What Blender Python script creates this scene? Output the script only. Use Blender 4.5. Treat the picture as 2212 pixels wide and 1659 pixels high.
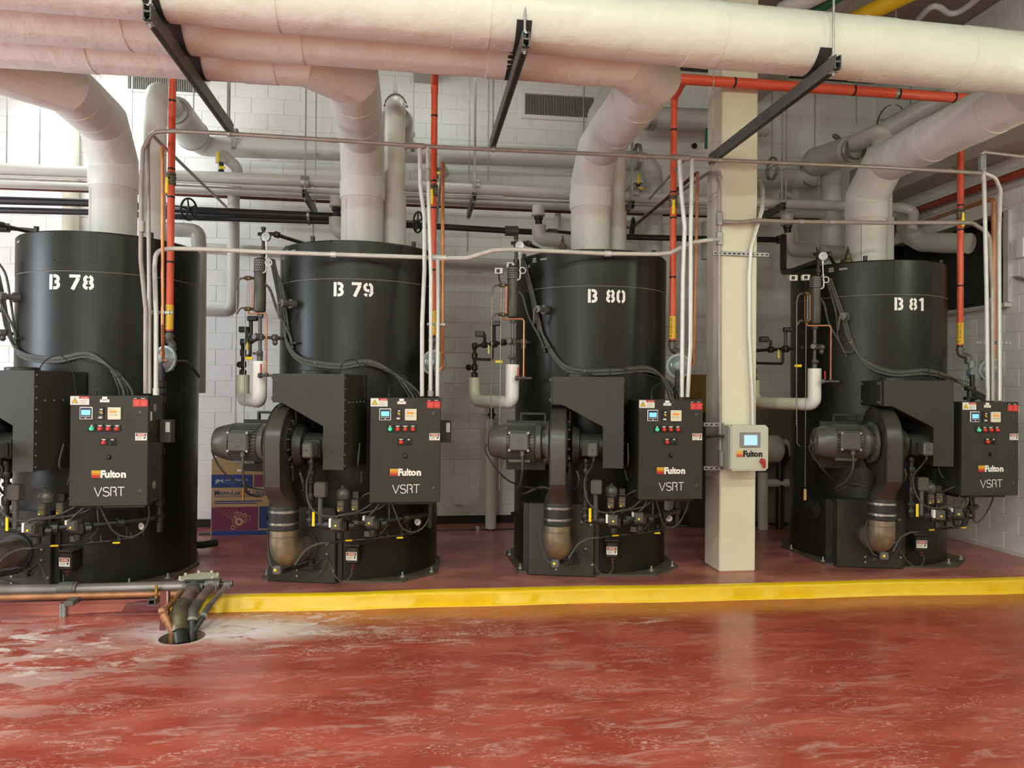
import bpy, math, random
from mathutils import Vector, Matrix
random.seed(7)
PI = math.pi
scene = bpy.context.scene
COL = scene.collection
for o in list(bpy.data.objects):
    bpy.data.objects.remove(o)

# ------------------------------------------------------------------ camera
W, H, F = 2212, 1659, 1580.0
CAM = Vector((0, 0, 1.90))
YAW, PITCH, ROLL = math.radians(7.6), math.radians(0.453), math.radians(0.5)
D_ = Vector((math.sin(YAW) * math.cos(PITCH), math.cos(YAW) * math.cos(PITCH), math.sin(PITCH)))
r0 = Vector((math.cos(YAW), -math.sin(YAW), 0)); u0 = r0.cross(D_)
R_ = r0 * math.cos(ROLL) + u0 * math.sin(ROLL)
U_ = u0 * math.cos(ROLL) - r0 * math.sin(ROLL)
cd = bpy.data.cameras.new('camera')
cam = bpy.data.objects.new('camera', cd); COL.objects.link(cam)
cd.sensor_width = 36.0; cd.lens = F / W * 36.0; cd.clip_start = 0.05; cd.clip_end = 200
cam.matrix_world = Matrix(((R_.x, U_.x, -D_.x, CAM.x), (R_.y, U_.y, -D_.y, CAM.y), (R_.z, U_.z, -D_.z, CAM.z), (0, 0, 0, 1)))
scene.camera = cam

# ------------------------------------------------------------------ exposure, ambient, lamps, added fill
scene.view_settings.view_transform = 'Standard'
scene.view_settings.look = 'None'
scene.view_settings.gamma = 1.0
scene.view_settings.use_curve_mapping = False
scene.view_settings.exposure = -0.14
scene.cycles.max_bounces = 6
scene.cycles.diffuse_bounces = 4
scene.cycles.glossy_bounces = 3
scene.cycles.transmission_bounces = 4
scene.cycles.caustics_reflective = False
scene.cycles.caustics_refractive = False
wd = bpy.data.worlds.new('world'); scene.world = wd; wd.use_nodes = True
wd.node_tree.nodes['Background'].inputs[0].default_value = (0.8, 0.85, 1.0, 1)
wd.node_tree.nodes['Background'].inputs[1].default_value = 0.05

def area(name, loc, target, sx, sy, power, color):
    l = bpy.data.lights.new(name, 'AREA'); l.shape = 'RECTANGLE'; l.size = sx; l.size_y = sy
    l.energy = power; l.color = color
    o = bpy.data.objects.new(name, l); COL.objects.link(o); o.location = loc
    d = Vector(target) - Vector(loc)
    o.rotation_euler = d.to_track_quat('-Z', 'Y').to_euler()
    return o
WARM = (0.89, 1.0, 0.76); NEUT = (0.90, 1.0, 0.91); COOL = (0.80, 0.90, 1.0)
for x, y, p, c in [(-5.0, -2.2, 150, NEUT), (-1.6, -2.2, 145, NEUT), (1.8, -2.2, 125, WARM), (5.0, -2.2, 65, WARM),
                    (-5.0, 1.2, 120, NEUT), (-1.6, 1.2, 100, NEUT), (1.8, 1.2, 80, WARM), (5.0, 1.2, 45, WARM)]:
    area('ceiling_lamp_light', (x, y, 5.55), (x, y + 1.0, 0), 1.2, 0.35, p, c)
area('doorway_daylight', (-7.85, 5.4, 2.4), (0, 6.4, 1.8), 1.8, 3.4, 300, COOL)
area('rear_lamp_and_fill', (-4.0, 8.6, 5.7), (-3.0, 9.4, 1.5), 1.2, 0.3, 60, (0.95, 0.98, 1.0))
area('rear_lamp_and_fill', (0.2, 8.3, 6.0), (0.2, 9.2, 2.0), 1.2, 0.3, 16, NEUT)  # weak fill added to lift the back wall behind the flues
area('front_fill_light', (-2.8, -4.35, 2.6), (-0.8, 6.0, 2.0), 8.0, 2.6, 420, (0.92, 1.0, 0.94))  # broad fill added behind the camera; the front wall has no window
area('wall_lamp_light', (6.45, 3.6, 3.7), (4.5, 6.8, 2.4), 0.35, 0.9, 26, WARM)

# ------------------------------------------------------------------ picture-to-room helpers (points on known planes)
def ray(px, py):
    return D_ + R_ * ((px - W / 2) / F) - U_ * ((py - H / 2) / F)
def Wy(px, py, y):
    v = ray(px, py); return CAM + v * ((y - CAM.y) / v.y)
def Wz(px, py, z):
    v = ray(px, py); return CAM + v * ((z - CAM.z) / v.z)
def Wx(px, py, x):
    v = ray(px, py); return CAM + v * ((x - CAM.x) / v.x)
def depth(p): return (Vector(p) - CAM).dot(D_)
def rpx(diam, p): return diam * 0.5 * depth(p) / F
def proj(p):
    q = Vector(p) - CAM; z = q.dot(D_)
    return (W / 2 + F * q.dot(R_) / z, H / 2 - F * q.dot(U_) / z)

# ------------------------------------------------------------------ materials
def lin(c):
    c = c / 255.0
    return c / 12.92 if c <= 0.04045 else ((c + 0.055) / 1.055) ** 2.4
def rgb(r, g, b): return (lin(r), lin(g), lin(b), 1.0)
MATS = {}
def mat(name, color, rough=0.5, metal=0.0, bump=0.0, bscale=40.0, var=0.0, vscale=6.0, emit=None, estr=0.0, coat=0.0, spec=0.5, color2=None, stretch=(1, 1, 1), alpha=None, trans=0.0):
    m = bpy.data.materials.new(name); m.use_nodes = True
    nt = m.node_tree; b = nt.nodes['Principled BSDF']
    b.inputs['Base Color'].default_value = color
    b.inputs['Roughness'].default_value = rough
    b.inputs['Metallic'].default_value = metal
    b.inputs['Specular IOR Level'].default_value = spec
    b.inputs['Coat Weight'].default_value = coat
    if trans: b.inputs['Transmission Weight'].default_value = trans
    if emit:
        b.inputs['Emission Color'].default_value = emit; b.inputs['Emission Strength'].default_value = estr
    if bump or var:
        tc = nt.nodes.new('ShaderNodeTexCoord'); mp = nt.nodes.new('ShaderNodeMapping')
        mp.inputs['Scale'].default_value = stretch
        nt.links.new(tc.outputs['Object'], mp.inputs['Vector'])
    if var:
        n = nt.nodes.new('ShaderNodeTexNoise'); n.inputs['Scale'].default_value = vscale; n.inputs['Detail'].default_value = 5
        nt.links.new(mp.outputs[0], n.inputs['Vector'])
        r = nt.nodes.new('ShaderNodeValToRGB')
        r.color_ramp.elements[0].position = 0.35; r.color_ramp.elements[1].position = 0.65
        c2 = color2 or tuple(min(1, c * (1 + var)) for c in color[:3]) + (1,)
        r.color_ramp.elements[0].color = tuple(c * (1 - var) for c in color[:3]) + (1,) if color2 is None else color
        r.color_ramp.elements[1].color = c2
        nt.links.new(n.outputs['Fac'], r.inputs['Fac']); nt.links.new(r.outputs['Color'], b.inputs['Base Color'])
        if rough > 0.12:
            mr = nt.nodes.new('ShaderNodeMapRange'); mr.inputs['To Min'].default_value = rough * 0.85; mr.inputs['To Max'].default_value = rough * 1.2
            nt.links.new(n.outputs['Fac'], mr.inputs['Value']); nt.links.new(mr.outputs['Result'], b.inputs['Roughness'])
    if bump:
        n2 = nt.nodes.new('ShaderNodeTexNoise'); n2.inputs['Scale'].default_value = bscale; n2.inputs['Detail'].default_value = 4
        nt.links.new(mp.outputs[0], n2.inputs['Vector'])
        bn = nt.nodes.new('ShaderNodeBump'); bn.inputs['Strength'].default_value = bump; bn.inputs['Distance'].default_value = 0.02
        nt.links.new(n2.outputs['Fac'], bn.inputs['Height']); nt.links.new(bn.outputs['Normal'], b.inputs['Normal'])
    MATS[name] = m
    return m
mat('wrap_white', rgb(226, 230, 221), 0.42, bump=0.6, bscale=7, var=0.03, vscale=3)
mat('wrap_smooth', rgb(222, 221, 211), 0.4, bump=0.08, bscale=20, var=0.03, vscale=4)
mat('pipe_grey', rgb(200, 199, 192), 0.33, bump=0.05, bscale=12, var=0.04, vscale=3)
mat('pvc_white', rgb(240, 238, 230), 0.3, bump=0.04, bscale=8)
mat('pvc_cream', rgb(214, 211, 190), 0.3, bump=0.06, bscale=8, var=0.03)
mat('block_paint', rgb(240, 240, 238), 0.4, bump=0.12, bscale=60, var=0.02, vscale=2)
mat('mortar_paint', rgb(228, 228, 225), 0.6)
mat('charcoal', rgb(29, 29, 25), 0.34, bump=0.02, bscale=30, var=0.10, vscale=3.5, spec=0.3)
mat('charcoal_panel', rgb(55, 55, 51), 0.45, bump=0.03, bscale=200, var=0.05, vscale=5, spec=0.3)
mat('charcoal_dark', rgb(38, 38, 36), 0.45, var=0.15, vscale=8)
mat('cast_black', rgb(40, 39, 38), 0.45, bump=0.15, bscale=80, var=0.15, vscale=12)
mat('motor_grey', rgb(80, 80, 77), 0.3, bump=0.05, bscale=60, var=0.1)
mat('black_iron', rgb(34, 34, 34), 0.4, bump=0.06, bscale=50, var=0.15)
mat('grey_iron', rgb(98, 96, 93), 0.42, metal=0.3, bump=0.1, bscale=60, var=0.15)
mat('gas_red', rgb(226, 92, 62), 0.35, var=0.05, vscale=4)
mat('band_black', rgb(22, 20, 20), 0.5)
mat('copper', rgb(190, 128, 88), 0.35, metal=0.5, var=0.15, vscale=10)
mat('copper_dull', rgb(170, 120, 84), 0.5, metal=0.5, var=0.2, vscale=8)
mat('copper_dark', rgb(92, 46, 34), 0.5, metal=0.4, var=0.15)
mat('conduit', rgb(208, 207, 200), 0.35, metal=0.2, var=0.06, vscale=14)
mat('conduit_dull', rgb(162, 154, 144), 0.4, metal=0.25, var=0.10, vscale=12)
mat('steel', rgb(170, 170, 168), 0.3, metal=0.9)
mat('galv', rgb(168, 169, 166), 0.42, metal=0.5, var=0.15, vscale=20)
mat('strut', rgb(92, 94, 94), 0.45, metal=0.4, var=0.12, vscale=14)
mat('strut_dark', rgb(40, 41, 42), 0.5, var=0.1)
mat('stainless_brown', rgb(142, 128, 106), 0.36, metal=0.45, bump=0.05, bscale=14, var=0.22, vscale=9)
mat('brass', rgb(170, 130, 70), 0.35, metal=0.8, var=0.15, vscale=20)
mat('bronze', rgb(96, 82, 56), 0.4, metal=0.6, var=0.2, vscale=16)
mat('bronze_green', rgb(104, 96, 74), 0.4, metal=0.5, var=0.15, vscale=12)
mat('rubber', rgb(33, 34, 34), 0.55, var=0.15, vscale=20)
mat('cable_grey', rgb(88, 88, 86), 0.45, bump=0.5, bscale=160)
mat('cable_black', rgb(40, 40, 40), 0.5)
mat('regulator_grey', rgb(132, 140, 142), 0.4, metal=0.2, bump=0.05, bscale=40, var=0.08)
mat('glass', rgb(235, 240, 240), 0.08, trans=0.9)
mat('clear_cover', rgb(92, 90, 82), 0.12, trans=0.25)
mat('paint_white', rgb(240, 238, 230), 0.5)
mat('paint_black', rgb(20, 20, 20), 0.5)
mat('plate_white', rgb(236, 234, 226), 0.4)
mat('label_red', rgb(206, 48, 40), 0.45)
mat('label_pale_red', rgb(222, 130, 118), 0.45)
mat('label_yellow', rgb(244, 212, 30), 0.45)
mat('sticker_yellow', rgb(236, 190, 40), 0.45)
mat('tag_yellow', rgb(250, 216, 20), 0.4)
mat('print_grey', rgb(150, 148, 142), 0.5)
mat('orange', rgb(240, 140, 30), 0.45)
mat('orange_deep', rgb(226, 80, 36), 0.45)
mat('amber', rgb(245, 190, 40), 0.45)
mat('lcd_blue', rgb(120, 190, 240), 0.3, emit=rgb(120, 195, 245), estr=0.9)
mat('lcd_pale', rgb(150, 190, 245), 0.3, emit=rgb(150, 190, 250), estr=1.0)
mat('lcd_orange', rgb(222, 140, 60), 0.3, emit=rgb(222, 140, 60), estr=0.35)
mat('lamp_green', rgb(70, 200, 160), 0.25, emit=rgb(60, 210, 160), estr=0.5)
mat('lamp_red', rgb(210, 60, 48), 0.25, emit=rgb(220, 50, 40), estr=0.15)
mat('lamp_yellow', rgb(240, 210, 40), 0.3, emit=rgb(250, 220, 40), estr=0.15)
mat('navy', rgb(24, 34, 62), 0.35)
mat('knob_dark', rgb(28, 28, 28), 0.35)
mat('handle_red', rgb(180, 46, 44), 0.4)
mat('box_grey', rgb(196, 200, 184), 0.42, bump=0.03, bscale=60)
mat('screen_frame', rgb(150, 150, 148), 0.35, metal=0.4)
mat('column_paint', rgb(226, 220, 198), 0.38, bump=0.06, bscale=10, var=0.03, vscale=3)
mat('beam_paint', rgb(178, 172, 158), 0.55, bump=0.08, bscale=18, var=0.05)
mat('ceiling_paint', rgb(150, 141, 124), 0.7, bump=0.06, bscale=10, var=0.05)
mat('pad_maroon', rgb(112, 62, 54), 0.27, bump=0.05, bscale=6, var=0.0)
mat('curb_maroon', rgb(122, 58, 54), 0.4, bump=0.25, bscale=22, var=0.15, vscale=9)
mat('curb_yellow', rgb(234, 192, 24), 0.33, bump=0.22, bscale=12, var=0.04, vscale=7)
mat('cardboard', rgb(190, 154, 108), 0.75, bump=0.05, bscale=60, var=0.04)
mat('print_blue', rgb(44, 64, 124), 0.6)
mat('print_purple', rgb(122, 50, 80), 0.6)
mat('print_tan', rgb(196, 160, 110), 0.65)
mat('print_pale', rgb(196, 200, 196), 0.6)
mat('grille_dark', rgb(26, 26, 26), 0.7)
mat('opening_dark', rgb(56, 58, 52), 0.6, var=0.1)
mat('pipe_green', rgb(40, 110, 84), 0.4)
mat('pipe_yellow', rgb(226, 180, 30), 0.4)
mat('plate_pale', rgb(206, 202, 176), 0.5, var=0.1)
mat('wood', rgb(206, 170, 110), 0.6)
mat('lamp_glow', rgb(255, 250, 240), 0.5, emit=rgb(255, 248, 232), estr=4.0)

# ------------------------------------------------------------------ mesh builder
class M:
    def __init__(s):
        s.v = []; s.f = []; s.fm = []; s.mi = 0
    def m(s, i): s.mi = i; return s
    def add(s, vs, fs, mx=None):
        b = len(s.v)
        s.v += [(mx @ Vector(v)) if mx is not None else Vector(v) for v in vs]
        for f in fs: s.f.append([b + i for i in f]); s.fm.append(s.mi)
        return s
    def box(s, c, sz, ch=0.0, mx=None):
        hx, hy, hz = sz[0] / 2, sz[1] / 2, sz[2] / 2
        c = Vector(c)
        if ch <= 0:
            vs = [c + Vector((x * hx, y * hy, z * hz)) for x in (-1, 1) for y in (-1, 1) for z in (-1, 1)]
            fs = [(0, 1, 3, 2), (4, 6, 7, 5), (0, 4, 5, 1), (2, 3, 7, 6), (0, 2, 6, 4), (1, 5, 7, 3)]
            return s.add(vs, fs, mx)
        ch = min(ch, hx * 0.9, hy * 0.9, hz * 0.9)
        vs = []; idx = {}
        for x in (-1, 1):
            for y in (-1, 1):
                for z in (-1, 1):
                    for k in range(3):
                        p = [x * (hx - (0 if k == 0 else ch)), y * (hy - (0 if k == 1 else ch)), z * (hz - (0 if k == 2 else ch))]
                        idx[(x, y, z, k)] = len(vs); vs.append(c + Vector(p))
        fs = []
        for a in (-1, 1):
            fs.append([idx[(a, y, z, 0)] for y, z in ((-1, -1), (1, -1), (1, 1), (-1, 1))])
            fs.append([idx[(x, a, z, 1)] for x, z in ((-1, -1), (1, -1), (1, 1), (-1, 1))])
            fs.append([idx[(x, y, a, 2)] for x, y in ((-1, -1), (1, -1), (1, 1), (-1, 1))])
            for b in (-1, 1):
                fs.append([idx[(a, b, -1, 0)], idx[(a, b, 1, 0)], idx[(a, b, 1, 1)], idx[(a, b, -1, 1)]])
                fs.append([idx[(a, -1, b, 0)], idx[(a, 1, b, 0)], idx[(a, 1, b, 2)], idx[(a, -1, b, 2)]])
                fs.append([idx[(-1, a, b, 1)], idx[(1, a, b, 1)], idx[(1, a, b, 2)], idx[(-1, a, b, 2)]])
        for x in (-1, 1):
            for y in (-1, 1):
                for z in (-1, 1): fs.append([idx[(x, y, z, k)] for k in range(3)])
        return s.add(vs, fs, mx)
    def tube(s, pts, r, n=12, caps=True, r1=None):
        P = [Vector(p) for p in pts]
        P = [p for i, p in enumerate(P) if i == 0 or (p - P[i - 1]).length > 1e-5]
        if len(P) < 2: return s
        d = [(P[i + 1] - P[i]).normalized() for i in range(len(P) - 1)]
        a = d[0].cross(Vector((0, 0, 1)))
        if a.length < 1e-3: a = Vector((1, 0, 0))
        a.normalize(); b = d[0].cross(a).normalized()
        if r1 is None:
            ring = [P[0] + (a * math.cos(2 * PI * k / n) + b * math.sin(2 * PI * k / n)) * r for k in range(n)]
            rings = [ring]
            for i in range(1, len(P)):
                dp = d[i - 1]
                nn = (dp + d[i]) if i < len(d) else dp
                if nn.length < 1e-4: nn = dp
                nn = nn.normalized(); den = dp.dot(nn)
                rings.append([q + dp * ((P[i] - q).dot(nn) / den) for q in rings[-1]])
        else:
            rings = [[P[j] + (a * math.cos(2 * PI * k / n) + b * math.sin(2 * PI * k / n)) * (r + (r1 - r) * j / (len(P) - 1)) for k in range(n)] for j in range(len(P))]
        vs = [q for ring in rings for q in ring]; fs = []
        for j in range(len(rings) - 1):
            for k in range(n):
                k2 = (k + 1) % n
                fs.append((j * n + k, j * n + k2, (j + 1) * n + k2, (j + 1) * n + k))
        if caps:
            fs.append(list(range(n))[::-1]); fs.append([(len(rings) - 1) * n + k for k in range(n)])
        return s.add(vs, fs)
    def cyl(s, p0, p1, r, n=16, r1=None):
        return s.tube([p0, p1], r, n, True, r1 if r1 is not None else r)
    def lathe(s, prof, p0, axis, n=20, caps=True):
        # prof: (distance along axis, radius)
        p0 = Vector(p0); ax = Vector(axis).normalized()
        a = ax.cross(Vector((0, 0, 1)))
        if a.length < 1e-3: a = Vector((1, 0, 0))
        a.normalize(); b = ax.cross(a)
        vs = []; fs = []
        for h, r in prof:
            for k in range(n):
                t = 2 * PI * k / n
                vs.append(p0 + ax * h + (a * math.cos(t) + b * math.sin(t)) * max(r, 1e-4))
        for j in range(len(prof) - 1):
            for k in range(n):
                k2 = (k + 1) % n
                fs.append((j * n + k, j * n + k2, (j + 1) * n + k2, (j + 1) * n + k))
        if caps:
            fs.append(list(range(n))[::-1]); fs.append([(len(prof) - 1) * n + k for k in range(n)])
        return s.add(vs, fs)
    def prism(s, poly, o, ux, uy, dvec):
        o, ux, uy, dvec = Vector(o), Vector(ux), Vector(uy), Vector(dvec)
        n = len(poly)
        vs = [o + ux * p[0] + uy * p[1] for p in poly]; vs += [v + dvec for v in vs]
        fs = [list(range(n))[::-1], list(range(n, 2 * n))]
        for k in range(n): fs.append((k, (k + 1) % n, n + (k + 1) % n, n + k))
        return s.add(vs, fs)
    def sphere(s, c, r, n=12, m=8, sc=(1, 1, 1)):
        c = Vector(c); vs = []; fs = []
        for j in range(m + 1):
            t = PI * j / m
            for k in range(n):
                p = 2 * PI * k / n
                vs.append(c + Vector((r * sc[0] * math.sin(t) * math.cos(p), r * sc[1] * math.sin(t) * math.sin(p), r * sc[2] * math.cos(t))))
        for j in range(m):
            for k in range(n):
                k2 = (k + 1) % n
                fs.append((j * n + k, (j + 1) * n + k, (j + 1) * n + k2, j * n + k2))
        return s.add(vs, fs)
    def ring(s, c, axis, R, r, n=24, m=8):
        c = Vector(c); ax = Vector(axis).normalized()
        a = ax.cross(Vector((0, 0, 1)))
        if a.length < 1e-3: a = Vector((1, 0, 0))
        a.normalize(); b = ax.cross(a); vs = []; fs = []
        for j in range(n):
            t = 2 * PI * j / n; e = a * math.cos(t) + b * math.sin(t)
            for k in range(m):
                q = 2 * PI * k / m
                vs.append(c + e * (R + r * math.cos(q)) + ax * (r * math.sin(q)))
        for j in range(n):
            for k in range(m):
                fs.append((j * m + k, ((j + 1) % n) * m + k, ((j + 1) % n) * m + (k + 1) % m, j * m + (k + 1) % m))
        return s.add(vs, fs)
    def mesh(s, name, mats, off=None, sharp=35):
        me = bpy.data.meshes.new(name)
        vs = [tuple(v - off) if off is not None else tuple(v) for v in s.v]
        me.from_pydata(vs, [], s.f)
        for mn in (mats if isinstance(mats, (list, tuple)) else [mats]): me.materials.append(MATS[mn])
        me.polygons.foreach_set('material_index', s.fm)
        me.polygons.foreach_set('use_smooth', [True] * len(me.polygons))
        me.update()
        me.set_sharp_from_angle(angle=math.radians(sharp))
        return me
    def build(s, name, mats, parent=None, sharp=35):
        off = None
        if parent is None:
            xs = [v.x for v in s.v]; ys = [v.y for v in s.v]; zs = [v.z for v in s.v]
            off = Vector(((min(xs) + max(xs)) / 2, (min(ys) + max(ys)) / 2, min(zs)))
        o = bpy.data.objects.new(name, s.mesh(name, mats, off, sharp)); COL.objects.link(o)
        if parent is not None: o.parent = parent
        else: o.location = off
        return o

def tag(o, label, cat, group=None):
    o['label'] = label; o['category'] = cat; o['kind'] = 'thing'
    if group: o['group'] = group
    return o
def thing(name, label, cat, loc=(0, 0, 0), rz=0.0, group=None):
    o = bpy.data.objects.new(name, None); COL.objects.link(o)
    o.empty_display_size = 0.1
    o.location = loc; o.rotation_euler = (0, 0, rz)
    return tag(o, label, cat, group)
def structure(o, label=None):
    o['kind'] = 'structure'
    if label: o['label'] = label
    return o
def kids(o): return [c for c in bpy.data.objects if c.parent == o]
CH = {}
def copy_tree(o, loc, rz, label, group=None):
    r = o.copy(); COL.objects.link(r); r.location = loc; r.rotation_euler = (0, 0, rz)
    r['label'] = label
    if group: r['group'] = group
    for c in kids(o):
        c2 = c.copy(); COL.objects.link(c2); c2.parent = r
        for g in kids(c):
            g2 = g.copy(); COL.objects.link(g2); g2.parent = c2
    return r
def fillet(pts, r, n=5):
    P = [Vector(p) for p in pts]; out = [P[0]]
    for i in range(1, len(P) - 1):
        a = (P[i - 1] - P[i]); b = (P[i + 1] - P[i]); la, lb = a.length, b.length
        a.normalize(); b.normalize(); ang = a.angle(b)
        if ang > PI - 0.02: out.append(P[i]); continue
        t = min(r / math.tan(ang / 2), la * 0.48, lb * 0.48); rr = t * math.tan(ang / 2)
        c = P[i] + (a + b).normalized() * (rr / math.sin(ang / 2))
        s0 = P[i] + a * t - c; s1 = P[i] + b * t - c
        tot = s0.angle(s1); axis = s0.cross(s1).normalized()
        for k in range(n + 1):
            out.append(c + Matrix.Rotation(tot * k / n, 3, axis) @ s0)
    out.append(P[-1]); return out
def smooth(pts, n=5):
    P = [Vector(p) for p in pts]; out = []
    for i in range(len(P) - 1):
        p0 = P[max(i - 1, 0)]; p1 = P[i]; p2 = P[i + 1]; p3 = P[min(i + 2, len(P) - 1)]
        for k in range(n):
            t = k / n
            out.append(0.5 * ((2 * p1) + (p2 - p0) * t + (2 * p0 - 5 * p1 + 4 * p2 - p3) * t * t + (3 * p1 - p0 - 3 * p2 + p3) * t ** 3))
    out.append(P[-1]); return out

# writing: strokes and the built-in font
_txt = {}
def text_data(s, size=1.0, offset=0.0, spacing=1.0, shear=0.0):
    key = (s, size, offset, spacing, shear)
    if key not in _txt:
        cu = bpy.data.curves.new('writing', 'FONT'); cu.body = s; cu.size = size; cu.offset = offset
        cu.space_character = spacing; cu.shear = shear; cu.resolution_u = 3
        ob = bpy.data.objects.new('writing', cu); COL.objects.link(ob)
        dg = bpy.context.evaluated_depsgraph_get(); dg.update()
        me = bpy.data.meshes.new_from_object(ob.evaluated_get(dg))
        _txt[key] = ([tuple(v.co) for v in me.vertices], [tuple(p.vertices) for p in me.polygons])
        bpy.data.objects.remove(ob); bpy.data.curves.remove(cu); bpy.data.meshes.remove(me)
    return _txt[key]
def put_text(b, s, o, ux, uy, width=None, height=None, offset=0.0, spacing=1.0, shear=0.0):
    """flat print: scaled to the given width / cap height in the plane (o, ux, uy); o is the lower left corner"""
    vs, fs = text_data(s, 1.0, offset, spacing, shear)
    if not vs: return
    x0 = min(v[0] for v in vs); x1 = max(v[0] for v in vs); y0 = min(v[1] for v in vs); y1 = max(v[1] for v in vs)
    sx = (width / (x1 - x0)) if width else height / (y1 - y0)
    sy = (height / (y1 - y0)) if height else sx
    o, ux, uy = Vector(o), Vector(ux), Vector(uy)
    b.add([o + ux * ((v[0] - x0) * sx) + uy * ((v[1] - y0) * sy) for v in vs], fs)
def ribbon(pts, w):
    P = [Vector((p[0], p[1])) for p in pts]; vs = []; n = len(P)
    closed = (P[0] - P[-1]).length < 1e-6
    for i in range(n):
        if closed and i in (0, n - 1): d0 = (P[-1] - P[-2]).normalized(); d1 = (P[1] - P[0]).normalized()
        else:
            d0 = (P[i] - P[i - 1]).normalized() if i > 0 else (P[1] - P[0]).normalized()
            d1 = (P[i + 1] - P[i]).normalized() if i < n - 1 else d0
        t = (d0 + d1).normalized() if (d0 + d1).length > 1e-4 else d0
        nn = Vector((-t.y, t.x)); k = max(0.5, nn.dot(Vector((-d0.y, d0.x))))
        vs += [P[i] + nn * (w / 2 / k), P[i] - nn * (w / 2 / k)]
    return vs, [(2 * i, 2 * i + 1, 2 * i + 3, 2 * i + 2) for i in range(n - 1)]
def arc(cx, cy, rx, ry, a0, a1, n=8):
    return [(cx + rx * math.cos(math.radians(a0 + (a1 - a0) * k / n)), cy + ry * math.sin(math.radians(a0 + (a1 - a0) * k / n))) for k in range(n + 1)]
def stencil(ch):
    w = 0.2
    if ch == 'B': return 0.66, [ribbon([(0.1, 0), (0.1, 1)], w), ribbon([(0.26, 0.9)] + arc(0.36, 0.7, 0.2, 0.2, 90, -90) + [(0.34, 0.5)], w),
                                ribbon([(0.34, 0.5)] + arc(0.38, 0.3, 0.2, 0.2, 90, -90) + [(0.26, 0.1)], w)]
    if ch == '7': return 0.68, [ribbon([(0.0, 0.9), (0.68, 0.9)], w), ribbon([(0.56, 0.78), (0.2, 0.0)], 0.24)]
    if ch == '8': return 0.70, [ribbon([(0.30, 0.9)] + arc(0.33, 0.7, 0.20, 0.2, 100, 260), w), ribbon([(0.40, 0.9)] + arc(0.37, 0.7, 0.20, 0.2, 80, -80), w),
                                ribbon(arc(0.33, 0.3, 0.23, 0.2, 100, 260) + [(0.30, 0.1)], w), ribbon(arc(0.37, 0.3, 0.23, 0.2, 80, -80) + [(0.40, 0.1)], w)]
    if ch == '9': return 0.70, [ribbon([(0.30, 0.9)] + arc(0.33, 0.67, 0.23, 0.23, 100, 270) + [(0.44, 0.44)], w),
                                ribbon([(0.40, 0.9)] + arc(0.37, 0.67, 0.23, 0.23, 80, 0) + [(0.60, 0.33)] + arc(0.37, 0.33, 0.23, 0.23, 0, -80), w),
                                ribbon(arc(0.33, 0.33, 0.23, 0.23, 260, 205), w)]
    if ch == '0': return 0.66, [ribbon(arc(0.31, 0.67, 0.21, 0.23, 100, 180) + arc(0.31, 0.33, 0.21, 0.23, 180, 260), w),
                                ribbon(arc(0.37, 0.67, 0.21, 0.23, 80, 0) + arc(0.37, 0.33, 0.21, 0.23, 0, -80), w)]
    if ch == '1': return 0.36, [ribbon([(0.26, 0), (0.26, 1.0)], w), ribbon([(0.02, 0.78), (0.2, 0.92)], 0.16)]
    return 0.4, []
VSRT = {'V': (0.80, [[(0.0, 1), (0.40, 0.0), (0.80, 1)]]),
        'S': (0.72, [arc(0.36, 0.75, 0.31, 0.25, 25, 270, 12) + arc(0.36, 0.25, 0.33, 0.25, 90, -160, 12)]),
        'R': (0.66, [[(0.04, 0), (0.04, 1), (0.36, 1)] + arc(0.36, 0.76, 0.26, 0.24, 90, -90, 8) + [(0.46, 0.5)] + arc(0.48, 0.36, 0.12, 0.14, 90, 0, 4) + [(0.62, 0)]]),
        'T': (0.74, [[(0.0, 1), (0.74, 1)], [(0.37, 1), (0.37, 0)]])}
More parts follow.
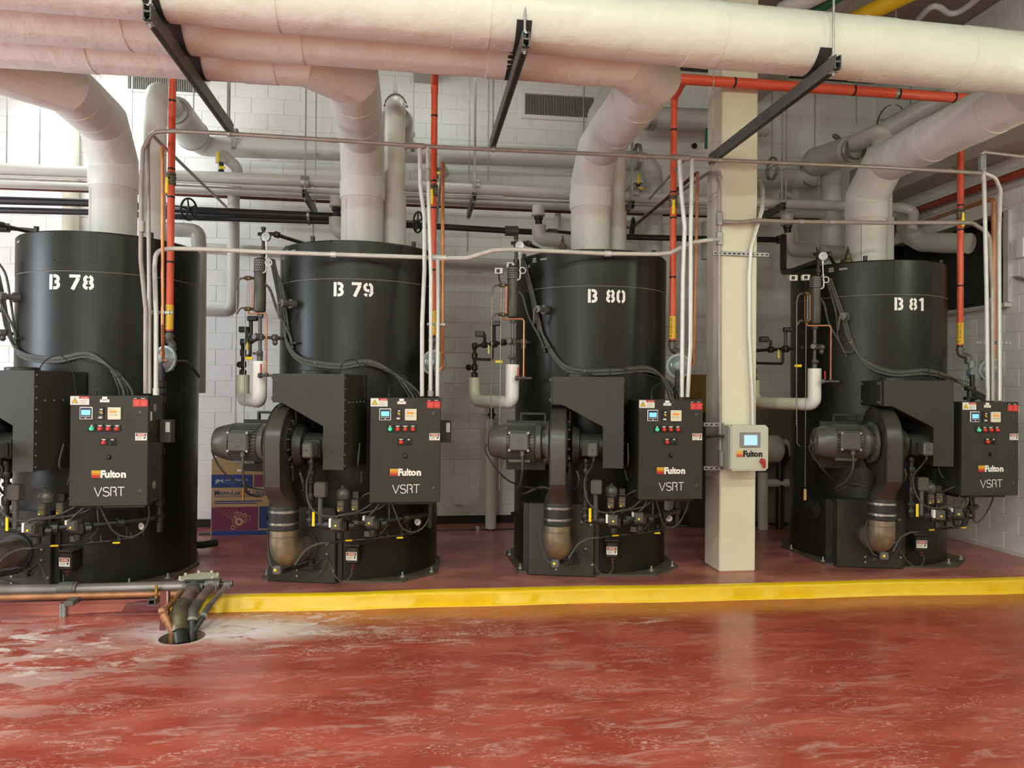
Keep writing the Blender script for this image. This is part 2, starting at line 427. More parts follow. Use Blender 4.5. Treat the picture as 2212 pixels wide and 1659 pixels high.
# ------------------------------------------------------------------ floor material
PADZ, WALLY, WALLX, CEIL = 0.12, 9.76, 6.59, 6.4
drain = Wz(393.5, 1376, 0)
def floor_material(name, base, dark, white_amt, rough, centre):
    m = bpy.data.materials.new(name); m.use_nodes = True; nt = m.node_tree; L = nt.links
    b = nt.nodes['Principled BSDF']
    def N(t, **k):
        n = nt.nodes.new(t)
        for a, v in k.items(): setattr(n, a, v)
        return n
    geo = N('ShaderNodeNewGeometry')
    def noise(scale, stretch, detail=6, rough_=0.55, dist=0.0):
        mp = N('ShaderNodeMapping'); mp.inputs['Scale'].default_value = stretch
        mp.inputs['Rotation'].default_value = (0, 0, 0.18)
        L.new(geo.outputs['Position'], mp.inputs['Vector'])
        n = N('ShaderNodeTexNoise'); n.inputs['Scale'].default_value = scale; n.inputs['Detail'].default_value = detail
        n.inputs['Roughness'].default_value = rough_; n.inputs['Distortion'].default_value = dist
        L.new(mp.outputs[0], n.inputs['Vector']); return n.outputs['Fac']
    def ramp(src, a, c):
        r = N('ShaderNodeMapRange'); r.interpolation_type = 'SMOOTHSTEP'
        r.inputs['From Min'].default_value = a; r.inputs['From Max'].default_value = c
        L.new(src, r.inputs['Value']); return r.outputs['Result']
    def mul(a, c):
        x = N('ShaderNodeMath', operation='MULTIPLY'); x.use_clamp = True
        for i, q in enumerate((a, c)):
            if isinstance(q, (int, float)): x.inputs[i].default_value = q
            else: L.new(q, x.inputs[i])
        return x.outputs[0]
    def mx(a, c):
        x = N('ShaderNodeMath', operation='MAXIMUM'); L.new(a, x.inputs[0]); L.new(c, x.inputs[1]); return x.outputs[0]
    def blob(cx, cy, rx, ry, rot=0.0):
        mp = N('ShaderNodeMapping'); mp.vector_type = 'TEXTURE'
        mp.inputs['Location'].default_value = (cx, cy, 0); mp.inputs['Scale'].default_value = (rx, ry, 1); mp.inputs['Rotation'].default_value = (0, 0, rot)
        L.new(geo.outputs['Position'], mp.inputs['Vector'])
        sp = N('ShaderNodeSeparateXYZ'); L.new(mp.outputs[0], sp.inputs[0])
        cb = N('ShaderNodeCombineXYZ'); L.new(sp.outputs[0], cb.inputs[0]); L.new(sp.outputs[1], cb.inputs[1])
        ln = N('ShaderNodeVectorMath', operation='LENGTH'); L.new(cb.outputs[0], ln.inputs[0])
        r = N('ShaderNodeMapRange'); r.interpolation_type = 'SMOOTHSTEP'
        r.inputs['From Min'].default_value = 1.0; r.inputs['From Max'].default_value = 0.25
        L.new(ln.outputs['Value'], r.inputs['Value']); return r.outputs['Result']
    tone = noise(1.3, (1.0, 2.2, 1), 6)
    mixc = N('ShaderNodeMix', data_type='RGBA'); L.new(ramp(tone, 0.38, 0.64), mixc.inputs[0])
    mixc.inputs[6].default_value = dark; mixc.inputs[7].default_value = base
    col = mixc.outputs[2]
    if white_amt:
        streak = ramp(noise(2.6, (1.0, 3.6, 1), 10, 0.70, 0.8), 0.50, 0.66)
        broad = ramp(noise(1.5, (1.0, 2.4, 1), 10, 0.66, 0.5), 0.46, 0.56)
        crust = ramp(noise(3.4, (1.0, 2.2, 1), 12, 0.74, 0.7), 0.50, 0.60)
        fine = ramp(noise(26, (1, 2.6, 1), 6, 0.75, 0.6), 0.52, 0.62)
        dust = ramp(noise(80, (1, 1.6, 1), 3, 0.6), 0.40, 0.60)
        patch = ramp(noise(2.0, (1, 2.0, 1), 8, 0.7, 0.4), 0.44, 0.62)
        speck = mul(fine, patch)
        cx, cy = centre.x, centre.y
        near = mx(blob(cx + 0.55, cy + 0.22, 1.4, 0.62, -.08), blob(cx - 1.7, cy - 0.25, 2.7, 1.15))
        mid = blob(cx + 1.55, cy - 0.18, 2.1, 0.5, .12)
        puffs = mx(mx(blob(-0.35, 5.82, 0.55, 0.22), blob(0.55, 6.0, 0.5, 0.14)), mx(blob(1.85, 5.85, 0.42, 0.14), blob(0.15, 6.05, 0.4, 0.12)))
        far = mx(blob(-3.6, 2.9, 5.2, 3.6), mul(blob(0.8, 3.0, 6.0, 4.2), 0.55))
        film = mul(mul(blob(cx - 1.9, cy - 0.55, 3.0, 1.7), broad), 0.42)
        w = mx(mul(mul(near, crust), 0.92), film)
        w = mx(w, mul(mul(mid, mx(mul(streak, dust), speck)), 0.85))
        w = mx(w, mul(mul(puffs, mul(dust, mx(streak, mul(crust, 0.6)))), 0.9))
        w = mx(w, mul(mul(speck, far), 0.8))
        w = mx(w, mul(mul(streak, far), 0.42))
        w = mx(w, mul(mul(streak, patch), 0.15))
        w = mx(w, mul(mul(blob(cx + .3, cy + .14, 1.15, 0.46, -.05), ramp(noise(4, (1, 2, 1), 9, .7, .6), .34, .5)), 0.95))
        w = mx(w, mul(blob(cx, cy, 0.34, 0.27), 0.97))
        mw = N('ShaderNodeMix', data_type='RGBA'); L.new(mul(w, white_amt), mw.inputs[0])
        L.new(col, mw.inputs[6]); mw.inputs[7].default_value = rgb(236, 226, 218)
        col = mw.outputs[2]
        rr = N('ShaderNodeMapRange'); rr.inputs['To Min'].default_value = rough; rr.inputs['To Max'].default_value = 0.55
        L.new(w, rr.inputs['Value']); L.new(rr.outputs['Result'], b.inputs['Roughness'])
    else:
        streak = ramp(noise(2.2, (1.0, 3.0, 1), 8, 0.62, 0.5), 0.56, 0.74)
        mw = N('ShaderNodeMix', data_type='RGBA'); L.new(mul(streak, 0.25), mw.inputs[0])
        L.new(col, mw.inputs[6]); mw.inputs[7].default_value = rgb(176, 140, 128); col = mw.outputs[2]
        rr = N('ShaderNodeMapRange'); rr.inputs['To Min'].default_value = rough * 0.7; rr.inputs['To Max'].default_value = rough * 1.6
        L.new(tone, rr.inputs['Value']); L.new(rr.outputs['Result'], b.inputs['Roughness'])
    L.new(col, b.inputs['Base Color'])
    bn = N('ShaderNodeBump'); bn.inputs['Strength'].default_value = 0.16; bn.inputs['Distance'].default_value = 0.02
    L.new(noise(5, (1, 1.6, 1), 5), bn.inputs['Height']); L.new(bn.outputs['Normal'], b.inputs['Normal'])
    MATS[name] = m
floor_material('floor_red', rgb(178, 84, 69), rgb(156, 64, 51), 0.9, 0.2, drain)
floor_material('pad_red', rgb(192, 118, 104), rgb(152, 88, 78), 0.0, 0.26, drain)

# ------------------------------------------------------------------ floor with the drain opening
HOLE = 0.165
b = M()
X0, X1, Y0, Y1 = -8.0, WALLX, -4.5, 6.75
s = 0.4; dx, dy = drain.x, drain.y
xs = [X0, dx - s, dx + s, X1]; ys = [Y0, dy - s, dy + s, Y1]
for i in range(3):
    for j in range(3):
        if (i, j) != (1, 1):
            b.add([(xs[i], ys[j], 0), (xs[i + 1], ys[j], 0), (xs[i + 1], ys[j + 1], 0), (xs[i], ys[j + 1], 0)], [(0, 1, 2, 3)])
n = 32; ring_i = []; ring_o = []
for k in range(n):
    t = 2 * PI * k / n; c, sn = math.cos(t), math.sin(t); q = s / max(abs(c), abs(sn))
    ring_i.append((dx + HOLE * c, dy + HOLE * sn, 0)); ring_o.append((dx + q * c, dy + q * sn, 0))
b.add(ring_i + ring_o, [(k, n + k, n + (k + 1) % n, (k + 1) % n) for k in range(n)])
structure(b.build('floor', 'floor_red'))
mat('sleeve_tan', rgb(160, 140, 108), .5, var=.2, vscale=10)
b = M()
b.lathe([(0.0, HOLE), (-0.012, HOLE + 0.004), (-0.35, HOLE), (-0.35, 0.0)], (dx, dy, 0.0), (0, 0, 1), 32, caps=False)
o = b.build('drain_sleeve', 'sleeve_tan'); tag(o, 'round open floor drain ringed with white crust, pipes dropping into it', 'floor drain')

# ------------------------------------------------------------------ raised pad, yellow kerb
def kerb_y(x): return 6.455 - 0.022 * (x + 0.75) + 0.012 * math.sin(x * 1.9) + 0.008 * math.sin(x * 4.3 + 1)
b = M()
b.add([(X0, 6.5, PADZ), (X1, 6.5, PADZ), (X1, WALLY, PADZ), (X0, WALLY, PADZ)], [(0, 1, 2, 3)])
b.add([(X0, 6.5, PADZ), (X1, 6.5, PADZ), (X1, 6.5, -0.02), (X0, 6.5, -0.02)], [(0, 1, 2, 3)])
structure(b.build('floor_pad', 'pad_red'), 'dark red raised equipment pad under the boilers')
def kerb(name, xa, xb, matn, hz, mt):
    b = M(); n = int((xb - xa) * 14); rows = []
    for k in range(n + 1):
        x = xa + (xb - xa) * k / n; y = kerb_y(x); j = 0.004 * math.sin(x * 13) + 0.003 * random.uniform(-1, 1)
        foot = 0.012 * max(0, math.sin(x * 2.3 + 0.4)) + 0.004 * random.random()
        rows.append([(x, y - 0.018 - foot, 0.0), (x, y - 0.012 - foot, 0.012), (x, y - 0.001 + j, 0.022), (x, y + j * 0.5, hz - 0.016),
                     (x, y + 0.006, hz - 0.003), (x, y + 0.018, hz + 0.004), (x, y + 0.10 + 0.01 * math.sin(x * 1.3), hz + 0.004), (x, y + 0.106 + 0.01 * math.sin(x * 1.3), hz - 0.02)])
    vs = [p for r in rows for p in r]; w = 8
    fs = [(i * w + k, (i + 1) * w + k, (i + 1) * w + k + 1, i * w + k + 1) for i in range(n) for k in range(w - 1)]
    fs += [list(range(w)), [n * w + k for k in range(w)][::-1]]
    b.add(vs, fs); o = b.build(name, matn, sharp=60); structure(o, mt); return o
kerb('trim_1', -2.03, WALLX, 'curb_yellow', PADZ, 'bright yellow painted kerb along the pad edge')
kerb('trim_2', -8.0, -2.03, 'curb_maroon', PADZ - 0.012, 'dark red painted kerb left of the floor drain')

# ------------------------------------------------------------------ walls
b = M(); t = 0.006
b.box(((X0 + X1) / 2, WALLY + 0.1 + t, CEIL / 2), (X1 - X0 + 0.4, 0.2, CEIL))
wall_back = structure(b.build('wall_back', 'mortar_paint'), 'painted concrete block wall behind the boilers')
# right wall with a deep louver opening
oy0, oy1 = Wx(2172, 654, WALLX).y, 9.45
oz0, oz1 = Wx(2172, 654, WALLX).z, Wx(2172, 456, WALLX).z
b = M()
def panel_x(x, ya, yb, za, zb): b.box((x + 0.1 + t, (ya + yb) / 2, (za + zb) / 2), (0.2, yb - ya, zb - za))
panel_x(WALLX, -4.7, oy0, 0, CEIL); panel_x(WALLX, oy1, WALLY + 0.2, 0, CEIL)
panel_x(WALLX, oy0, oy1, 0, oz0); panel_x(WALLX, oy0, oy1, oz1, CEIL)
wall_right = structure(b.build('wall_right', 'mortar_paint'), 'painted concrete block wall at the right with a dark opening')
b = M(); b.box((X0 - 0.1, 2.6, CEIL / 2), (0.2, 14.6, CEIL)); structure(b.build('wall_left', 'block_paint'))
b = M(); b.box(((X0 + X1) / 2, -4.6, CEIL / 2), (X1 - X0 + 0.4, 0.2, CEIL)); structure(b.build('wall_front', 'block_paint'))
b = M(); b.box(((X0 + X1) / 2, 2.6, CEIL + 0.1), (X1 - X0 + 0.4, 14.8, 0.2)); structure(b.build('ceiling', 'ceiling_paint'))
for k, (x, ya, yb) in enumerate([(-4.4, -4.5, WALLY), (0.1, -4.5, WALLY), (4.6, -4.5, WALLY)]):
    b = M(); b.box((x, (ya + yb) / 2, CEIL - 0.22), (0.32, yb - ya, 0.44), 0.01)
    structure(b.build('trim_%d' % (k + 3), 'beam_paint'), 'concrete ceiling rib')
# opening: painted frame, dark louvre box
b = M()
b.box((WALLX + 0.55, (oy0 + oy1) / 2, (oz0 + oz1) / 2), (0.02, oy1 - oy0 + 0.2, oz1 - oz0 + 0.2))
b.box((WALLX + 0.3, (oy0 + oy1) / 2, oz0 - 0.01), (0.56, oy1 - oy0 + 0.2, 0.02)); b.box((WALLX + 0.3, (oy0 + oy1) / 2, oz1 + 0.01), (0.56, oy1 - oy0 + 0.2, 0.02))
b.box((WALLX + 0.3, oy0 - 0.01, (oz0 + oz1) / 2), (0.56, 0.02, oz1 - oz0)); b.box((WALLX + 0.3, oy1 + 0.01, (oz0 + oz1) / 2), (0.56, 0.02, oz1 - oz0))
win = structure(b.build('window_1', 'opening_dark'), 'dark deep opening in the right wall')
b = M().box((WALLX - 0.03, (oy0 + oy1) / 2, oz0 - 0.03), (0.10, oy1 - oy0 + 0.16, 0.05), 0.008)
b.box((WALLX - 0.01, oy0 - 0.04, (oz0 + oz1) / 2), (0.05, 0.08, oz1 - oz0), 0.005)
sill = b.build('window_frame', 'pipe_grey'); sill.parent = win; sill.location = sill.location - win.location
# duct-like beam running along the right wall, mouldings
zb = Wx(2212, 395, WALLX).z
b = M(); b.box((WALLX - 0.21, 6.9, zb + 0.60), (0.42, 5.8, 0.55), 0.01)
o = structure(b.build('trim_6', 'beam_paint'), 'grey beam running along the right wall under the big pipe')
b = M(); b.box((WALLX - 0.03, 6.9, zb + 0.0), (0.06, 5.7, 0.05), 0.006); b.box((WALLX - 0.045, 6.9, zb + 0.09), (0.05, 5.7, 0.025), 0.004)
structure(b.build('trim_7', 'pipe_grey'), 'pale moulding strip on the right wall')
# black skirting along the back wall foot
b = M(); b.box(((X0 + X1) / 2, WALLY - 0.01, PADZ + 0.05), (X1 - X0, 0.025, 0.10), 0.004)
structure(b.build('baseboard_back', 'paint_black'))

zt_ = Wy(1700, 166, WALLY - .05).z
b = M(); b.box((5.0, WALLY - .05, (zt_ + CEIL) / 2), (3.1, .09, CEIL - zt_), .006); structure(b.build('trim_8', 'strut_dark'), 'dark strip at the top of the back wall right of the column')
# block courses (chosen for visibility at the end of the script)
BL, BHt = 0.4064, 0.2032
zc0 = Wy(470, 823.2, WALLY).z; zc0 -= BHt * math.floor((zc0 - PADZ) / BHt + 0.001)
xj = Wy(466, 772, WALLY).x; rowj = round((Wy(466, 772, WALLY).z - zc0) / BHt - 0.5)
blocks_back = []
k = -1
while zc0 + BHt * k < CEIL - 0.05:
    off = xj + (0 if (k - rowj) % 2 == 0 else BL / 2)
    i0 = math.ceil((-6.4 - off) / BL)
    x = off + i0 * BL
    while x < WALLX:
        z0 = max(PADZ, zc0 + BHt * k); z1 = min(CEIL, zc0 + BHt * (k + 1)); x1 = min(x + BL, WALLX)
        if z1 - z0 > 0.03 and x1 - x > 0.05: blocks_back.append((x, x1, z0, z1))
        x += BL
    k += 1
blocks_right = []
k = -1
while zc0 + BHt * k < CEIL - 0.05:
    y = 5.2 + (0 if k % 2 else BL / 2)
    while y < WALLY:
        z0 = max(PADZ if y > 6.5 else 0, zc0 + BHt * k); z1 = min(CEIL, zc0 + BHt * (k + 1)); y1 = min(y + BL, WALLY)
        inside = (y1 > oy0 and y < oy1 and z1 > oz0 and z0 < oz1)
        if inside:
            if y < oy0 - 0.06: y_ = (y, oy0)
            elif z0 < oz0 - 0.04: z1 = oz0; y_ = (y, y1)
            elif z1 > oz1 + 0.04: z0 = oz1; y_ = (y, y1)
            else: y_ = None
        else: y_ = (y, y1)
        if y_ and z1 - z0 > 0.03 and y_[1] - y_[0] > 0.05: blocks_right.append((y_[0], y_[1], z0, z1))
        y += BL
    k += 1

# ------------------------------------------------------------------ square column
b = M(); cx, cy, cw = 3.185, 7.075, 0.375
b.box((cx, cy, (PADZ + CEIL) / 2), (cw, cw, CEIL - PADZ), 0.012)
pillar = structure(b.build('pillar', 'column_paint'), 'cream painted square column between boilers B 80 and B 81')
b = M()
for px, py in ((1540, 1040), (1540, 425)):
    p = Wx(px, py, cx - cw / 2)
    for dz in (-0.025, 0.025): b.box((cx - cw / 2 - 0.001, cy, p.z + dz), (0.006, cw * 0.9, 0.012))
o = b.build('joint_strip', 'pipe_grey'); o.parent = pillar; o.location = o.location - pillar.location

# ------------------------------------------------------------------ wall air grilles
def grille(label, x0, x1, z0, z1, fr):
    y = WALLY
    t_ = thing('air_grille', label, 'air grille', ((x0 + x1) / 2, y, z0))
    cx, hz, w = (x0 + x1) / 2, (z1 - z0), (x1 - x0)
    b = M(); f = fr
    b.box((0, -0.02, -f / 2), (w + 2 * f, 0.05, f), 0.006); b.box((0, -0.02, hz + f / 2), (w + 2 * f, 0.05, f), 0.006)
    b.box((-w / 2 - f / 2, -0.02, hz / 2), (f, 0.05, hz), 0.006); b.box((w / 2 + f / 2, -0.02, hz / 2), (f, 0.05, hz), 0.006)
    b.build('frame', 'block_paint', t_)
    M().box((0, -0.002, hz / 2), (w, 0.004, hz)).build('backing', 'grille_dark', t_)
    b = M(); n = int(w / 0.021)
    for k in range(n): b.box((-w / 2 + w * (k + 0.5) / n, -0.018, hz / 2), (0.006, 0.022, hz))
    o = b.build('bar', 'pipe_grey', t_); o['kind'] = 'stuff'
    b = M()
    for k in range(5): b.box((0, -0.006, hz * (k + 0.5) / 5), (w, 0.004, 0.012))
    o = b.build('rear_blade', 'strut_dark', t_); o['kind'] = 'stuff'
a = Wy(1133.7, 203.5, WALLY); c = Wy(1282, 256, WALLY)
grille('wide pale framed wall air grille with vertical bars, left of boiler B 80 flue', a.x, c.x, Wy(1133.7, 248.6, WALLY).z, a.z, 0.055)
a = Wy(280, 150, WALLY); c = Wy(437, 203, WALLY)
grille('wall air grille half hidden behind the orange pipe above boiler B 78', a.x, c.x, Wy(280, 194, WALLY).z, a.z, 0.03)
# boilers
mat('sticker_dark', rgb(110, 92, 58), 0.5)
mat('cable_grey2', rgb(70, 69, 67), 0.4, bump=0.3, bscale=200)
mat('galv_dark', rgb(96, 96, 94), 0.4, metal=0.5)
mat('duct_brown', rgb(62, 55, 51), 0.32, var=0.06, vscale=6)
mat('charcoal_vol', rgb(60, 57, 53), 0.28, bump=0.02, bscale=60, var=0.06, vscale=6)
mat('charcoal_panel2', rgb(50, 50, 46), 0.34, bump=0.02, bscale=100, var=0.06, vscale=4)
mat('plate_dirty', rgb(86, 76, 64), 0.55, bump=0.1, bscale=30, var=0.2, vscale=6)
# ------------------------------------------------------------------ the four boilers
TH = math.radians(14)
BOILERS = {'78': (-2.96, 7.66), '79': (-0.55, 7.66), '80': (1.86, 7.66), '81': (5.05, 7.66)}
RS, TOP, SEAM = 0.795, 3.145, 2.79
def bmx(bk): return Matrix.Translation((*BOILERS[bk], PADZ)) @ Matrix.Rotation(-TH, 4, 'Z')
def to_local(bk, p): return bmx(bk).inverted() @ Vector(p)
def on_shell(a, z, r=RS):  # angle in degrees from the front, positive to the right
    t = math.radians(a); return Vector((r * math.sin(t), -r * math.cos(t), z))
def shell_hit(bk, px, py, r=RS):
    o = Vector((*BOILERS[bk], 0)); v = ray(px, py); c = CAM - o
    A = v.x ** 2 + v.y ** 2; Bq = 2 * (c.x * v.x + c.y * v.y); Cq = c.x ** 2 + c.y ** 2 - r * r
    t = (-Bq - math.sqrt(max(0, Bq * Bq - 4 * A * Cq))) / (2 * A)
    return to_local(bk, CAM + v * t)
def loc_plane(bk, px, py, yp):
    mi = bmx(bk).inverted(); o = mi @ CAM; d = mi.to_3x3() @ ray(px, py)
    return o + d * ((yp - o.y) / d.y)

def sticker_danger(name, par, o, ux, uy, nrm, w, h):
    """white notice with a red capsule header, lines of small print and a hand pictogram"""
    b = M(); o, ux, uy, nr = Vector(o), Vector(ux), Vector(uy), Vector(nrm)
    def quad(x0, y0, x1, y1, lift, mi):
        b.m(mi).add([o + ux * x + uy * y + nr * lift for x, y in ((x0, y0), (x1, y0), (x1, y1), (x0, y1))], [(0, 1, 2, 3)])
    b.m(0).prism([(0, 0), (w, 0), (w, h), (0, h)], o, ux, uy, nr * 0.002)
    quad(w * .06, h * .55, w * .94, h * .93, .0025, 1); quad(w * .14, h * .60, w * .86, h * .88, .003, 2)
    b.m(0); put_text(b, 'DANGER', o + ux * w * .22 + uy * h * .66 + nr * .0035, ux, uy, w * .56, h * .17)
    for k in range(3): quad(w * .08, h * (.14 + .12 * k), w * (.62 if k else .5), h * (.19 + .12 * k), .0025, 3)
    quad(w * .74, h * .28, w * .9, h * .46, .0025, 1); quad(w * .74, h * .12, w * .80, h * .28, .0025, 1)
    return b.build(name, ['plate_white', 'paint_black', 'label_pale_red', 'print_grey'], par)
def sticker_warn(name, par, o, w, h):
    b = M(); o = Vector(o); ux, uy, nr = Vector((1, 0, 0)), Vector((0, 0, 1)), Vector((0, -1, 0))
    def poly(pts, lift, mi): b.m(mi).add([o + ux * x + uy * y + nr * lift for x, y in pts], [tuple(range(len(pts)))])
    b.m(0).prism([(0, 0), (w, 0), (w, h), (0, h)], o, ux, uy, nr * 0.002)
    poly([(w * .07, h * .2), (w * .42, h * .2), (w * .245, h * .85)], .0025, 1)
    poly([(w * .11, h * .25), (w * .38, h * .25), (w * .245, h * .75)], .003, 2)
    poly([(w * .255, h * .60), (w * .215, h * .44), (w * .245, h * .44), (w * .225, h * .29), (w * .28, h * .48), (w * .25, h * .48)], .0035, 1)
    poly([(w * .46, h * .72), (w, h * .72), (w, h), (w * .46, h)], .0025, 3)
    b.m(0); put_text(b, 'DANGER', o + ux * w * .58 + uy * h * .79 + nr * .0035, ux, uy, w * .36, h * .13)
    for k in range(5): poly([(w * .5, h * (.12 + .11 * k)), (w * (.93 - .1 * (k % 2)), h * (.12 + .11 * k)), (w * (.93 - .1 * (k % 2)), h * (.15 + .11 * k)), (w * .5, h * (.15 + .11 * k))], .0025, 4)
    return b.build(name, ['plate_white', 'paint_black', 'label_yellow', 'label_red', 'print_grey'], par)
def maker_logo(name, par, o, ux, uy, nr, w, letter):
    """striped square and the word Fulton"""
    o, ux, uy, nr = Vector(o), Vector(ux), Vector(uy), Vector(nr); h = w * 0.235
    b = M(); bw = w * 0.245; k5 = 5
    for k in range(k5):
        y0 = h * k / k5 + 0.0008; y1 = h * (k + 1) / k5 - 0.0008 - h * 0.025
        b.m([0, 1, 2, 3, 3][k]).prism([(0, y0), (bw, y0), (bw, y1), (0, y1)], o, ux, uy, nr * 0.0025)
    lw = w - bw - w * 0.012; x0 = bw + w * 0.012
    b.m(4)
    put_text(b, 'F', o + ux * x0 + nr * .003, ux, uy, lw * .20, h, offset=0.05)
    put_text(b, 'u', o + ux * (x0 + lw * .165) + nr * .0032, ux, uy, lw * .20, h * .70, offset=0.05)
    put_text(b, 'l', o + ux * (x0 + lw * .385) + nr * .003, ux, uy, lw * .055, h, offset=0.05)
    put_text(b, 't', o + ux * (x0 + lw * .43) + nr * .0032, ux, uy, lw * .15, h * .90, offset=0.05)
    put_text(b, 'o', o + ux * (x0 + lw * .555) + nr * .003, ux, uy, lw * .23, h * .70, offset=0.05)
    put_text(b, 'n', o + ux * (x0 + lw * .805) + nr * .0032, ux, uy, lw * .195, h * .70, offset=0.05)
    return b.build(name, ['label_red', 'orange_deep', 'orange', 'amber', letter], par)

# ---- steam boiler: shell, lid, plate, door panel
def make_boiler():
    t = thing('steam_boiler', 'x', 'boiler', (0, 0, 0))
    nseg = 96; b = M()
    b.lathe([(0.02, RS), (SEAM - 0.004, RS), (SEAM - 0.002, RS - 0.004)], (0, 0, 0), (0, 0, 1), nseg, caps=False)
    b.build('shell', 'charcoal', t, sharp=30)
    b = M(); b.lathe([(SEAM + 0.003, RS - 0.003), (SEAM + 0.004, RS + 0.003), (TOP - 0.012, RS + 0.003), (TOP, RS - 0.008)], (0, 0, 0), (0, 0, 1), nseg, caps=False)
    b.build('upper_shell', 'charcoal', t, sharp=30)
    b = M(); b.lathe([(SEAM - 0.004, RS - 0.002), (SEAM + 0.001, RS + 0.0035), (SEAM + 0.004, RS - 0.002)], (0, 0, 0), (0, 0, 1), nseg, caps=False)
    b.build('seam_band', 'print_grey', t)
    b = M(); b.lathe([(TOP - 0.012, RS - 0.006), (TOP + 0.004, RS - 0.02), (TOP + 0.03, RS - 0.3), (TOP + 0.03, 0.0)], (0, 0, 0), (0, 0, 1), 64, caps=False)
    for a in (60, 130, 200, 290, 340):
        p = on_shell(a, TOP + 0.01, RS - 0.06); b.cyl(p, p + Vector((0, 0, 0.05)), 0.022, 8)
    b.build('lid', 'charcoal_dark', t)
    b = M()
    oct_ = [(-0.89, 0.04), (-0.67, -0.79), (0.36, -0.79), (0.65, -0.725), (0.905, -0.36), (0.80, 0.25), (0.5, 0.75), (-0.5, 0.8), (-0.8, 0.4)]
    b.prism(oct_, (0, 0, 0.0), (1, 0, 0), (0, 1, 0), (0, 0, 0.02)); b.build('base_plate', 'plate_dirty', t)
    for x, y in ((-0.83, -0.12), (-0.66, -0.70), (0.845, -0.37), (0.62, -0.60)):
        b = M(); b.cyl((x, y, 0.018), (x, y, 0.034), 0.022, 6); b.cyl((x, y, 0.03), (x, y, 0.068), 0.009, 8); b.build('anchor_bolt', 'galv', t)
    # access panel, curved to the shell, with its screws and the short lap line below
    def patch(a0, a1, z0, z1, r, thick, n=10):
        q = M(); vs = []; fs = []
        for k in range(n + 1):
            a = a0 + (a1 - a0) * k / n
            vs += [on_shell(a, z0, r), on_shell(a, z1, r), on_shell(a, z1, r + thick), on_shell(a, z0, r + thick)]
        for k in range(n):
            for j in range(4): fs.append((4 * k + j, 4 * k + 4 + j, 4 * k + 4 + (j + 1) % 4, 4 * k + (j + 1) % 4))
        fs += [(0, 1, 2, 3), (4 * n + 3, 4 * n + 2, 4 * n + 1, 4 * n)]
        return q.add(vs, fs)
    patch(-0.8, 26, 2.865, TOP - 0.006, RS, 0.006).build('access_panel', 'charcoal', t, sharp=30)
    for a, z in ((0.6, 2.885), (24.6, 2.885), (0.6, TOP - 0.035), (24.6, TOP - 0.035)):
        q = M(); q.lathe([(0, 0.009), (0.005, 0.007), (0.006, 0)], on_shell(a, z, RS + 0.006), on_shell(a, 0, 1), 8); q.build('screw', 'knob_dark', t)
    # lower front housing where the air elbow enters
    b = M()
    b.box((-0.255, -0.68, 0.35), (0.63, 0.36, 0.69), 0.006); b.build('front_panel', 'charcoal_panel2', t)
    b = M(); b.box((-0.255, -0.79, 0.012), (0.66, 0.12, 0.024), 0.003); b.box((0.085, -0.66, 0.34), (0.05, 0.30, 0.64), 0.004); b.box((-0.60, -0.55, 0.34), (0.07, 0.30, 0.66), 0.004)
    b.build('panel_flange', 'charcoal_dark', t)
    for x, z in ((-0.298, 0.115), (-0.298, 0.062), (0.03, 0.50), (-0.06, 0.525), (0.045, 0.12), (-0.02, 0.36), (-0.02, 0.27)):
        q = M(); q.lathe([(0, 0.012), (0.006, 0.010), (0.008, 0)], (x, -0.861, z), (0, -1, 0), 8); q.build('panel_bolt', 'galv', t)
    # temperature probe and hand-hole lug
    b = M(); p = on_shell(-32.5, 2.57); n_ = on_shell(-32.5, 0, 1)
    b.cyl(p, p + n_ * 0.05, 0.045, 12); b.cyl(p + n_ * 0.04, p + n_ * 0.11, 0.026, 10); b.cyl(p + n_ * 0.10, p + n_ * 0.145, 0.036, 8)
    b.tube(fillet([p + n_ * 0.12, p + n_ * 0.15 + Vector((-0.03, 0, 0)), p + n_ * 0.10 + Vector((-0.06, 0, -0.14))], 0.03), 0.012, 8)
    b.build('temperature_probe', 'grey_iron', t)
    b = M(); p = on_shell(-58, 0.52); n_ = on_shell(-58, 0, 1); b.lathe([(0, 0.12), (0.03, 0.11), (0.035, 0.08), (0.05, 0.05)], p - n_ * 0.005, n_, 20)
    b.cyl(p + n_ * 0.03, p + n_ * 0.12, 0.02, 8); b.build('handhole_cover', 'black_iron', t)
    b = M(); p = on_shell(-30, 2.2); n_ = on_shell(-30, 0, 1); b.box((0, 0, 0), (0.09, 0.05, 0.02), mx=Matrix.Translation(p + n_ * 0.02) @ Matrix.Rotation(math.radians(-30), 4, 'Z'))
    b.build('clip_bracket', 'charcoal_dark', t)
    # small stickers high on the shell's left side
    b = M()
    for a, z, w, h in ((-38, 3.07, 6, 0.02), (-46, 3.06, 4, 0.05), (-52, 3.02, 3, 0.03)):
        for k in range(3):
            zz = z + h * k / 3; b.add([on_shell(a, zz, RS + .006), on_shell(a + w, zz, RS + .006), on_shell(a + w, zz + h * .16, RS + .006), on_shell(a, zz + h * .16, RS + .006)], [(0, 1, 2, 3)])
    b.build('sticker', 'print_pale', t)
    # rating text block on the right side of the shell
    b = M()
    for j in range(11):
        z = 1.36 - j * 0.05; b.add([on_shell(62, z, RS + .001), on_shell(68 - (j % 3), z, RS + .001), on_shell(68 - (j % 3), z + .012, RS + .001), on_shell(62, z + .012, RS + .001)], [(0, 1, 2, 3)])
    for k, (a, z) in enumerate(((63, 1.64), (65.5, 1.64), (61.5, 1.56), (66.5, 1.56), (63, 1.49), (65.5, 1.49))):
        p = on_shell(a, z, RS + .001); b.lathe([(0, .007), (.003, .005)], p, on_shell(a, 0, 1), 6)
    b.build('rating_print', 'print_grey', t)
    return t
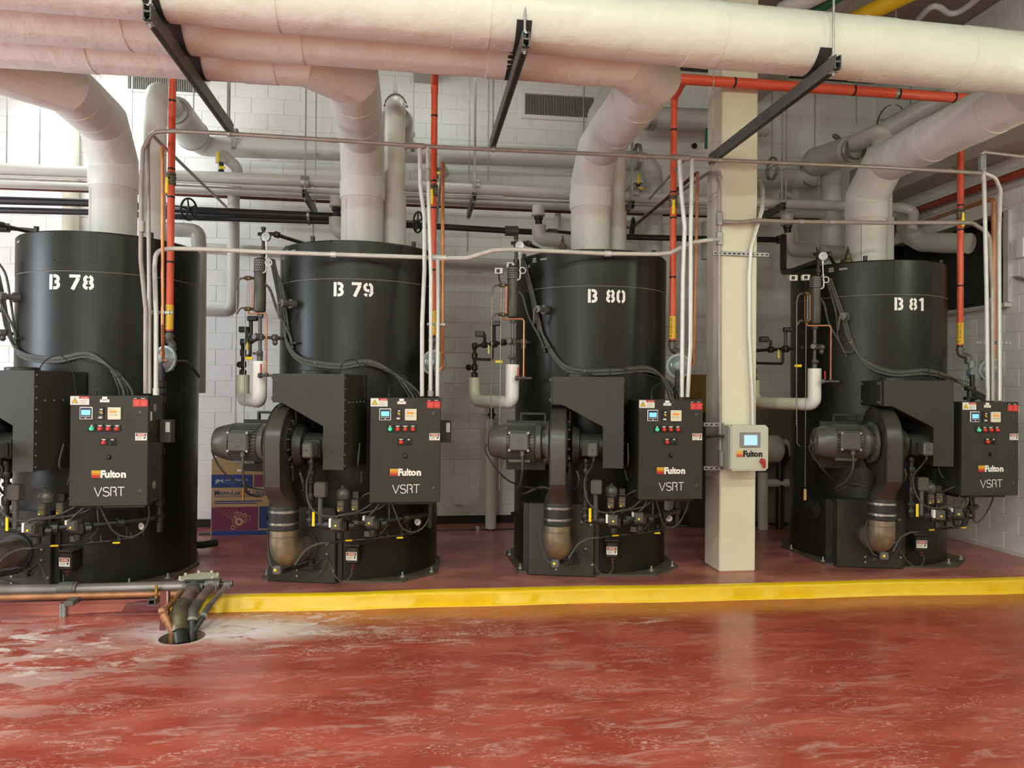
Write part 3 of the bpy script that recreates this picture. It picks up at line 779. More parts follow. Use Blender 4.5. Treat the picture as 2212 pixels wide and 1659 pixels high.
def number_print(par, s, starts, zc=2.692, hgt=0.132):
    for ch, a0, a1 in starts:
        b = M(); wch, parts = stencil(ch); arcw = math.radians(a1 - a0) * RS
        for vs, fs in parts:
            b.add([on_shell(math.degrees(math.radians(a0) + v[0] / wch * arcw / RS), zc - hgt / 2 + v[1] * hgt, RS + 0.0015) for v in vs], fs)
        b.build('stencil_letter' if ch == 'B' else 'stencil_digit', 'paint_white', par)
proto = {}
WHICH = {'78': 'boiler B 78 by the floor drain', '79': 'boiler B 79 by the carton', '80': 'boiler B 80 left of the column', '81': 'boiler B 81 by the right wall'}
boiler_label = {
    '78': 'charcoal steam boiler stencilled B 78, beside the floor pipes and drain',
    '79': 'charcoal steam boiler stencilled B 79, next to the cardboard carton',
    '80': 'charcoal steam boiler stencilled B 80, standing just before the cream column',
    '81': 'charcoal steam boiler stencilled B 81, between the cream column and right wall'}
bo = make_boiler()
roots = {}
for k, (bk, pos) in enumerate(BOILERS.items()):
    r = bo if k == 0 else copy_tree(bo, (0, 0, 0), 0, 'x')
    r.location = (*pos, PADZ); r.rotation_euler = (0, 0, -TH); r['label'] = boiler_label[bk]; r['group'] = 'charcoal boilers along the pad'
    roots[bk] = r
def span(a0, a1, w): return [(a0 + (a1 - a0) * x0, a0 + (a1 - a0) * x1) for x0, x1 in w]
NUM = {'78': [('B', -2.4, 4.6), ('7', 10.5, 17.0), ('8', 18.4, 24.9)], '79': [('B', -0.2, 6.4), ('7', 11.8, 18.2), ('9', 19.3, 25.8)],
       '80': [('B', -1.2, 5.2), ('8', 11.4, 17.8), ('0', 18.9, 25.3)], '81': [('B', -0.1, 6.1), ('8', 10.7, 17.0), ('1', 18.6, 22.6)]}
for bk in BOILERS: number_print(roots[bk], bk, NUM[bk])

def spread(protot, labels, group):
    """place the prototype at boiler 78 and its copies at the other boilers"""
    for k, bk in enumerate(BOILERS):
        if bk not in labels: continue
        r = protot if protot.get('used') is None else copy_tree(protot, (0, 0, 0), 0, 'x')
        protot['used'] = 1
        r.location = (*BOILERS[bk], PADZ); r.rotation_euler = (0, 0, -TH); r['label'] = labels[bk]; r['group'] = group
        proto[(protot.name.split('.')[0], bk)] = r
    for o in bpy.data.objects:
        if 'used' in o.keys() and o != protot: del o['used']
    del protot['used']

# ---- burner: air box, fan volute, motor, outlet duct, hose and elbow
def make_burner():
    t = thing('burner', 'x', 'burner', (0, 0, 0))
    b = M()
    poly = [(-0.315, 1.90), (-0.315, 1.655), (-0.235, 1.655), (0.13, 1.46), (0.13, 1.095), (0.31, 1.095), (0.31, 1.90)]
    b.prism(poly, (0, -1.37, 0), (1, 0, 0), (0, 0, 1), (0, 0.60, 0))
    ab = b.build('air_box', 'charcoal_panel', t, sharp=20)
    b = M(); b.lathe([(0, 0.13), (0.03, 0.13), (0.035, 0.115)], (-0.09, -1.02, 1.90), (0, 0, 1), 28); b.build('box_collar', 'charcoal_dark', t)
    for k in range(9):
        for yy in (-1.345,):
            q = M(); q.lathe([(0, 0.007), (0.004, 0.005)], (0.31, yy, 1.13 + 0.092 * k), (1, 0, 0), 6); o = q.build('rivet', 'galv', t); o.parent = ab
    for k in range(5):
        q = M(); q.lathe([(0, 0.007), (0.004, 0.005)], (0.31, -1.25 + 0.10 * k, 1.66), (1, 0, 0), 6); o = q.build('rivet', 'galv', t); o.parent = ab
    b = M(); b.box((-0.325, -1.08, 1.78), (0.02, 0.52, 0.24), 0.004); o = b.build('side_hatch', 'charcoal_dark', t)
    for yy in (-1.31, -0.86):
        for zz in (1.69, 1.87):
            q = M(); q.cyl((-0.335, yy, zz), (-0.35, yy, zz), 0.016, 8); c = q.build('hatch_bolt', 'grey_iron', t); c.parent = o
    # volute: spiral in the y-z plane, squared outlet running down its front
    cy, cz = -1.13, 1.30; pr = []
    for k in range(29):
        deg = 180 - 275 * k / 28.0                 # front, over the top, to the rear and underneath
        R = 0.372 - 0.10 * (k / 28.0); a = math.radians(deg)
        pr.append((cy + R * math.cos(a), cz + R * math.sin(a)))
    pr = [(-1.485, 0.955)] + pr + [(-1.245, 0.955)]
    b = M(); b.prism(pr, (-0.330, 0, 0), (0, 1, 0), (0, 0, 1), (0.136, 0, 0)); vol = b.build('volute', 'charcoal_vol', t, sharp=25)
    b = M()
    for x in (-0.330, -0.194):
        b.tube([Vector((x, p[0], p[1])) for p in pr[:-1]], 0.006, 6)
    o = b.build('rim', 'cast_black', t); o.parent = vol
    b = M(); b.lathe([(0, 0.27), (0.012, 0.27), (0.014, 0.22), (0.05, 0.17), (0.06, 0.13)], (-0.192, cy, cz), (1, 0, 0), 32); o = b.build('inlet_cone', 'cast_black', t); o.parent = vol
    fin = M(); fin.box((0.018, 0, 0.235), (0.034, 0.012, 0.06), 0.003); fm = fin.mesh('fin', 'galv_dark')
    for k in range(18):
        o = bpy.data.objects.new('fin', fm); COL.objects.link(o); o.parent = vol; o.location = (-0.192, cy, cz); o.rotation_euler = (math.radians(20 * k), 0, 0)
    b = M(); b.prism([(0, 0), (0.10, 0.03), (0.09, 0.15), (0.03, 0.19), (-0.02, 0.15)], (-0.17, cy - 0.16, 0.985), (0, 1, 0), (0, 0, 1), (0.012, 0, 0))
    b.prism([(0, 0), (0.10, 0.03), (0.09, 0.15), (0.03, 0.19), (-0.02, 0.15)], (-0.17, cy - 0.1, 1.44), (0, 1, 0), (0, 0, 1), (0.012, 0, 0)); b.build('bracket', 'charcoal_panel', t)
    # outlet: square to round
    b = M(); n = 24; vs = []
    def sq(k):
        a = 2 * PI * k / n; c, s_ = math.cos(a), math.sin(a); q = 1 / max(abs(c), abs(s_)); return c * q, s_ * q
    for f in range(6):
        u = f / 5.0; u2 = u * u * (3 - 2 * u)
        for k in range(n):
            sx, sy = sq(k); a = 2 * PI * k / n
            p0 = Vector((-0.262 + 0.068 * sx, -1.365 + 0.12 * sy, 0.957)); p1 = Vector((-0.272 + 0.118 * math.cos(a), -1.225 + 0.118 * math.sin(a), 0.765))
            vs.append(p0.lerp(p1, u2) if f else p0); vs[-1].z = 0.957 + (0.765 - 0.957) * u
    b.add(vs, [(f * n + k, f * n + (k + 1) % n, (f + 1) * n + (k + 1) % n, (f + 1) * n + k) for f in range(5) for k in range(n)])
    b.build('outlet_duct', 'duct_brown', t, sharp=50)
    hx, hy = -0.272, -1.222
    b = M(); b.lathe([(0, 0.127), (0.006, 0.133), (0.012, 0.128), (0.10, 0.126), (0.19, 0.128), (0.205, 0.124)], (hx, hy, 0.56), (0, 0, 1), 28); b.build('hose', 'rubber', t)
    for z in (0.605, 0.708):
        b = M(); b.lathe([(0, 0.130), (0.022, 0.130)], (hx, hy, z), (0, 0, 1), 32, caps=False); b.box((hx, hy - 0.134, z + 0.011), (0.07, 0.012, 0.016), 0.003)
        b.cyl((hx - 0.045, hy - 0.138, z + 0.011), (hx + 0.045, hy - 0.138, z + 0.011), 0.006, 6); b.build('hose_clamp', 'steel', t)
    b = M(); b.tube(fillet([(hx, hy, 0.57), (hx, hy, 0.335), (hx + 0.02, -0.855, 0.335)], 0.17, 8), 0.117, 24); el = b.build('elbow', 'stainless_brown', t)
    b = M(); b.lathe([(0, 0.1195), (0.006, 0.1195)], (hx, hy, 0.50), (0, 0, 1), 28, caps=False); b.ring((hx + 0.014, -0.97, 0.335), (0, 1, 0), 0.119, 0.004, 24, 6); o = b.build('weld_bead', 'grey_iron', t); o.parent = el
    b = M(); b.lathe([(0, 0.155), (0.014, 0.155), (0.018, 0.12)], (hx + 0.02, -0.862, 0.335), (0, -1, 0), 28); b.build('flange', 'charcoal_dark', t)
    # flame sensor and pilot fittings under the elbow
    b = M(); b.box((-0.285, -1.31, 0.225), (0.075, 0.05, 0.075), 0.012); fs_ = b.build('flame_sensor', 'grey_iron', t)
    q = M(); q.lathe([(0, 0.013), (0.006, 0.010)], (-0.293, -1.336, 0.23), (0, -1, 0), 12); o = q.build('sensor_eye', 'lamp_yellow', t); o.parent = fs_
    b = M(); b.box((-0.19, -0.87, 0.17), (0.12, 0.03, 0.10), 0.005); b.cyl((-0.33, -1.2, 0.17), (-0.20, -0.9, 0.18), 0.02, 8); b.cyl((-0.21, -1.2, 0.235), (-0.12, -1.1, 0.25), 0.012, 8)
    b.ring((-0.12, -0.90, 0.20), (0, 1, 0), 0.02, 0.006, 12, 6); b.ring((-0.10, -0.90, 0.15), (0, 1, 0), 0.02, 0.006, 12, 6); b.build('pilot_fitting', 'black_iron', t)
    # burner snout with damper drive
    b = M(); b.lathe([(0, 0.19), (0.05, 0.155), (0.06, 0.155), (0.07, 0.115), (0.33, 0.115), (0.335, 0.155), (0.36, 0.155)], (-0.14, -1.20, 1.28), (1, 0, 0), 28); b.build('snout', 'cast_black', t)
    b = M(); b.box((0.037, -1.42, 1.265), (0.085, 0.15, 0.125), 0.012); sv = b.build('damper_drive', 'motor_grey', t)
    b = M(); b.box((0.02, -1.33, 1.27), (0.15, 0.03, 0.15), 0.005); b.cyl((0.02, -1.345, 1.25), (0.02, -1.1, 1.25), 0.03, 8); b.cyl((0.05, -1.41, 1.20), (0.05, -1.41, 1.16), 0.013, 8); o = b.build('drive_bracket', 'black_iron', t)
    q = M(); q.cyl((0.037, -1.495, 1.265), (0.037, -1.50, 1.265), 0.006, 8); o = q.build('drive_screw', 'knob_dark', t); o.parent = sv
    # motor
    my, mz = -1.19, 1.30; b = M()
    b.lathe([(0, 0.152), (0.25, 0.152)], (-0.735, my, mz), (1, 0, 0), 32)
    for k in range(36):
        a = 2 * PI * k / 36
        if 200 < math.degrees(a) % 360 < 250: continue
        mxr = Matrix.Translation((-0.61, my, mz)) @ Matrix.Rotation(a, 4, 'X'); b.box((0, 0, 0.158), (0.25, 0.006, 0.024), mx=mxr)
    mo = b.build('motor', 'motor_grey', t)
    b = M(); b.lathe([(0, 0.0), (0.0, 0.10), (0.012, 0.128), (0.06, 0.145), (0.165, 0.168), (0.175, 0.168), (0.175, 0.15)], (-0.905, my, mz), (1, 0, 0), 36, caps=False); fc = b.build('fan_cover', 'motor_grey', t); fc.parent = mo
    b = M()
    for rr in (0.045, 0.07, 0.095): b.ring((-0.906, my, mz), (1, 0, 0), rr, 0.004, 28, 6)
    b.cyl((-0.905, my, mz - 0.02), (-0.93, my, mz - 0.02), 0.014, 8); o = b.build('cover_grille', 'galv_dark', t); o.parent = mo
    b = M(); b.lathe([(0, 0.15), (0.02, 0.168), (0.06, 0.168), (0.075, 0.13), (0.10, 0.13), (0.105, 0.20), (0.135, 0.20)], (-0.485, my, mz), (1, 0, 0), 32)
    for k in range(8):
        a = 2 * PI * k / 8 + .2; b.cyl((-0.395, my + 0.185 * math.cos(a), mz + 0.185 * math.sin(a)), (-0.36, my + 0.185 * math.cos(a), mz + 0.185 * math.sin(a)), 0.014, 6)
    b.box((-0.62, my, mz - 0.165), (0.2, 0.16, 0.03), 0.004); o = b.build('end_bell', 'motor_grey', t); o.parent = mo
    b = M(); b.box((-0.615, -1.352, 1.318), (0.185, 0.09, 0.17), 0.014); b.box((-0.615, -1.31, 1.318), (0.20, 0.03, 0.185), 0.006)
    tb = b.build('terminal_box', 'motor_grey', t); b = M()
    for dx in (-0.085, 0.085):
        for dz in (-0.078, 0.078): b.lathe([(0, 0.012), (0.008, 0.010)], (-0.615 + dx, -1.392, 1.318 + dz), (0, -1, 0), 8)
    b.build('box_screw', 'galv', t)
    b = M(); o0 = Vector((-0.655, -1.397, 1.30)); ux, uz = Vector((1, 0, 0)), Vector((0, 0, 1))
    def stroke(pts, w=0.007):
        vs, fs = ribbon(pts, w); b.add([o0 + ux * v[0] + uz * v[1] + Vector((0, -0.003, 0)) for v in vs], fs)
    stroke([(0, 0.032), (0, 0), (0.024, 0), (0.024, 0.032)]); stroke([(0.012, 0.0), (0.012, 0.03)])
    stroke([(0.052, 0), (0.033, 0), (0.033, 0.032), (0.052, 0.032), (0.052, 0.016), (0.033, 0.016)]); stroke([(0.082, 0), (0.062, 0), (0.062, 0.032), (0.082, 0.032)]); stroke([(0.082, 0.016), (0.082, -0.006), (0.0, -0.010)])
    b.build('cast_lettering', 'grey_iron', t)
    b = M(); b.cyl((-0.585, -1.35, 1.235), (-0.585, -1.35, 1.19), 0.022, 10); b.build('cable_gland', 'grey_iron', t)
    # mounting plate behind the motor, lifting handle above
    b = M(); b.box((-0.59, -0.95, 1.255), (0.375, 0.02, 0.47), 0.003); b.box((-0.70, -0.72, 1.20), (0.04, 0.46, 0.30)); b.box((-0.46, -0.82, 1.20), (0.04, 0.26, 0.30)); mp_ = b.build('mounting_plate', 'charcoal_panel', t)
    for x in (-0.63, -0.52):
        q = M(); q.lathe([(0, 0.017), (0.001, 0.017)], (x, -0.961, 1.06), (0, -1, 0), 14); o = q.build('plate_hole', 'paint_black', t); o.parent = mp_
    b = M(); b.box((-0.525, -0.94, 1.555), (0.25, 0.035, 0.022), 0.003); b.box((-0.64, -0.94, 1.52), (0.02, 0.03, 0.07)); b.box((-0.41, -0.94, 1.52), (0.02, 0.03, 0.07)); b.build('lifting_handle', 'charcoal_panel', t)
    # cables from motor and cover
    b = M(); b.tube(smooth([(-0.585, -1.35, 1.20), (-0.585, -1.345, 1.06), (-0.61, -1.25, 0.93), (-0.66, -1.10, 0.84), (-0.60, -0.98, 0.80), (-0.45, -0.95, 0.86), (-0.33, -0.97, 0.84)]), 0.011, 8)
    b.build('motor_cable', 'cable_grey2', t)
    b = M(); b.tube(smooth([(-0.925, my, mz - 0.02), (-0.945, -1.2, 1.22), (-0.86, -1.22, 1.08), (-0.74, -1.18, 0.95), (-0.60, -1.08, 0.88), (-0.42, -1.02, 0.85)]), 0.008, 8); b.build('fan_cable', 'cable_black', t)
    b = M(); b.tube(smooth([(-0.10, -1.3, 1.06), (-0.08, -1.28, 0.98), (-0.10, -1.2, 0.90), (-0.16, -1.08, 0.87)]), 0.011, 8); b.build('air_tube', 'cable_grey2', t)
    b = M(); b.tube(smooth([(-0.41, -1.23, 0.55), (-0.42, -1.2, 0.40), (-0.38, -1.24, 0.26), (-0.33, -1.25, 0.21)]), 0.007, 6)
    b.build('air_tube', 'cable_grey2', t)
    return t
spread(make_burner(), {
    '78': 'dark burner of boiler B 78, cut by the photo edge, with stepped air box',
    '79': 'burner of boiler B 79 with tan elbow, in front of the carton',
    '80': 'burner of boiler B 80 with brown elbow, left of the column',
    '81': 'burner of boiler B 81 right of the cream column'}, 'burners on the boiler fronts')

# ---- gas train under the burner
def make_gas():
    t = thing('gas_train', 'x', 'gas train', (0, 0, 0))
    b = M(); pts = [(-0.02, -1.25, 1.17), (-0.02, -1.25, 0.60)]
    b.tube(pts, 0.022, 12)
    for z, r, h in ((1.12, 0.034, 0.05), (1.02, 0.04, 0.06), (0.96, 0.034, 0.03), (0.80, 0.036, 0.08), (0.70, 0.04, 0.04), (0.62, 0.036, 0.05)): b.lathe([(0, r * .85), (h * .2, r), (h * .8, r), (h, r * .85)], (-0.02, -1.25, z), (0, 0, 1), 10)
    b.build('riser', 'black_iron', t)
    man = [(-0.02, -1.25, 0.61), (0.12, -1.24, 0.61), (0.34, -1.16, 0.615), (0.52, -1.03, 0.615), (0.70, -0.85, 0.615), (0.87, -0.64, 0.62), (0.87, -0.62, 0.62)]
    b = M(); b.tube(fillet(man, 0.05, 3), 0.026, 12)
    for p, q in ((0.08, 1), (0.3, 1.2), (0.45, 1.1), (0.63, 1.0), (0.78, 1.1)):
        i = min(range(len(man)), key=lambda k: abs(man[k][0] - p)); a = Vector(man[max(i - 1, 0)]); c = Vector(man[min(i + 1, len(man) - 1)]); d = (c - a).normalized(); m_ = Vector(man[i])
        b.lathe([(-0.03, 0.034), (-0.025, 0.042 * q), (0.025, 0.042 * q), (0.03, 0.034)], m_, d, 10)
    b.build('manifold', 'black_iron', t)
    for (x, y) in ((0.235, -1.215), (0.475, -1.06)):
        b = M(); b.box((x, y, 0.60), (0.13, 0.10, 0.10), 0.018, mx=None); b.lathe([(0, 0.03), (0.05, 0.03), (0.06, 0.02)], (x, y - 0.01, 0.55), (0, 0, -1), 12); b.lathe([(0, 0.035), (0.045, 0.035)], (x + 0.07, y, 0.6), (1, 0.4, 0), 12)
        b.build('valve_body', 'black_iron', t)
    for (x, y, z, s_) in ((0.226, -1.30, 0.631, 0.085), (0.463, -1.125, 0.628, 0.085)):
        b = M(); b.box((x, y + 0.03, z), (s_, 0.07, s_ * 1.05), 0.008); a = b.build('valve_actuator', 'clear_cover', t)
        q = M(); q.box((x, y - 0.012, z), (s_ * .8, 0.012, s_ * .82), 0.003); o = q.build('actuator_frame', 'motor_grey', t); o.parent = a
        q = M(); q.lathe([(0, .010), (.006, .008)], (x, y - 0.019, z - 0.012), (0, -1, 0), 10); o = q.build('status_lamp', 'lamp_yellow', t); o.parent = a
        q = M()
        for dx in (-1, 1):
            for dz in (-1, 1): q.lathe([(0, .005), (.004, .004)], (x + dx * s_ * .38, y - 0.008, z + dz * s_ * .38), (0, -1, 0), 6)
        o = q.build('cover_screw', 'galv', t); o.parent = a
        q = M(); q.box((x - s_ * .5 - 0.012, y + 0.02, z + 0.006), (0.02, 0.05, s_ * .9), 0.002); q.build('white_tag', 'plate_white', t)
    for (x, y, z) in ((0.207, -1.12, 0.756), (0.313, -1.05, 0.757)):
        b = M(); b.box((x, y, z), (0.062, 0.07, 0.10), 0.006); a = b.build('proof_switch', 'clear_cover', t)
        q = M(); q.box((x + 0.004, y - 0.037, z + 0.018), (0.042, 0.004, 0.014)); q.box((x, y - 0.037, z - 0.02), (0.05, 0.003, 0.03)); o = q.build('switch_face', 'sticker_dark', t); o.parent = a
        q = M(); q.lathe([(0, .008), (.004, .006)], (x - 0.012, y - 0.039, z - 0.036), (0, -1, 0), 8); o = q.build('status_lamp', 'lamp_yellow', t); o.parent = a
        q = M(); q.cyl((x, y + 0.02, 0.62), (x, y + 0.02, z - 0.04), 0.02, 8); q.build('switch_stem', 'black_iron', t)
    b = M(); b.lathe([(-0.05, 0.03), (-0.04, 0.055), (-0.005, 0.06), (0.005, 0.06), (0.03, 0.05), (0.05, 0.025), (0.055, 0.012), (0.075, 0.012)], (0.212, -1.10, 0.862), (0, -0.25, 1), 20); b.build('pilot_regulator', 'motor_grey', t)
    b = M(); b.box((0.315, -1.04, 0.845), (0.06, 0.06, 0.07), 0.006); b.build('relay_box', 'charcoal_dark', t)
    b = M(); b.box((0.077, -1.26, 0.915), (0.095, 0.08, 0.13), 0.008); b.box((0.035, -1.26, 0.915), (0.02, 0.085, 0.11), 0.004); b.cyl((0.07, -1.26, 0.85), (0.07, -1.26, 0.62), 0.02, 8); b.build('control_box', 'motor_grey', t)
    b = M(); b.box((0.022, -1.29, 0.665), (0.024, 0.012, 0.125), 0.004); b.build('yellow_handle', 'tag_yellow', t)
    # pilot line low down
    pl = [(0.10, -1.12, 0.43), (0.254, -1.03, 0.44), (0.45, -0.98, 0.45), (0.62, -0.85, 0.455), (0.76, -0.68, 0.455)]
    b = M(); b.tube(fillet(pl, 0.05, 3), 0.010, 8)
    for x, y in ((0.5, -0.94), (0.56, -0.9), (0.66, -0.81), (0.72, -0.73)):
        b.lathe([(-0.02, 0.012), (-0.015, 0.02), (0.015, 0.02), (0.02, 0.012)], (x, y, 0.455), (0.7, 0.7, 0), 8); b.cyl((x, y, 0.455), (x, y, 0.51), 0.012, 8)
    b.cyl((0.70, -0.76, 0.455), (0.70, -0.76, 0.62), 0.008, 8); b.lathe([(0, .01), (.02, .016), (.05, .016), (.06, .008)], (0.70, -0.76, 0.52), (0, 0, 1), 8)
    b.cyl((0.783, -0.65, 0.455), (0.783, -0.65, 0.53), 0.007, 8); b.build('pilot_line', 'black_iron', t)
    b = M(); b.box((0.44, -1.03, 0.505), (0.10, 0.06, 0.055), 0.006); b.build('solenoid', 'motor_grey', t)
    for (x, y, z, l) in ((0.254, -1.056, 0.443, 0.062), (0.655, -0.835, 0.435, 0.06)):
        b = M(); b.box((0, 0, 0), (l, 0.014, 0.016), 0.004, mx=Matrix.Translation((x, y, z)) @ Matrix.Rotation(math.radians(20), 4, 'Z')); b.build('yellow_lever', 'tag_yellow', t)
    b = M(); b.lathe([(0, 0.036), (0.022, 0.036)], (0.783, -0.655, 0.552), (-0.25, -1, 0), 20); g = b.build('pressure_gauge', 'galv_dark', t)
    q = M(); q.lathe([(0.0225, 0.031), (0.0235, 0.0)], (0.783, -0.655, 0.552), (-0.25, -1, 0), 20, caps=False); o = q.build('dial', 'plate_white', t); o.parent = g
    q = M(); q.box((0, 0, 0), (0.034, 0.002, 0.004), mx=Matrix.Translation((0.777, -0.681, 0.552)) @ Matrix.Rotation(math.radians(-14), 4, 'Z') @ Matrix.Rotation(-0.6, 4, 'Y')); o = q.build('needle', 'paint_black', t); o.parent = g
    # hoses
    b = M()
    b.tube(smooth([(0.10, -1.12, 0.43), (0.02, -1.14, 0.425), (-0.08, -1.17, 0.38), (-0.14, -1.2, 0.30), (-0.17, -1.22, 0.25)]), 0.012, 8)
    b.build('pilot_hose', 'cable_grey2', t)
    wires = [[(0.55, -1.05, 0.80), (0.50, -1.14, 0.72), (0.47, -1.14, 0.69), (0.463, -1.13, 0.675)],
             [(0.50, -1.10, 0.80), (0.40, -1.20, 0.73), (0.30, -1.30, 0.715), (0.24, -1.31, 0.70), (0.226, -1.30, 0.675)],
             [(0.60, -1.0, 0.80), (0.52, -1.10, 0.73), (0.32, -1.22, 0.70), (0.12, -1.32, 0.70), (0.0, -1.34, 0.80), (-0.03, -1.32, 0.98), (0.03, -1.36, 1.10), (0.05, -1.41, 1.17)],
             [(0.62, -1.02, 0.80), (0.66, -0.98, 0.66), (0.70, -0.92, 0.54), (0.78, -0.84, 0.49), (0.87, -0.78, 0.54), (0.93, -0.80, 0.68), (0.94, -0.85, 0.80)],
             [(0.58, -0.98, 0.80), (0.60, -1.0, 0.70), (0.58, -0.97, 0.58), (0.52, -0.99, 0.50)],
             [(0.36, -1.05, 0.95), (0.34, -1.0, 1.05), (0.36, -1.15, 1.12), (0.36, -1.10, 1.3)],
             [(0.34, -1.02, 0.80), (0.40, -1.08, 0.85), (0.46, -1.06, 0.87), (0.50, -1.0, 0.86)]]
    for w_ in wires:
        b = M(); b.tube(smooth(w_), 0.0075, 7); b.build('wire', 'cable_grey2', t)
    # bottom loop from the transformer to the pilot fittings
    b = M(); b.tube(smooth([(0.235, -0.92, 0.17), (0.235, -0.93, 0.10), (0.18, -0.95, 0.05), (0.10, -0.93, 0.08), (0.02, -0.90, 0.20), (-0.03, -0.89, 0.25), (-0.10, -0.92, 0.19), (-0.16, -1.0, 0.17)]), 0.005, 6)
    b.tube(smooth([(-0.20, -1.1, 0.17), (-0.12, -0.95, 0.08), (-0.05, -0.92, 0.12), (0.0, -0.9, 0.22)]), 0.005, 6); b.build('ignition_lead', 'cable_grey2', t)
    return t
gl = 'black gas pipework with yellow handle low on %s'
spread(make_gas(), {bk: gl % WHICH[bk] for bk in BOILERS}, 'gas trains under the cabinets')

# ---- ignition transformer
t = thing('ignition_transformer', 'x', 'transformer', (0, 0, 0))
M().box((0.228, -0.835, 0.275), (0.115, 0.13, 0.16), 0.014).build('case', 'charcoal_dark', t)
M().box((0.225, -0.83, 0.36), (0.13, 0.12, 0.014), 0.005).build('mounting_strap', 'motor_grey', t)
sticker_danger('danger_label', t, (0.178, -0.902, 0.232), (1, 0, 0), (0, 0, 1), (0, -1, 0), 0.10, 0.075)
b = M(); b.lathe([(0, 0.03), (0.012, 0.03), (0.014, 0.014), (0.05, 0.014)], (0.235, -0.87, 0.197), (0, 0, -1), 10); b.build('lead_boot', 'copper_dark', t)
tl = 'small black ignition box at the foot of %s'
spread(t, {bk: tl % WHICH[bk] for bk in BOILERS}, 'ignition boxes at the boiler feet')
mat('cable_mid', rgb(98, 98, 95), 0.42, bump=0.6, bscale=240)
mat('chain_grey', rgb(150, 146, 132), 0.4, metal=0.5)
mat('column_olive', rgb(66, 64, 52), 0.4, var=0.12, vscale=10)
mat('plate_cream', rgb(232, 224, 200), 0.4)
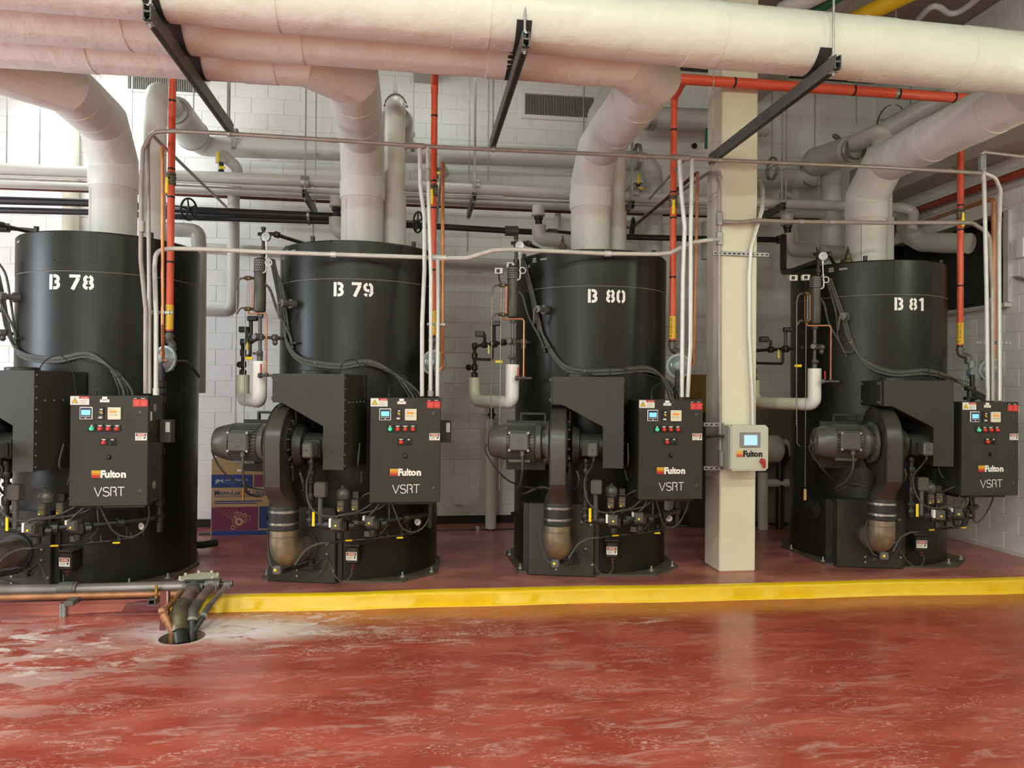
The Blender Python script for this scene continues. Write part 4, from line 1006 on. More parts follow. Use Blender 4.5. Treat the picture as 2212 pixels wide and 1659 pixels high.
# ------------------------------------------------------------------ control cabinets (parallel to the wall, hung on the boilers)
CW, CHT, CD, CY, CZ = 0.61, 0.915, 0.34, 6.44, PADZ + 0.79
def make_cabinet():
    t = thing('control_cabinet', 'x', 'cabinet', (0, 0, 0))
    M().box((0, 0.02 + CD / 2, CHT / 2), (CW - 0.01, CD, CHT - 0.01), 0.006).build('body', 'charcoal_panel', t)
    dr = M().box((0, 0.009, CHT / 2), (CW, 0.022, CHT), 0.006).build('door', 'charcoal_panel', t)
    b = M(); b.box((0.21, 0.26, -0.01), (0.05, 0.05, 0.04)); b.box((0, 0.2, -0.015), (0.5, 0.2, 0.03)); b.build('gland_plate', 'charcoal_dark', t)
    for z_ in (.25, .55): M().box((-0.05, 0.5, z_), (0.4, 0.35, 0.06)).build('mounting_rail', 'charcoal_dark', t)
    yf = -0.003
    def X(f): return -CW / 2 + f * CW
    def Z(f): return CHT * (1 - f)
    def plate(name, fx0, fx1, fy0, fy1, m_, th=0.006, ch=0.002, par=None, y=None):
        b = M(); y_ = yf if y is None else y
        b.box(((X(fx0) + X(fx1)) / 2, y_ - th / 2, (Z(fy0) + Z(fy1)) / 2), (X(fx1) - X(fx0), th, Z(fy0) - Z(fy1)), ch)
        o = b.build(name, m_, par or t); return o
    sticker_warn('warning_label', t, (X(.005), yf, Z(.087)), .238 * CW, .077 * CHT)
    b = M(); b.box((X(.44), yf - .001, Z(.03)), (.065 * CW, .003, .036 * CHT)); b.box((X(.44), yf - .001, Z(.05)), (.12 * CW, .003, .026 * CHT)); b.build('name_label', 'plate_white', t)
    b = M()
    b.m(0).box((X(.895), yf - .0008, Z(.067)), (.19 * CW, .002, .066 * CHT)); b.m(1).box((X(.895), yf - .0008, Z(.026)), (.19 * CW, .002, .016 * CHT)); b.m(2)
    b.box((X(.83), yf - .002, Z(.026)), (.02, .001, .004)); b.box((X(.93), yf - .002, Z(.026)), (.03, .001, .004)); b.m(3)
    for k in range(4):
        for q in (0, 1): b.box((X(.845 + .095 * q), yf - .002, Z(.05 + .012 * k)), (.04 - .006 * (k % 2), .0006, .003))
    b.build('red_notice', ['label_red', 'paint_black', 'plate_white', 'label_pale_red'], t)
    # displays
    d = plate('level_display', .128, .294, .105, .218, 'plate_white', .012, .004)
    plate('display_face', .14, .282, .113, .21, 'navy', .003, .001, d, yf - .012)
    plate('screen', .155, .268, .132, .178, 'lcd_blue', .002, 0, d, yf - .015)
    b = M()
    for k in range(4): b.box((X(.165 + .03 * k), yf - .016, Z(.19)), (.010, .002, .007))
    b.lathe([(0, .0055), (.003, .005)], (X(.212), yf - .015, Z(.203)), (0, -1, 0), 10); o = b.build('display_key', 'plate_white', d)
    d = plate('level_controller', .358, .434, .107, .216, 'knob_dark', .012, .003)
    b = M(); b.m(0).box((X(.405), yf - .013, Z(.128)), (.020, .002, .010)); b.m(1).box((X(.40), yf - .013, Z(.15)), (.022, .002, .009)); b.box((X(.41), yf - .013, Z(.163)), (.018, .002, .006))
    b.m(2).box((X(.395), yf - .013, Z(.20)), (.036, .002, .020)); b.m(0).lathe([(0, .008), (.003, .007)], (X(.395), yf - .014, Z(.20)), (0, -1, 0), 10); b.build('controller_face', ['plate_white', 'amber', 'print_grey'], d)
    d = plate('flame_control', .488, .655, .108, .219, 'plate_cream', .02, .004)
    plate('screen', .515, .612, .137, .158, 'lcd_orange', .002, 0, d, yf - .02)
    b = M()
    for k, (x0, w_) in enumerate(((.515, .012), (.537, .008), (.565, .008), (.58, .016), (.603, .006))): b.box((X(x0 + .006), yf - .021, Z(.176)), (w_, .001, .006))
    b.box((X(.64), yf - .021, Z(.15)), (.006, .001, .008)); b.box((X(.53), yf - .021, Z(.125)), (.02, .001, .003)); b.box((X(.57), yf - .021, Z(.118)), (.008, .001, .003)); b.build('control_marks', 'print_grey', d)
    # push buttons and lamps
    def button(fx0, fx1, fy0, fy1, m_, cap):
        p = plate('button', fx0, fx1, fy0, fy1, 'paint_black', .007, .002)
        cx = (X(fx0) + X(fx1)) / 2; cz = Z(fy0) - (Z(fy0) - Z(fy1)) * .6
        b = M(); b.lathe([(0, .018), (.004, .018), (.006, .0155), (.018, .0145), (.022, .010), (.0225, 0)], (cx, yf - .007, cz), (0, -1, 0), 16); b.build('lens', m_, p)
        b = M(); b.box((cx, yf - .0075, Z(fy0) - .007), (cap, .001, .004)); b.box((cx, yf - .0075, Z(fy0) - .014), (cap * .6, .001, .004)); b.build('caption', 'plate_white', p)
        return p
    button(.233, .33, .263, .327, 'lamp_green', .02)
    for a, c, w_ in ((.34, .437, .034), (.447, .54, .042), (.555, .652, .034)): button(a, c, .263, .327, 'lamp_red', w_)
    button(.39, .483, .388, .452, 'lamp_red', .034)
    p = plate('selector_switch', .498, .594, .388, .452, 'paint_black', .007, .002)
    b = M(); b.lathe([(0, .018), (.004, .018), (.006, .014), (.010, .014)], (X(.546), yf - .007, Z(.427)), (0, -1, 0), 16); b.box((X(.546), yf - .02, Z(.427)), (.009, .014, .028), .002); b.build('switch_knob', 'knob_dark', p)
    b = M(); b.box((X(.546), yf - .0075, Z(.396)), (.016, .001, .004)); b.box((X(.546), yf - .0075, Z(.403)), (.022, .001, .004)); b.build('caption', 'plate_white', p)
    sticker_danger('danger_label', t, (X(.836), yf, Z(.407)), (1, 0, 0), (0, 0, 1), (0, -1, 0), .15 * CW, .067 * CHT)
    for fx, fy in ((.895, .152), (.903, .863)):
        b = M(); b.lathe([(0, .014), (.004, .013), (.005, .008), (.003, .006)], (X(fx), yf, Z(fy)), (0, -1, 0), 14); b.build('lock', 'motor_grey', t)
    b = M(); b.lathe([(0, .021), (.006, .020), (.018, .015), (.022, 0)], (X(.5), yf, Z(.558)), (0, -1, 0), 18); b.build('knob', 'knob_dark', t)
    maker_logo('maker_logo', t, (X(.285), yf, Z(.745)), (1, 0, 0), (0, 0, 1), (0, -1, 0), .44 * CW, 'paint_white')
    b = M(); x = X(.322); h_ = .08 * CHT; tot = sum(VSRT[c][0] for c in 'VSRT') + .3; sc = .385 * CW / tot
    for c in 'VSRT':
        wch, st = VSRT[c]
        for s_ in st:
            vs, fs = ribbon([(q[0] * sc, q[1] * h_) for q in s_], .0065)
            b.add([(x + v[0], yf - .0015, Z(.91) + v[1]) for v in vs], fs)
        x += (wch + .1) * sc
    b.build('type_lettering', 'paint_white', t)
    # right side: relay box and round vents
    b = M(); b.box((CW / 2 + .055, .30, CHT * .66), (.10, .10, .20), .006); b.build('side_box', 'charcoal_panel', t)
    M().box((CW / 2 + .075, .248, CHT * .70), (.035, .004, .085)).build('side_label', 'print_pale', t)
    b = M()
    for z in (.885, .165): b.lathe([(0, .036), (.004, .034), (.005, 0)], (CW / 2 - .005, .17, CHT * z), (1, 0, 0), 18)
    b.build('vent_disc', 'print_grey', t)
    b = M(); b.m(0).box((CW / 2 - .003, .075, CHT * .935), (.004, .05, .055)); b.m(1).box((CW / 2 - .003, .075, CHT * .81), (.004, .03, .075)); b.build('side_sticker', ['bronze', 'plate_white'], t)
    return t
cab = make_cabinet(); cl = 'dark grey control cabinet with lamps on %s'
CABX = {'78': 0.462, '79': 0.478, '80': 0.468, '81': 0.508}
for k, bk in enumerate(BOILERS):
    r = cab if k == 0 else copy_tree(cab, (0, 0, 0), 0, 'x')
    r.location = (BOILERS[bk][0] + CABX[bk], CY, CZ); r['label'] = cl % WHICH[bk]; r['group'] = 'control cabinets on the boilers'

# ------------------------------------------------------------------ water columns with sight glass and gauge
def make_column():
    t = thing('level_gauge', 'x', 'water column', (0, 0, 0)); cx, cy = -0.755, -0.71
    b = M(); b.lathe([(2.487, .02), (2.495, .050), (2.51, .056), (2.70, .056), (2.705, .054), (2.88, .054)], (cx, cy, 0), (0, 0, 1), 24); b.build('column_body', 'column_olive', t)
    b = M(); b.lathe([(2.865, .0575), (2.99, .0575), (2.995, .045), (3.005, .03)], (cx, cy, 0), (0, 0, 1), 24)
    c = b.build('head', 'charcoal_dark', t); b = M()
    for j in range(5):
        for k in range(18):
            a = 2 * PI * (k + .5 * (j % 2)) / 18; n_ = Vector((math.cos(a), math.sin(a), 0)); b.lathe([(0, .0065), (.0008, .0065)], Vector((cx, cy, 2.885 + .022 * j)) + n_ * .0575, n_, 6)
    o = b.build('head_hole', 'print_grey', t); o.parent = c; o['kind'] = 'stuff'
    b = M(); px = cx + .028; b.cyl((px, cy, 3.0), (px, cy, 3.27), .016, 10)
    for z in (3.20, 3.05): b.lathe([(-.022, .018), (-.018, .026), (.018, .026), (.022, .018)], (px, cy, z), (0, 0, 1), 10)
    b.cyl((px, cy, 3.27), (px, cy, 3.295), .024, 8); b.cyl((px - .05, cy, 3.23), (px + .03, cy, 3.23), .018, 8)
    b.tube(fillet([(px, cy, 3.23), (px + .10, cy, 3.23), (px + .30, cy + .45, 3.20), (px + .45, cy + .6, 3.17)], .03), .018, 8)
    b.lathe([(-.03, .02), (-.02, .032), (.02, .032), (.03, .02)], (px + .12, cy + .03, 3.228), (.4, .9, 0), 8); b.build('steam_pipe', 'black_iron', t)
    gx, gy, gz = cx + .067, cy - .03, 3.198
    b = M(); b.lathe([(-.03, .038), (0, .044), (.006, .044), (.007, .039)], (gx, gy, gz), (-.15, -1, 0), 24); g = b.build('gauge', 'galv', t)
    q = M(); q.lathe([(.003, .039), (.0035, 0)], (gx, gy, gz), (-.15, -1, 0), 24, caps=False); o = q.build('dial', 'plate_white', t); o.parent = g
    q = M(); nd = Matrix.Translation((gx - .0008, gy - .0055, gz)) @ Matrix.Rotation(.15, 4, 'Z') @ Matrix.Rotation(math.radians(52), 4, 'Y'); q.box((0, 0, 0), (.044, .0015, .004), mx=nd)
    for k in range(9):
        a = math.radians(-45 + 33.75 * k); q.box((gx + .033 * math.cos(a), gy - .0045 - .005 * math.cos(a), gz + .033 * math.sin(a)), (.004, .001, .004))
    o = q.build('needle', 'paint_black', t); o.parent = g
    b = M(); b.cyl((gx, gy + .01, gz - .04), (gx, gy + .01, gz - .08), .01, 8); b.tube(smooth([(gx, gy + .01, gz - .07), (gx + .005, gy + .01, gz - .2), (gx + .01, gy, gz - .26)]), .006, 6); b.ring((gx + .03, gy, gz - .245), (0.1, -1, 0), .03, .006, 18, 6)
    b.tube(fillet([(gx + .01, gy, gz - .25), (gx + .005, gy, gz - .33), (cx + .02, cy - .03, gz - .345)], .02), .008, 6); b.build('pigtail', 'conduit', t)
    # lower tail and cross
    b = M(); b.cyl((cx, cy + .01, 2.49), (cx, cy + .02, 2.0), .017, 10)
    for z, r in ((2.47, .03), (2.258, .034), (2.10, .028), (2.05, .026)): b.lathe([(-.03, r * .8), (-.022, r), (.022, r), (.03, r * .8)], (cx, cy + .015, z), (0, 0, 1), 10)
    b.tube(fillet([(cx - .03, cy - .03, 2.258), (cx, cy + .02, 2.258), (cx + .08, cy + .10, 2.258), (cx + .28, cy + .36, 2.258)], .02), .016, 8)
    b.lathe([(-.02, .03), (.0, .036), (.03, .026)], (cx - .02, cy - .02, 2.258), (-.4, -1, 0), 10); b.lathe([(-.035, .02), (-.02, .034), (.02, .034), (.035, .02)], (cx + .10, cy + .12, 2.258), (.6, .8, 0), 10); b.lathe([(0, .02), (.03, .028), (.05, .012)], (cx + .10, cy + .12, 2.235), (0, 0, -1), 8)
    b.cyl((cx + .02, cy - .04, 2.10), (cx - .04, cy - .05, 2.10), .012, 8); b.build('tail_pipe', 'grey_iron', t)
    # blowdown valves on the left
    pts = [(cx, cy, 2.258), (cx - .20, cy + .24, 2.25), (-1.238, -.075, 2.25), (-1.238, -.062, 1.90)]
    b = M(); b.tube(fillet(pts, .03, 3), .018, 10)
    for p, d, r in (((-.86, -.58, 2.255), (-.8, 1, 0), .034), ((-.98, -.42, 2.25), (-.8, 1, 0), .04), ((-1.1, -.26, 2.25), (-.8, 1, 0), .034), ((-1.238, -.07, 2.25), (0, 0, 1), .03), ((-1.238, -.064, 2.14), (0, 0, 1), .032), ((-1.238, -.064, 2.02), (0, 0, 1), .034), ((-1.238, -.064, 1.93), (0, 0, 1), .036)):
        b.lathe([(-.035, r * .75), (-.025, r), (.025, r), (.035, r * .75)], p, d, 10)
    b.tube(fillet([(-1.238, -.064, 2.11), (-1.0, -.39, 2.09), (-1.0, -.39, 2.25)], .03, 3), .015, 8)
    b.cyl((-.98, -.42, 2.25), (-.98, -.42, 2.44), .018, 8); b.box((-.96, -.43, 2.46), (.10, .05, .05), .008); b.box((-1.16, -.2, 2.37), (.10, .06, .06), .008); b.cyl((-1.1, -.26, 2.36), (-1.1, -.26, 2.27), .016, 8)
    b.cyl((-1.238, -.064, 2.02), (-1.31, .02, 2.02), .012, 8); b.build('blowdown_valves', 'black_iron', t)
    b = M(); b.lathe([(-.008, .035), (.008, .035)], (-1.32, .03, 2.02), (-1, 1.1, 0), 8); b.build('valve_knob', 'black_iron', t)
    b = M(); b.box((-1.04, -.37, 2.20), (.02, .012, .10), .003); b.box((-.90, -.62, 2.06), (.075, .014, .028), .004); b.build('yellow_handle', 'tag_yellow', t)
    # sight glass
    sx, sy = -.845, -.745
    b = M(); b.cyl((sx, sy, 2.53), (sx, sy, 2.80), .009, 12); b.build('sight_glass', 'glass', t)
    for dx in (-.024, .022, .034):
        b = M(); b.cyl((sx + dx, sy + .004, 2.53), (sx + dx, sy + .004, 2.80), .0035, 6); b.build('guard_rod', 'copper', t)
    b = M()
    for z in (2.52, 2.81):
        b.cyl((sx - .05, sy, z), (cx - .03, cy, z), .014, 8); b.lathe([(-.02, .012), (-.012, .02), (.012, .02), (.02, .012)], (sx, sy, z), (0, 0, 1), 10); b.lathe([(-.012, .022), (.012, .022)], (sx - .02, sy, z), (1, 0, 0), 8)
    b.build('gauge_valve', 'bronze', t)
    b = M(); b.tube(smooth([(sx - .05, sy, 2.81), (sx - .085, sy - .01, 2.80), (sx - .105, sy - .02, 2.76), (sx - .115, sy - .02, 2.70)]), .009, 8); b.tube(smooth([(sx - .05, sy, 2.53), (sx - .08, sy - .01, 2.52), (sx - .11, sy - .02, 2.47)]), .009, 8); b.build('valve_lever', 'grey_iron', t)
    b = M(); b.tube([(sx - .112, sy - .02, 2.72), (sx - .11, sy - .02, 1.85), (sx - .10, sy - .02, 1.25), (sx - .07, sy - .02, 1.22)], .0045, 6); b.tube([(sx - .02, sy - .03, 2.5), (sx - .02, sy - .03, 0.80)], .004, 6)
    for k in range(26): b.sphere((sx - .11, sy - .02, 2.0 - .022 * k), .0075, 6, 4)
    b.build('pull_chain', 'chain_grey', t)
    # drain tube
    b = M(); b.tube(fillet([(sx, sy, 2.50), (sx, sy - .01, 2.472), (-.632, -.825, 2.469), (-.632, -.82, 1.90)], .03, 5), .0085, 8); b.build('drain_tube', 'copper', t)
    b = M(); b.cyl((-.70, -.80, 1.893), (-.55, -.83, 1.893), .012, 8); b.lathe([(-.02, .012), (-.012, .02), (.012, .02), (.02, .012)], (-.632, -.82, 1.90), (1, 0, 0), 8); b.lathe([(-.012, .026), (.012, .026)], (-.70, -.80, 1.893), (-1, .2, 0), 10); b.build('drain_valve', 'grey_iron', t)
    b = M(); b.box((-.685, -.815, 1.955), (.016, .010, .09), .003); b.build('red_lever', 'handle_red', t)
    return t
wl = 'dark water column with gauge beside %s'
spread(make_column(), {bk: wl % WHICH[bk] for bk in BOILERS}, 'water columns beside the boilers')
for bk, dz, m_, nm, lab in (('79', 0.72, 'brass', 'pull_handle', ''), ('81', 0.66, 'wood', 'pull_handle', '')):
    r = proto[('level_gauge', bk)]; b = M(); b.box((-.865, -.775, dz + .06), (.028, .018, .12), .006); b.build(nm, m_, r)

for bk, pts in {'80': ((1078, 586), (1104, 574)), '81': ((1713, 601), (1740, 600))}.items():
    r = proto[('level_gauge', bk)]
    for px, py in pts:
        q = loc_plane(bk, px, py, -.50); b = M(); b.box(q, (.085, .06, .062), .006); sw = b.build('level_switch', 'plate_white', r)
        b = M(); b.box(q + Vector((-.005, -.032, 0)), (.034, .004, .034)); o = b.build('switch_window', 'paint_black', r); o.parent = sw
        b = M(); b.tube(smooth([q - Vector((0, 0, .03)), q + Vector((.01, -.02, -.10)), q + Vector((.05, -.06, -.16))]), .007, 6); o = b.build('switch_lead', 'cable_black', r); o.parent = sw
# ------------------------------------------------------------------ white blowdown loops
def make_loop():
    t = thing('blowdown_pipe', 'x', 'pipe', (0, 0, 0)); r = .068
    b = M(); b.tube(fillet([(-.755, -.695, 2.03), (-.755, -.695, 1.66), (-.84, -.585, 1.655)], .14, 8), r, 20); b.build('white_jacket', 'pvc_white', t)
    b = M(); b.tube(fillet([(-.80, -.637, 1.655), (-1.238, -.062, 1.655), (-1.238, -.062, 1.91)], .16, 8), r * .98, 20); b.build('cream_jacket', 'pvc_cream', t)
    return t
ll = 'white jacketed U-shaped pipe beside %s'
spread(make_loop(), {bk: ll % WHICH[bk] for bk in BOILERS}, 'white U-shaped pipes at the water columns')

# ------------------------------------------------------------------ cable bundles strapped across the shells
PATH = {'78': [(-14, 560), (4, 640), (18, 715), (45, 765), (120, 777), (190, 766), (235, 785), (262, 815), (280, 849)],
        '79': [(588, 560), (604, 640), (611, 690), (619, 738), (642, 772), (682, 785), (740, 790), (798, 783), (846, 798), (872, 820), (889, 852)],
        '80': [(1128, 560), (1150, 640), (1160, 690), (1180, 740), (1215, 790), (1262, 803), (1330, 802), (1398, 797), (1428, 806), (1446, 826), (1458, 855)],
        '81': [(1790, 600), (1822, 690), (1838, 740), (1872, 785), (1930, 806), (2004, 803), (2050, 812), (2080, 830), (2100, 858)]}
for bk, pts in PATH.items():
    t = thing('cable_bundle', 'grey flexible cables strapped across %s' % WHICH[bk], 'cable', (*BOILERS[bk], PADZ), -TH, 'cable bundles across the boilers')
    n_ = len(pts)
    for k in range(4):
        P = []
        for i, (px, py) in enumerate(pts):
            last = max(0, (i - n_ + 4)) / 3.0
            p = shell_hit(bk, px + (k - 1.5) * (3.0 if i < 3 else 0) + last * (k - 1.5) * 11, py + (k - 1.5) * (3.6 if 2 < i < n_ - 2 else 1.0), RS + .022 + .006 * (k % 2))
            if last > 0:
                tgt = to_local(bk, (BOILERS[bk][0] + CABX[bk] + .03 + .035 * k, CY + .12, CZ + CHT))
                p = p.lerp(tgt, last ** 1.5)
            P.append(p)
        b = M(); b.tube(smooth(P, 5), (.0085, .0115, .0075, .010)[k], 8); b.build('cable', ('cable_grey2', 'cable_mid', 'cable_grey2', 'cable_mid')[k], t)
    for i in (2, 5, n_ - 4):
        p = shell_hit(bk, *pts[i], RS + .022); q = shell_hit(bk, *pts[i + 1], RS + .022)
        b = M(); d = (q - p).normalized(); b.lathe([(-.003, .026), (.003, .026)], p, d, 10, caps=False); b.build('cable_tie', 'chain_grey', t)
    # thin side wire looping up from the cabinet, and the capillary on the left
    q0 = to_local(bk, (BOILERS[bk][0] + CABX[bk] - .15, CY + .1, CZ + CHT))
    b = M(); b.lathe([(0, .012), (.03, .012), (.035, .006)], q0, (0, 0, 1), 8); b.tube(smooth([q0, q0 + Vector((0, 0, .08)), q0 + Vector((.05, .08, .13)), q0 + Vector((.09, .2, .19)), on_shell(14, 2.03, RS + .005)]), .004, 6)
    c0 = Vector((.20, -1.2, 1.90)); b.tube(smooth([c0, c0 + Vector((.0, .1, .1)), c0 + Vector((.09, .15, .13)), c0 + Vector((.15, .2, .02)), c0 + Vector((.15, .25, -.2))]), .005, 6)
    b.build('thin_wire', 'cable_black', t)
    b = M(); a0 = Vector((-.64, -.72, 2.93)); b.tube(smooth([a0, (-.58, -.66, 2.80), (-.53, -.66, 2.60), on_shell(-38, 2.35, RS + .02), on_shell(-33, 2.18, RS + .02)]), .010, 8)
    b.tube(smooth([(-.71, -.71, 2.76), (-.66, -.69, 2.70), (-.60, -.66, 2.5), on_shell(-36, 2.28, RS + .02), on_shell(-32, 2.15, RS + .02)]), .012, 8); b.build('probe_cable', 'cable_grey2', t)
# ------------------------------------------------------------------ flue pipes
FZ, FR = 4.434, 0.219
def run_y(kind, x): return {'A': 4.851 + 0.029 * (x + 1.45), 'B': 5.346 + 0.022 * x, 'C': 5.729, 'D': 6.163}[kind]
def make_flue(bk, kind, label, k):
    x0 = BOILERS[bk][0]; y0 = 7.66; yk = run_y(kind, x0)
    t = thing('flue_pipe', label, 'pipe', (x0, y0, PADZ + TOP)); o = Vector((x0, y0, PADZ + TOP))
    pts = [(-7.95, run_y(kind, -7.95), FZ), (x0 - k, run_y(kind, x0 - k), FZ), (x0 + .02, yk + k + .02, FZ - .01), (x0 + .01, 7.36, FZ - .02), (x0, 7.66, 4.12), (x0, 7.66, 3.88)]
    b = M(); b.tube([Vector(p) - o for p in pts], FR, 40); b.build('insulation_wrap', 'wrap_white', t, sharp=12)
    b = M(); b.lathe([(3.84 - o.z, FR + .004), (3.85 - o.z, FR + .009), (4.0 - o.z, FR + .010), (4.02 - o.z, FR + .002)], (0, 0, 0), (0, 0, 1), 40); b.build('collar', 'wrap_white', t)
    rl = .213
    b = M(); b.lathe([(-.02, rl), (3.85 - o.z, rl)], (0, 0, 0), (0, 0, 1), 40); b.lathe([(.0, rl + .01), (.01, rl + .003)], (0, 0, 0), (0, 0, 1), 40)
    b.box((-rl * .70, -rl * .72, .27), (.012, .012, .56)); b.build('lower_sleeve', 'wrap_smooth', t)
    # overlapped wrap seams along the run
    xs = {'A': (-3.1, -1.13, .23, 1.86, 3.21, 4.03), 'B': (-4.0, -2.2, -1.04, .5, 1.1), 'C': (-3.7, -2.6, -1.3, -.95), 'D': (-4.2,)}[kind]
    for x in xs:
        if x > x0 - k - .3: continue
        b = M(); yy = run_y(kind, x); y2 = run_y(kind, x + .24)
        b.tube([Vector((x, yy, FZ)) - o, Vector((x + .24, y2, FZ)) - o], FR + .004, 40); b.build('wrap_band', 'wrap_white', t, sharp=30)
    d = (Vector(pts[3]) - Vector(pts[2])); L_ = d.length; d.normalize()
    if L_ > .5:
        for f in (.22, .62):
            m_ = Vector(pts[2]) + d * (L_ * f) - o; b = M(); b.tube([m_, m_ + d * .26], FR + .004, 40); b.build('wrap_band', 'wrap_white', t, sharp=30)
make_flue('78', 'D', 'white wrapped flue pipe rising from boiler B 78, bending left and forward', .42)
make_flue('79', 'C', 'white wrapped flue pipe rising from boiler B 79 to the third overhead run', .30)
make_flue('80', 'B', 'white wrapped flue pipe rising from boiler B 80 to the second overhead run', .30)
make_flue('81', 'A', 'longest white wrapped flue pipe, front overhead run ending above boiler B 81', .32)

# ------------------------------------------------------------------ pipe racks (double strut on threaded rods)
def strut_rack(name, label, x, y0, y1, z, sz, group, clip=None):
    t = thing(name, label, 'pipe rack', (x, (y0 + y1) / 2, z)); L_ = y1 - y0
    w = sz
    for k, zz in enumerate((-w * .5, -w * 1.52)):
        b = M()
        prof = [(-w / 2, -w / 2), (w / 2, -w / 2), (w / 2, w / 2), (w * .22, w / 2), (w * .22, w * .34), (w * .38, w * .34), (w * .38, -w * .38), (-w * .38, -w * .38), (-w * .38, w * .34), (-w * .22, w * .34), (-w * .22, w / 2), (-w / 2, w / 2)]
        if k == 1: prof = [(a, -c) for a, c in prof][::-1]
        b.prism(prof, (0, -L_ / 2, zz), (1, 0, 0), (0, 0, 1), (0, L_, 0)); b.build('channel', 'strut', t, sharp=20)
    M().box((0, 0, -w * 2.03), (w * .5, L_ * .99, .003)).build('slot_strip', 'strut_dark', t)
    for yy in (-L_ / 2 + .06, L_ / 2 - .06):
        b = M(); b.cyl((0, yy, -w * 2.6), (0, yy, CEIL - z), .0085, 8); b.build('threaded_rod', 'galv', t)
        b = M(); b.box((0, yy, -w * 2.08), (w * .9, .05, .008)); b.cyl((0, yy, -w * 2.08), (0, yy, -w * 2.4), .014, 6); b.box((0, yy, .008), (w * .9, .05, .008)); b.cyl((0, yy, .01), (0, yy, .03), .014, 6); b.build('nut', 'galv', t)
    return t
trs = []
for x, y1, lab, ks in ((-1.62, 6.68, 'dark strut pipe rack under three flue runs, left of boiler B 79 flue', 'ABC'), (.692, 6.73, 'dark strut pipe rack under two flue runs, left of boiler B 80 flue', 'AB'), (2.85, 6.82, 'dark strut pipe rack under the single big flue run beside the column', 'A')):
    t = strut_rack('pipe_rack', lab, x, 4.645, y1, FZ - FR - .004, .047, 'strut pipe racks under the flues'); cy_ = (4.645 + y1) / 2
    for k in ks:
        b = M(); yy = run_y(k, x) - cy_; n = 12
        vs = []
        for j in range(n + 1):
            a = math.radians(-90 + (j / n - .5) * 120)
            for xx in (-.05, .05): vs.append((xx, yy + (FR + .005) * math.cos(a), FR + .004 + (FR + .005) * math.sin(a)))
        b.add(vs, [(2 * j, 2 * j + 1, 2 * j + 3, 2 * j + 2) for j in range(n)]); b.build('pipe_saddle', 'strut_dark', t)

# ------------------------------------------------------------------ gas main, drops, regulators
gm = lambda x: 7.10
b_t = thing('gas_main', 'orange gas main running level under the overhead pipes', 'pipe', (2.576, 6.80, 4.93))
o = Vector((2.576, 6.80, 4.93))
b = M(); b.tube([Vector((-2.3, 6.8, 4.93)) - o, Vector((5.80, 6.8, 4.93)) - o], .05, 16); b.build('main_pipe', 'gas_red', b_t)
for px in (1585, 1843, 1940, 2060):
    x = Wy(px, 190, 6.8).x; b = M(); b.lathe([(-.011, .0515), (.011, .0515)], Vector((x, 6.8, 4.93)) - o, (1, 0, 0), 16); b.build('black_band', 'band_black', b_t)
for bk in BOILERS:
    q = bmx(bk) @ Vector((.83, -.37, 4.64)); b = M(); b.tube(fillet([q - o, Vector((q.x, q.y, 4.86)) - o, Vector((q.x + .0, 6.80, 4.93)) - o], .05), .036, 14); b.build('branch', 'gas_red', b_t)
x = Wy(1934, 200, 6.8).x; b = M(); b.lathe([(-.016, .053), (.016, .053)], Vector((x, 6.8, 4.93)) - o, (1, 0, 0), 16); b.cyl(Vector((x, 6.8, 4.97)) - o, Vector((x, 6.8, CEIL)) - o, .008, 8); b.build('clamp', 'galv', b_t)
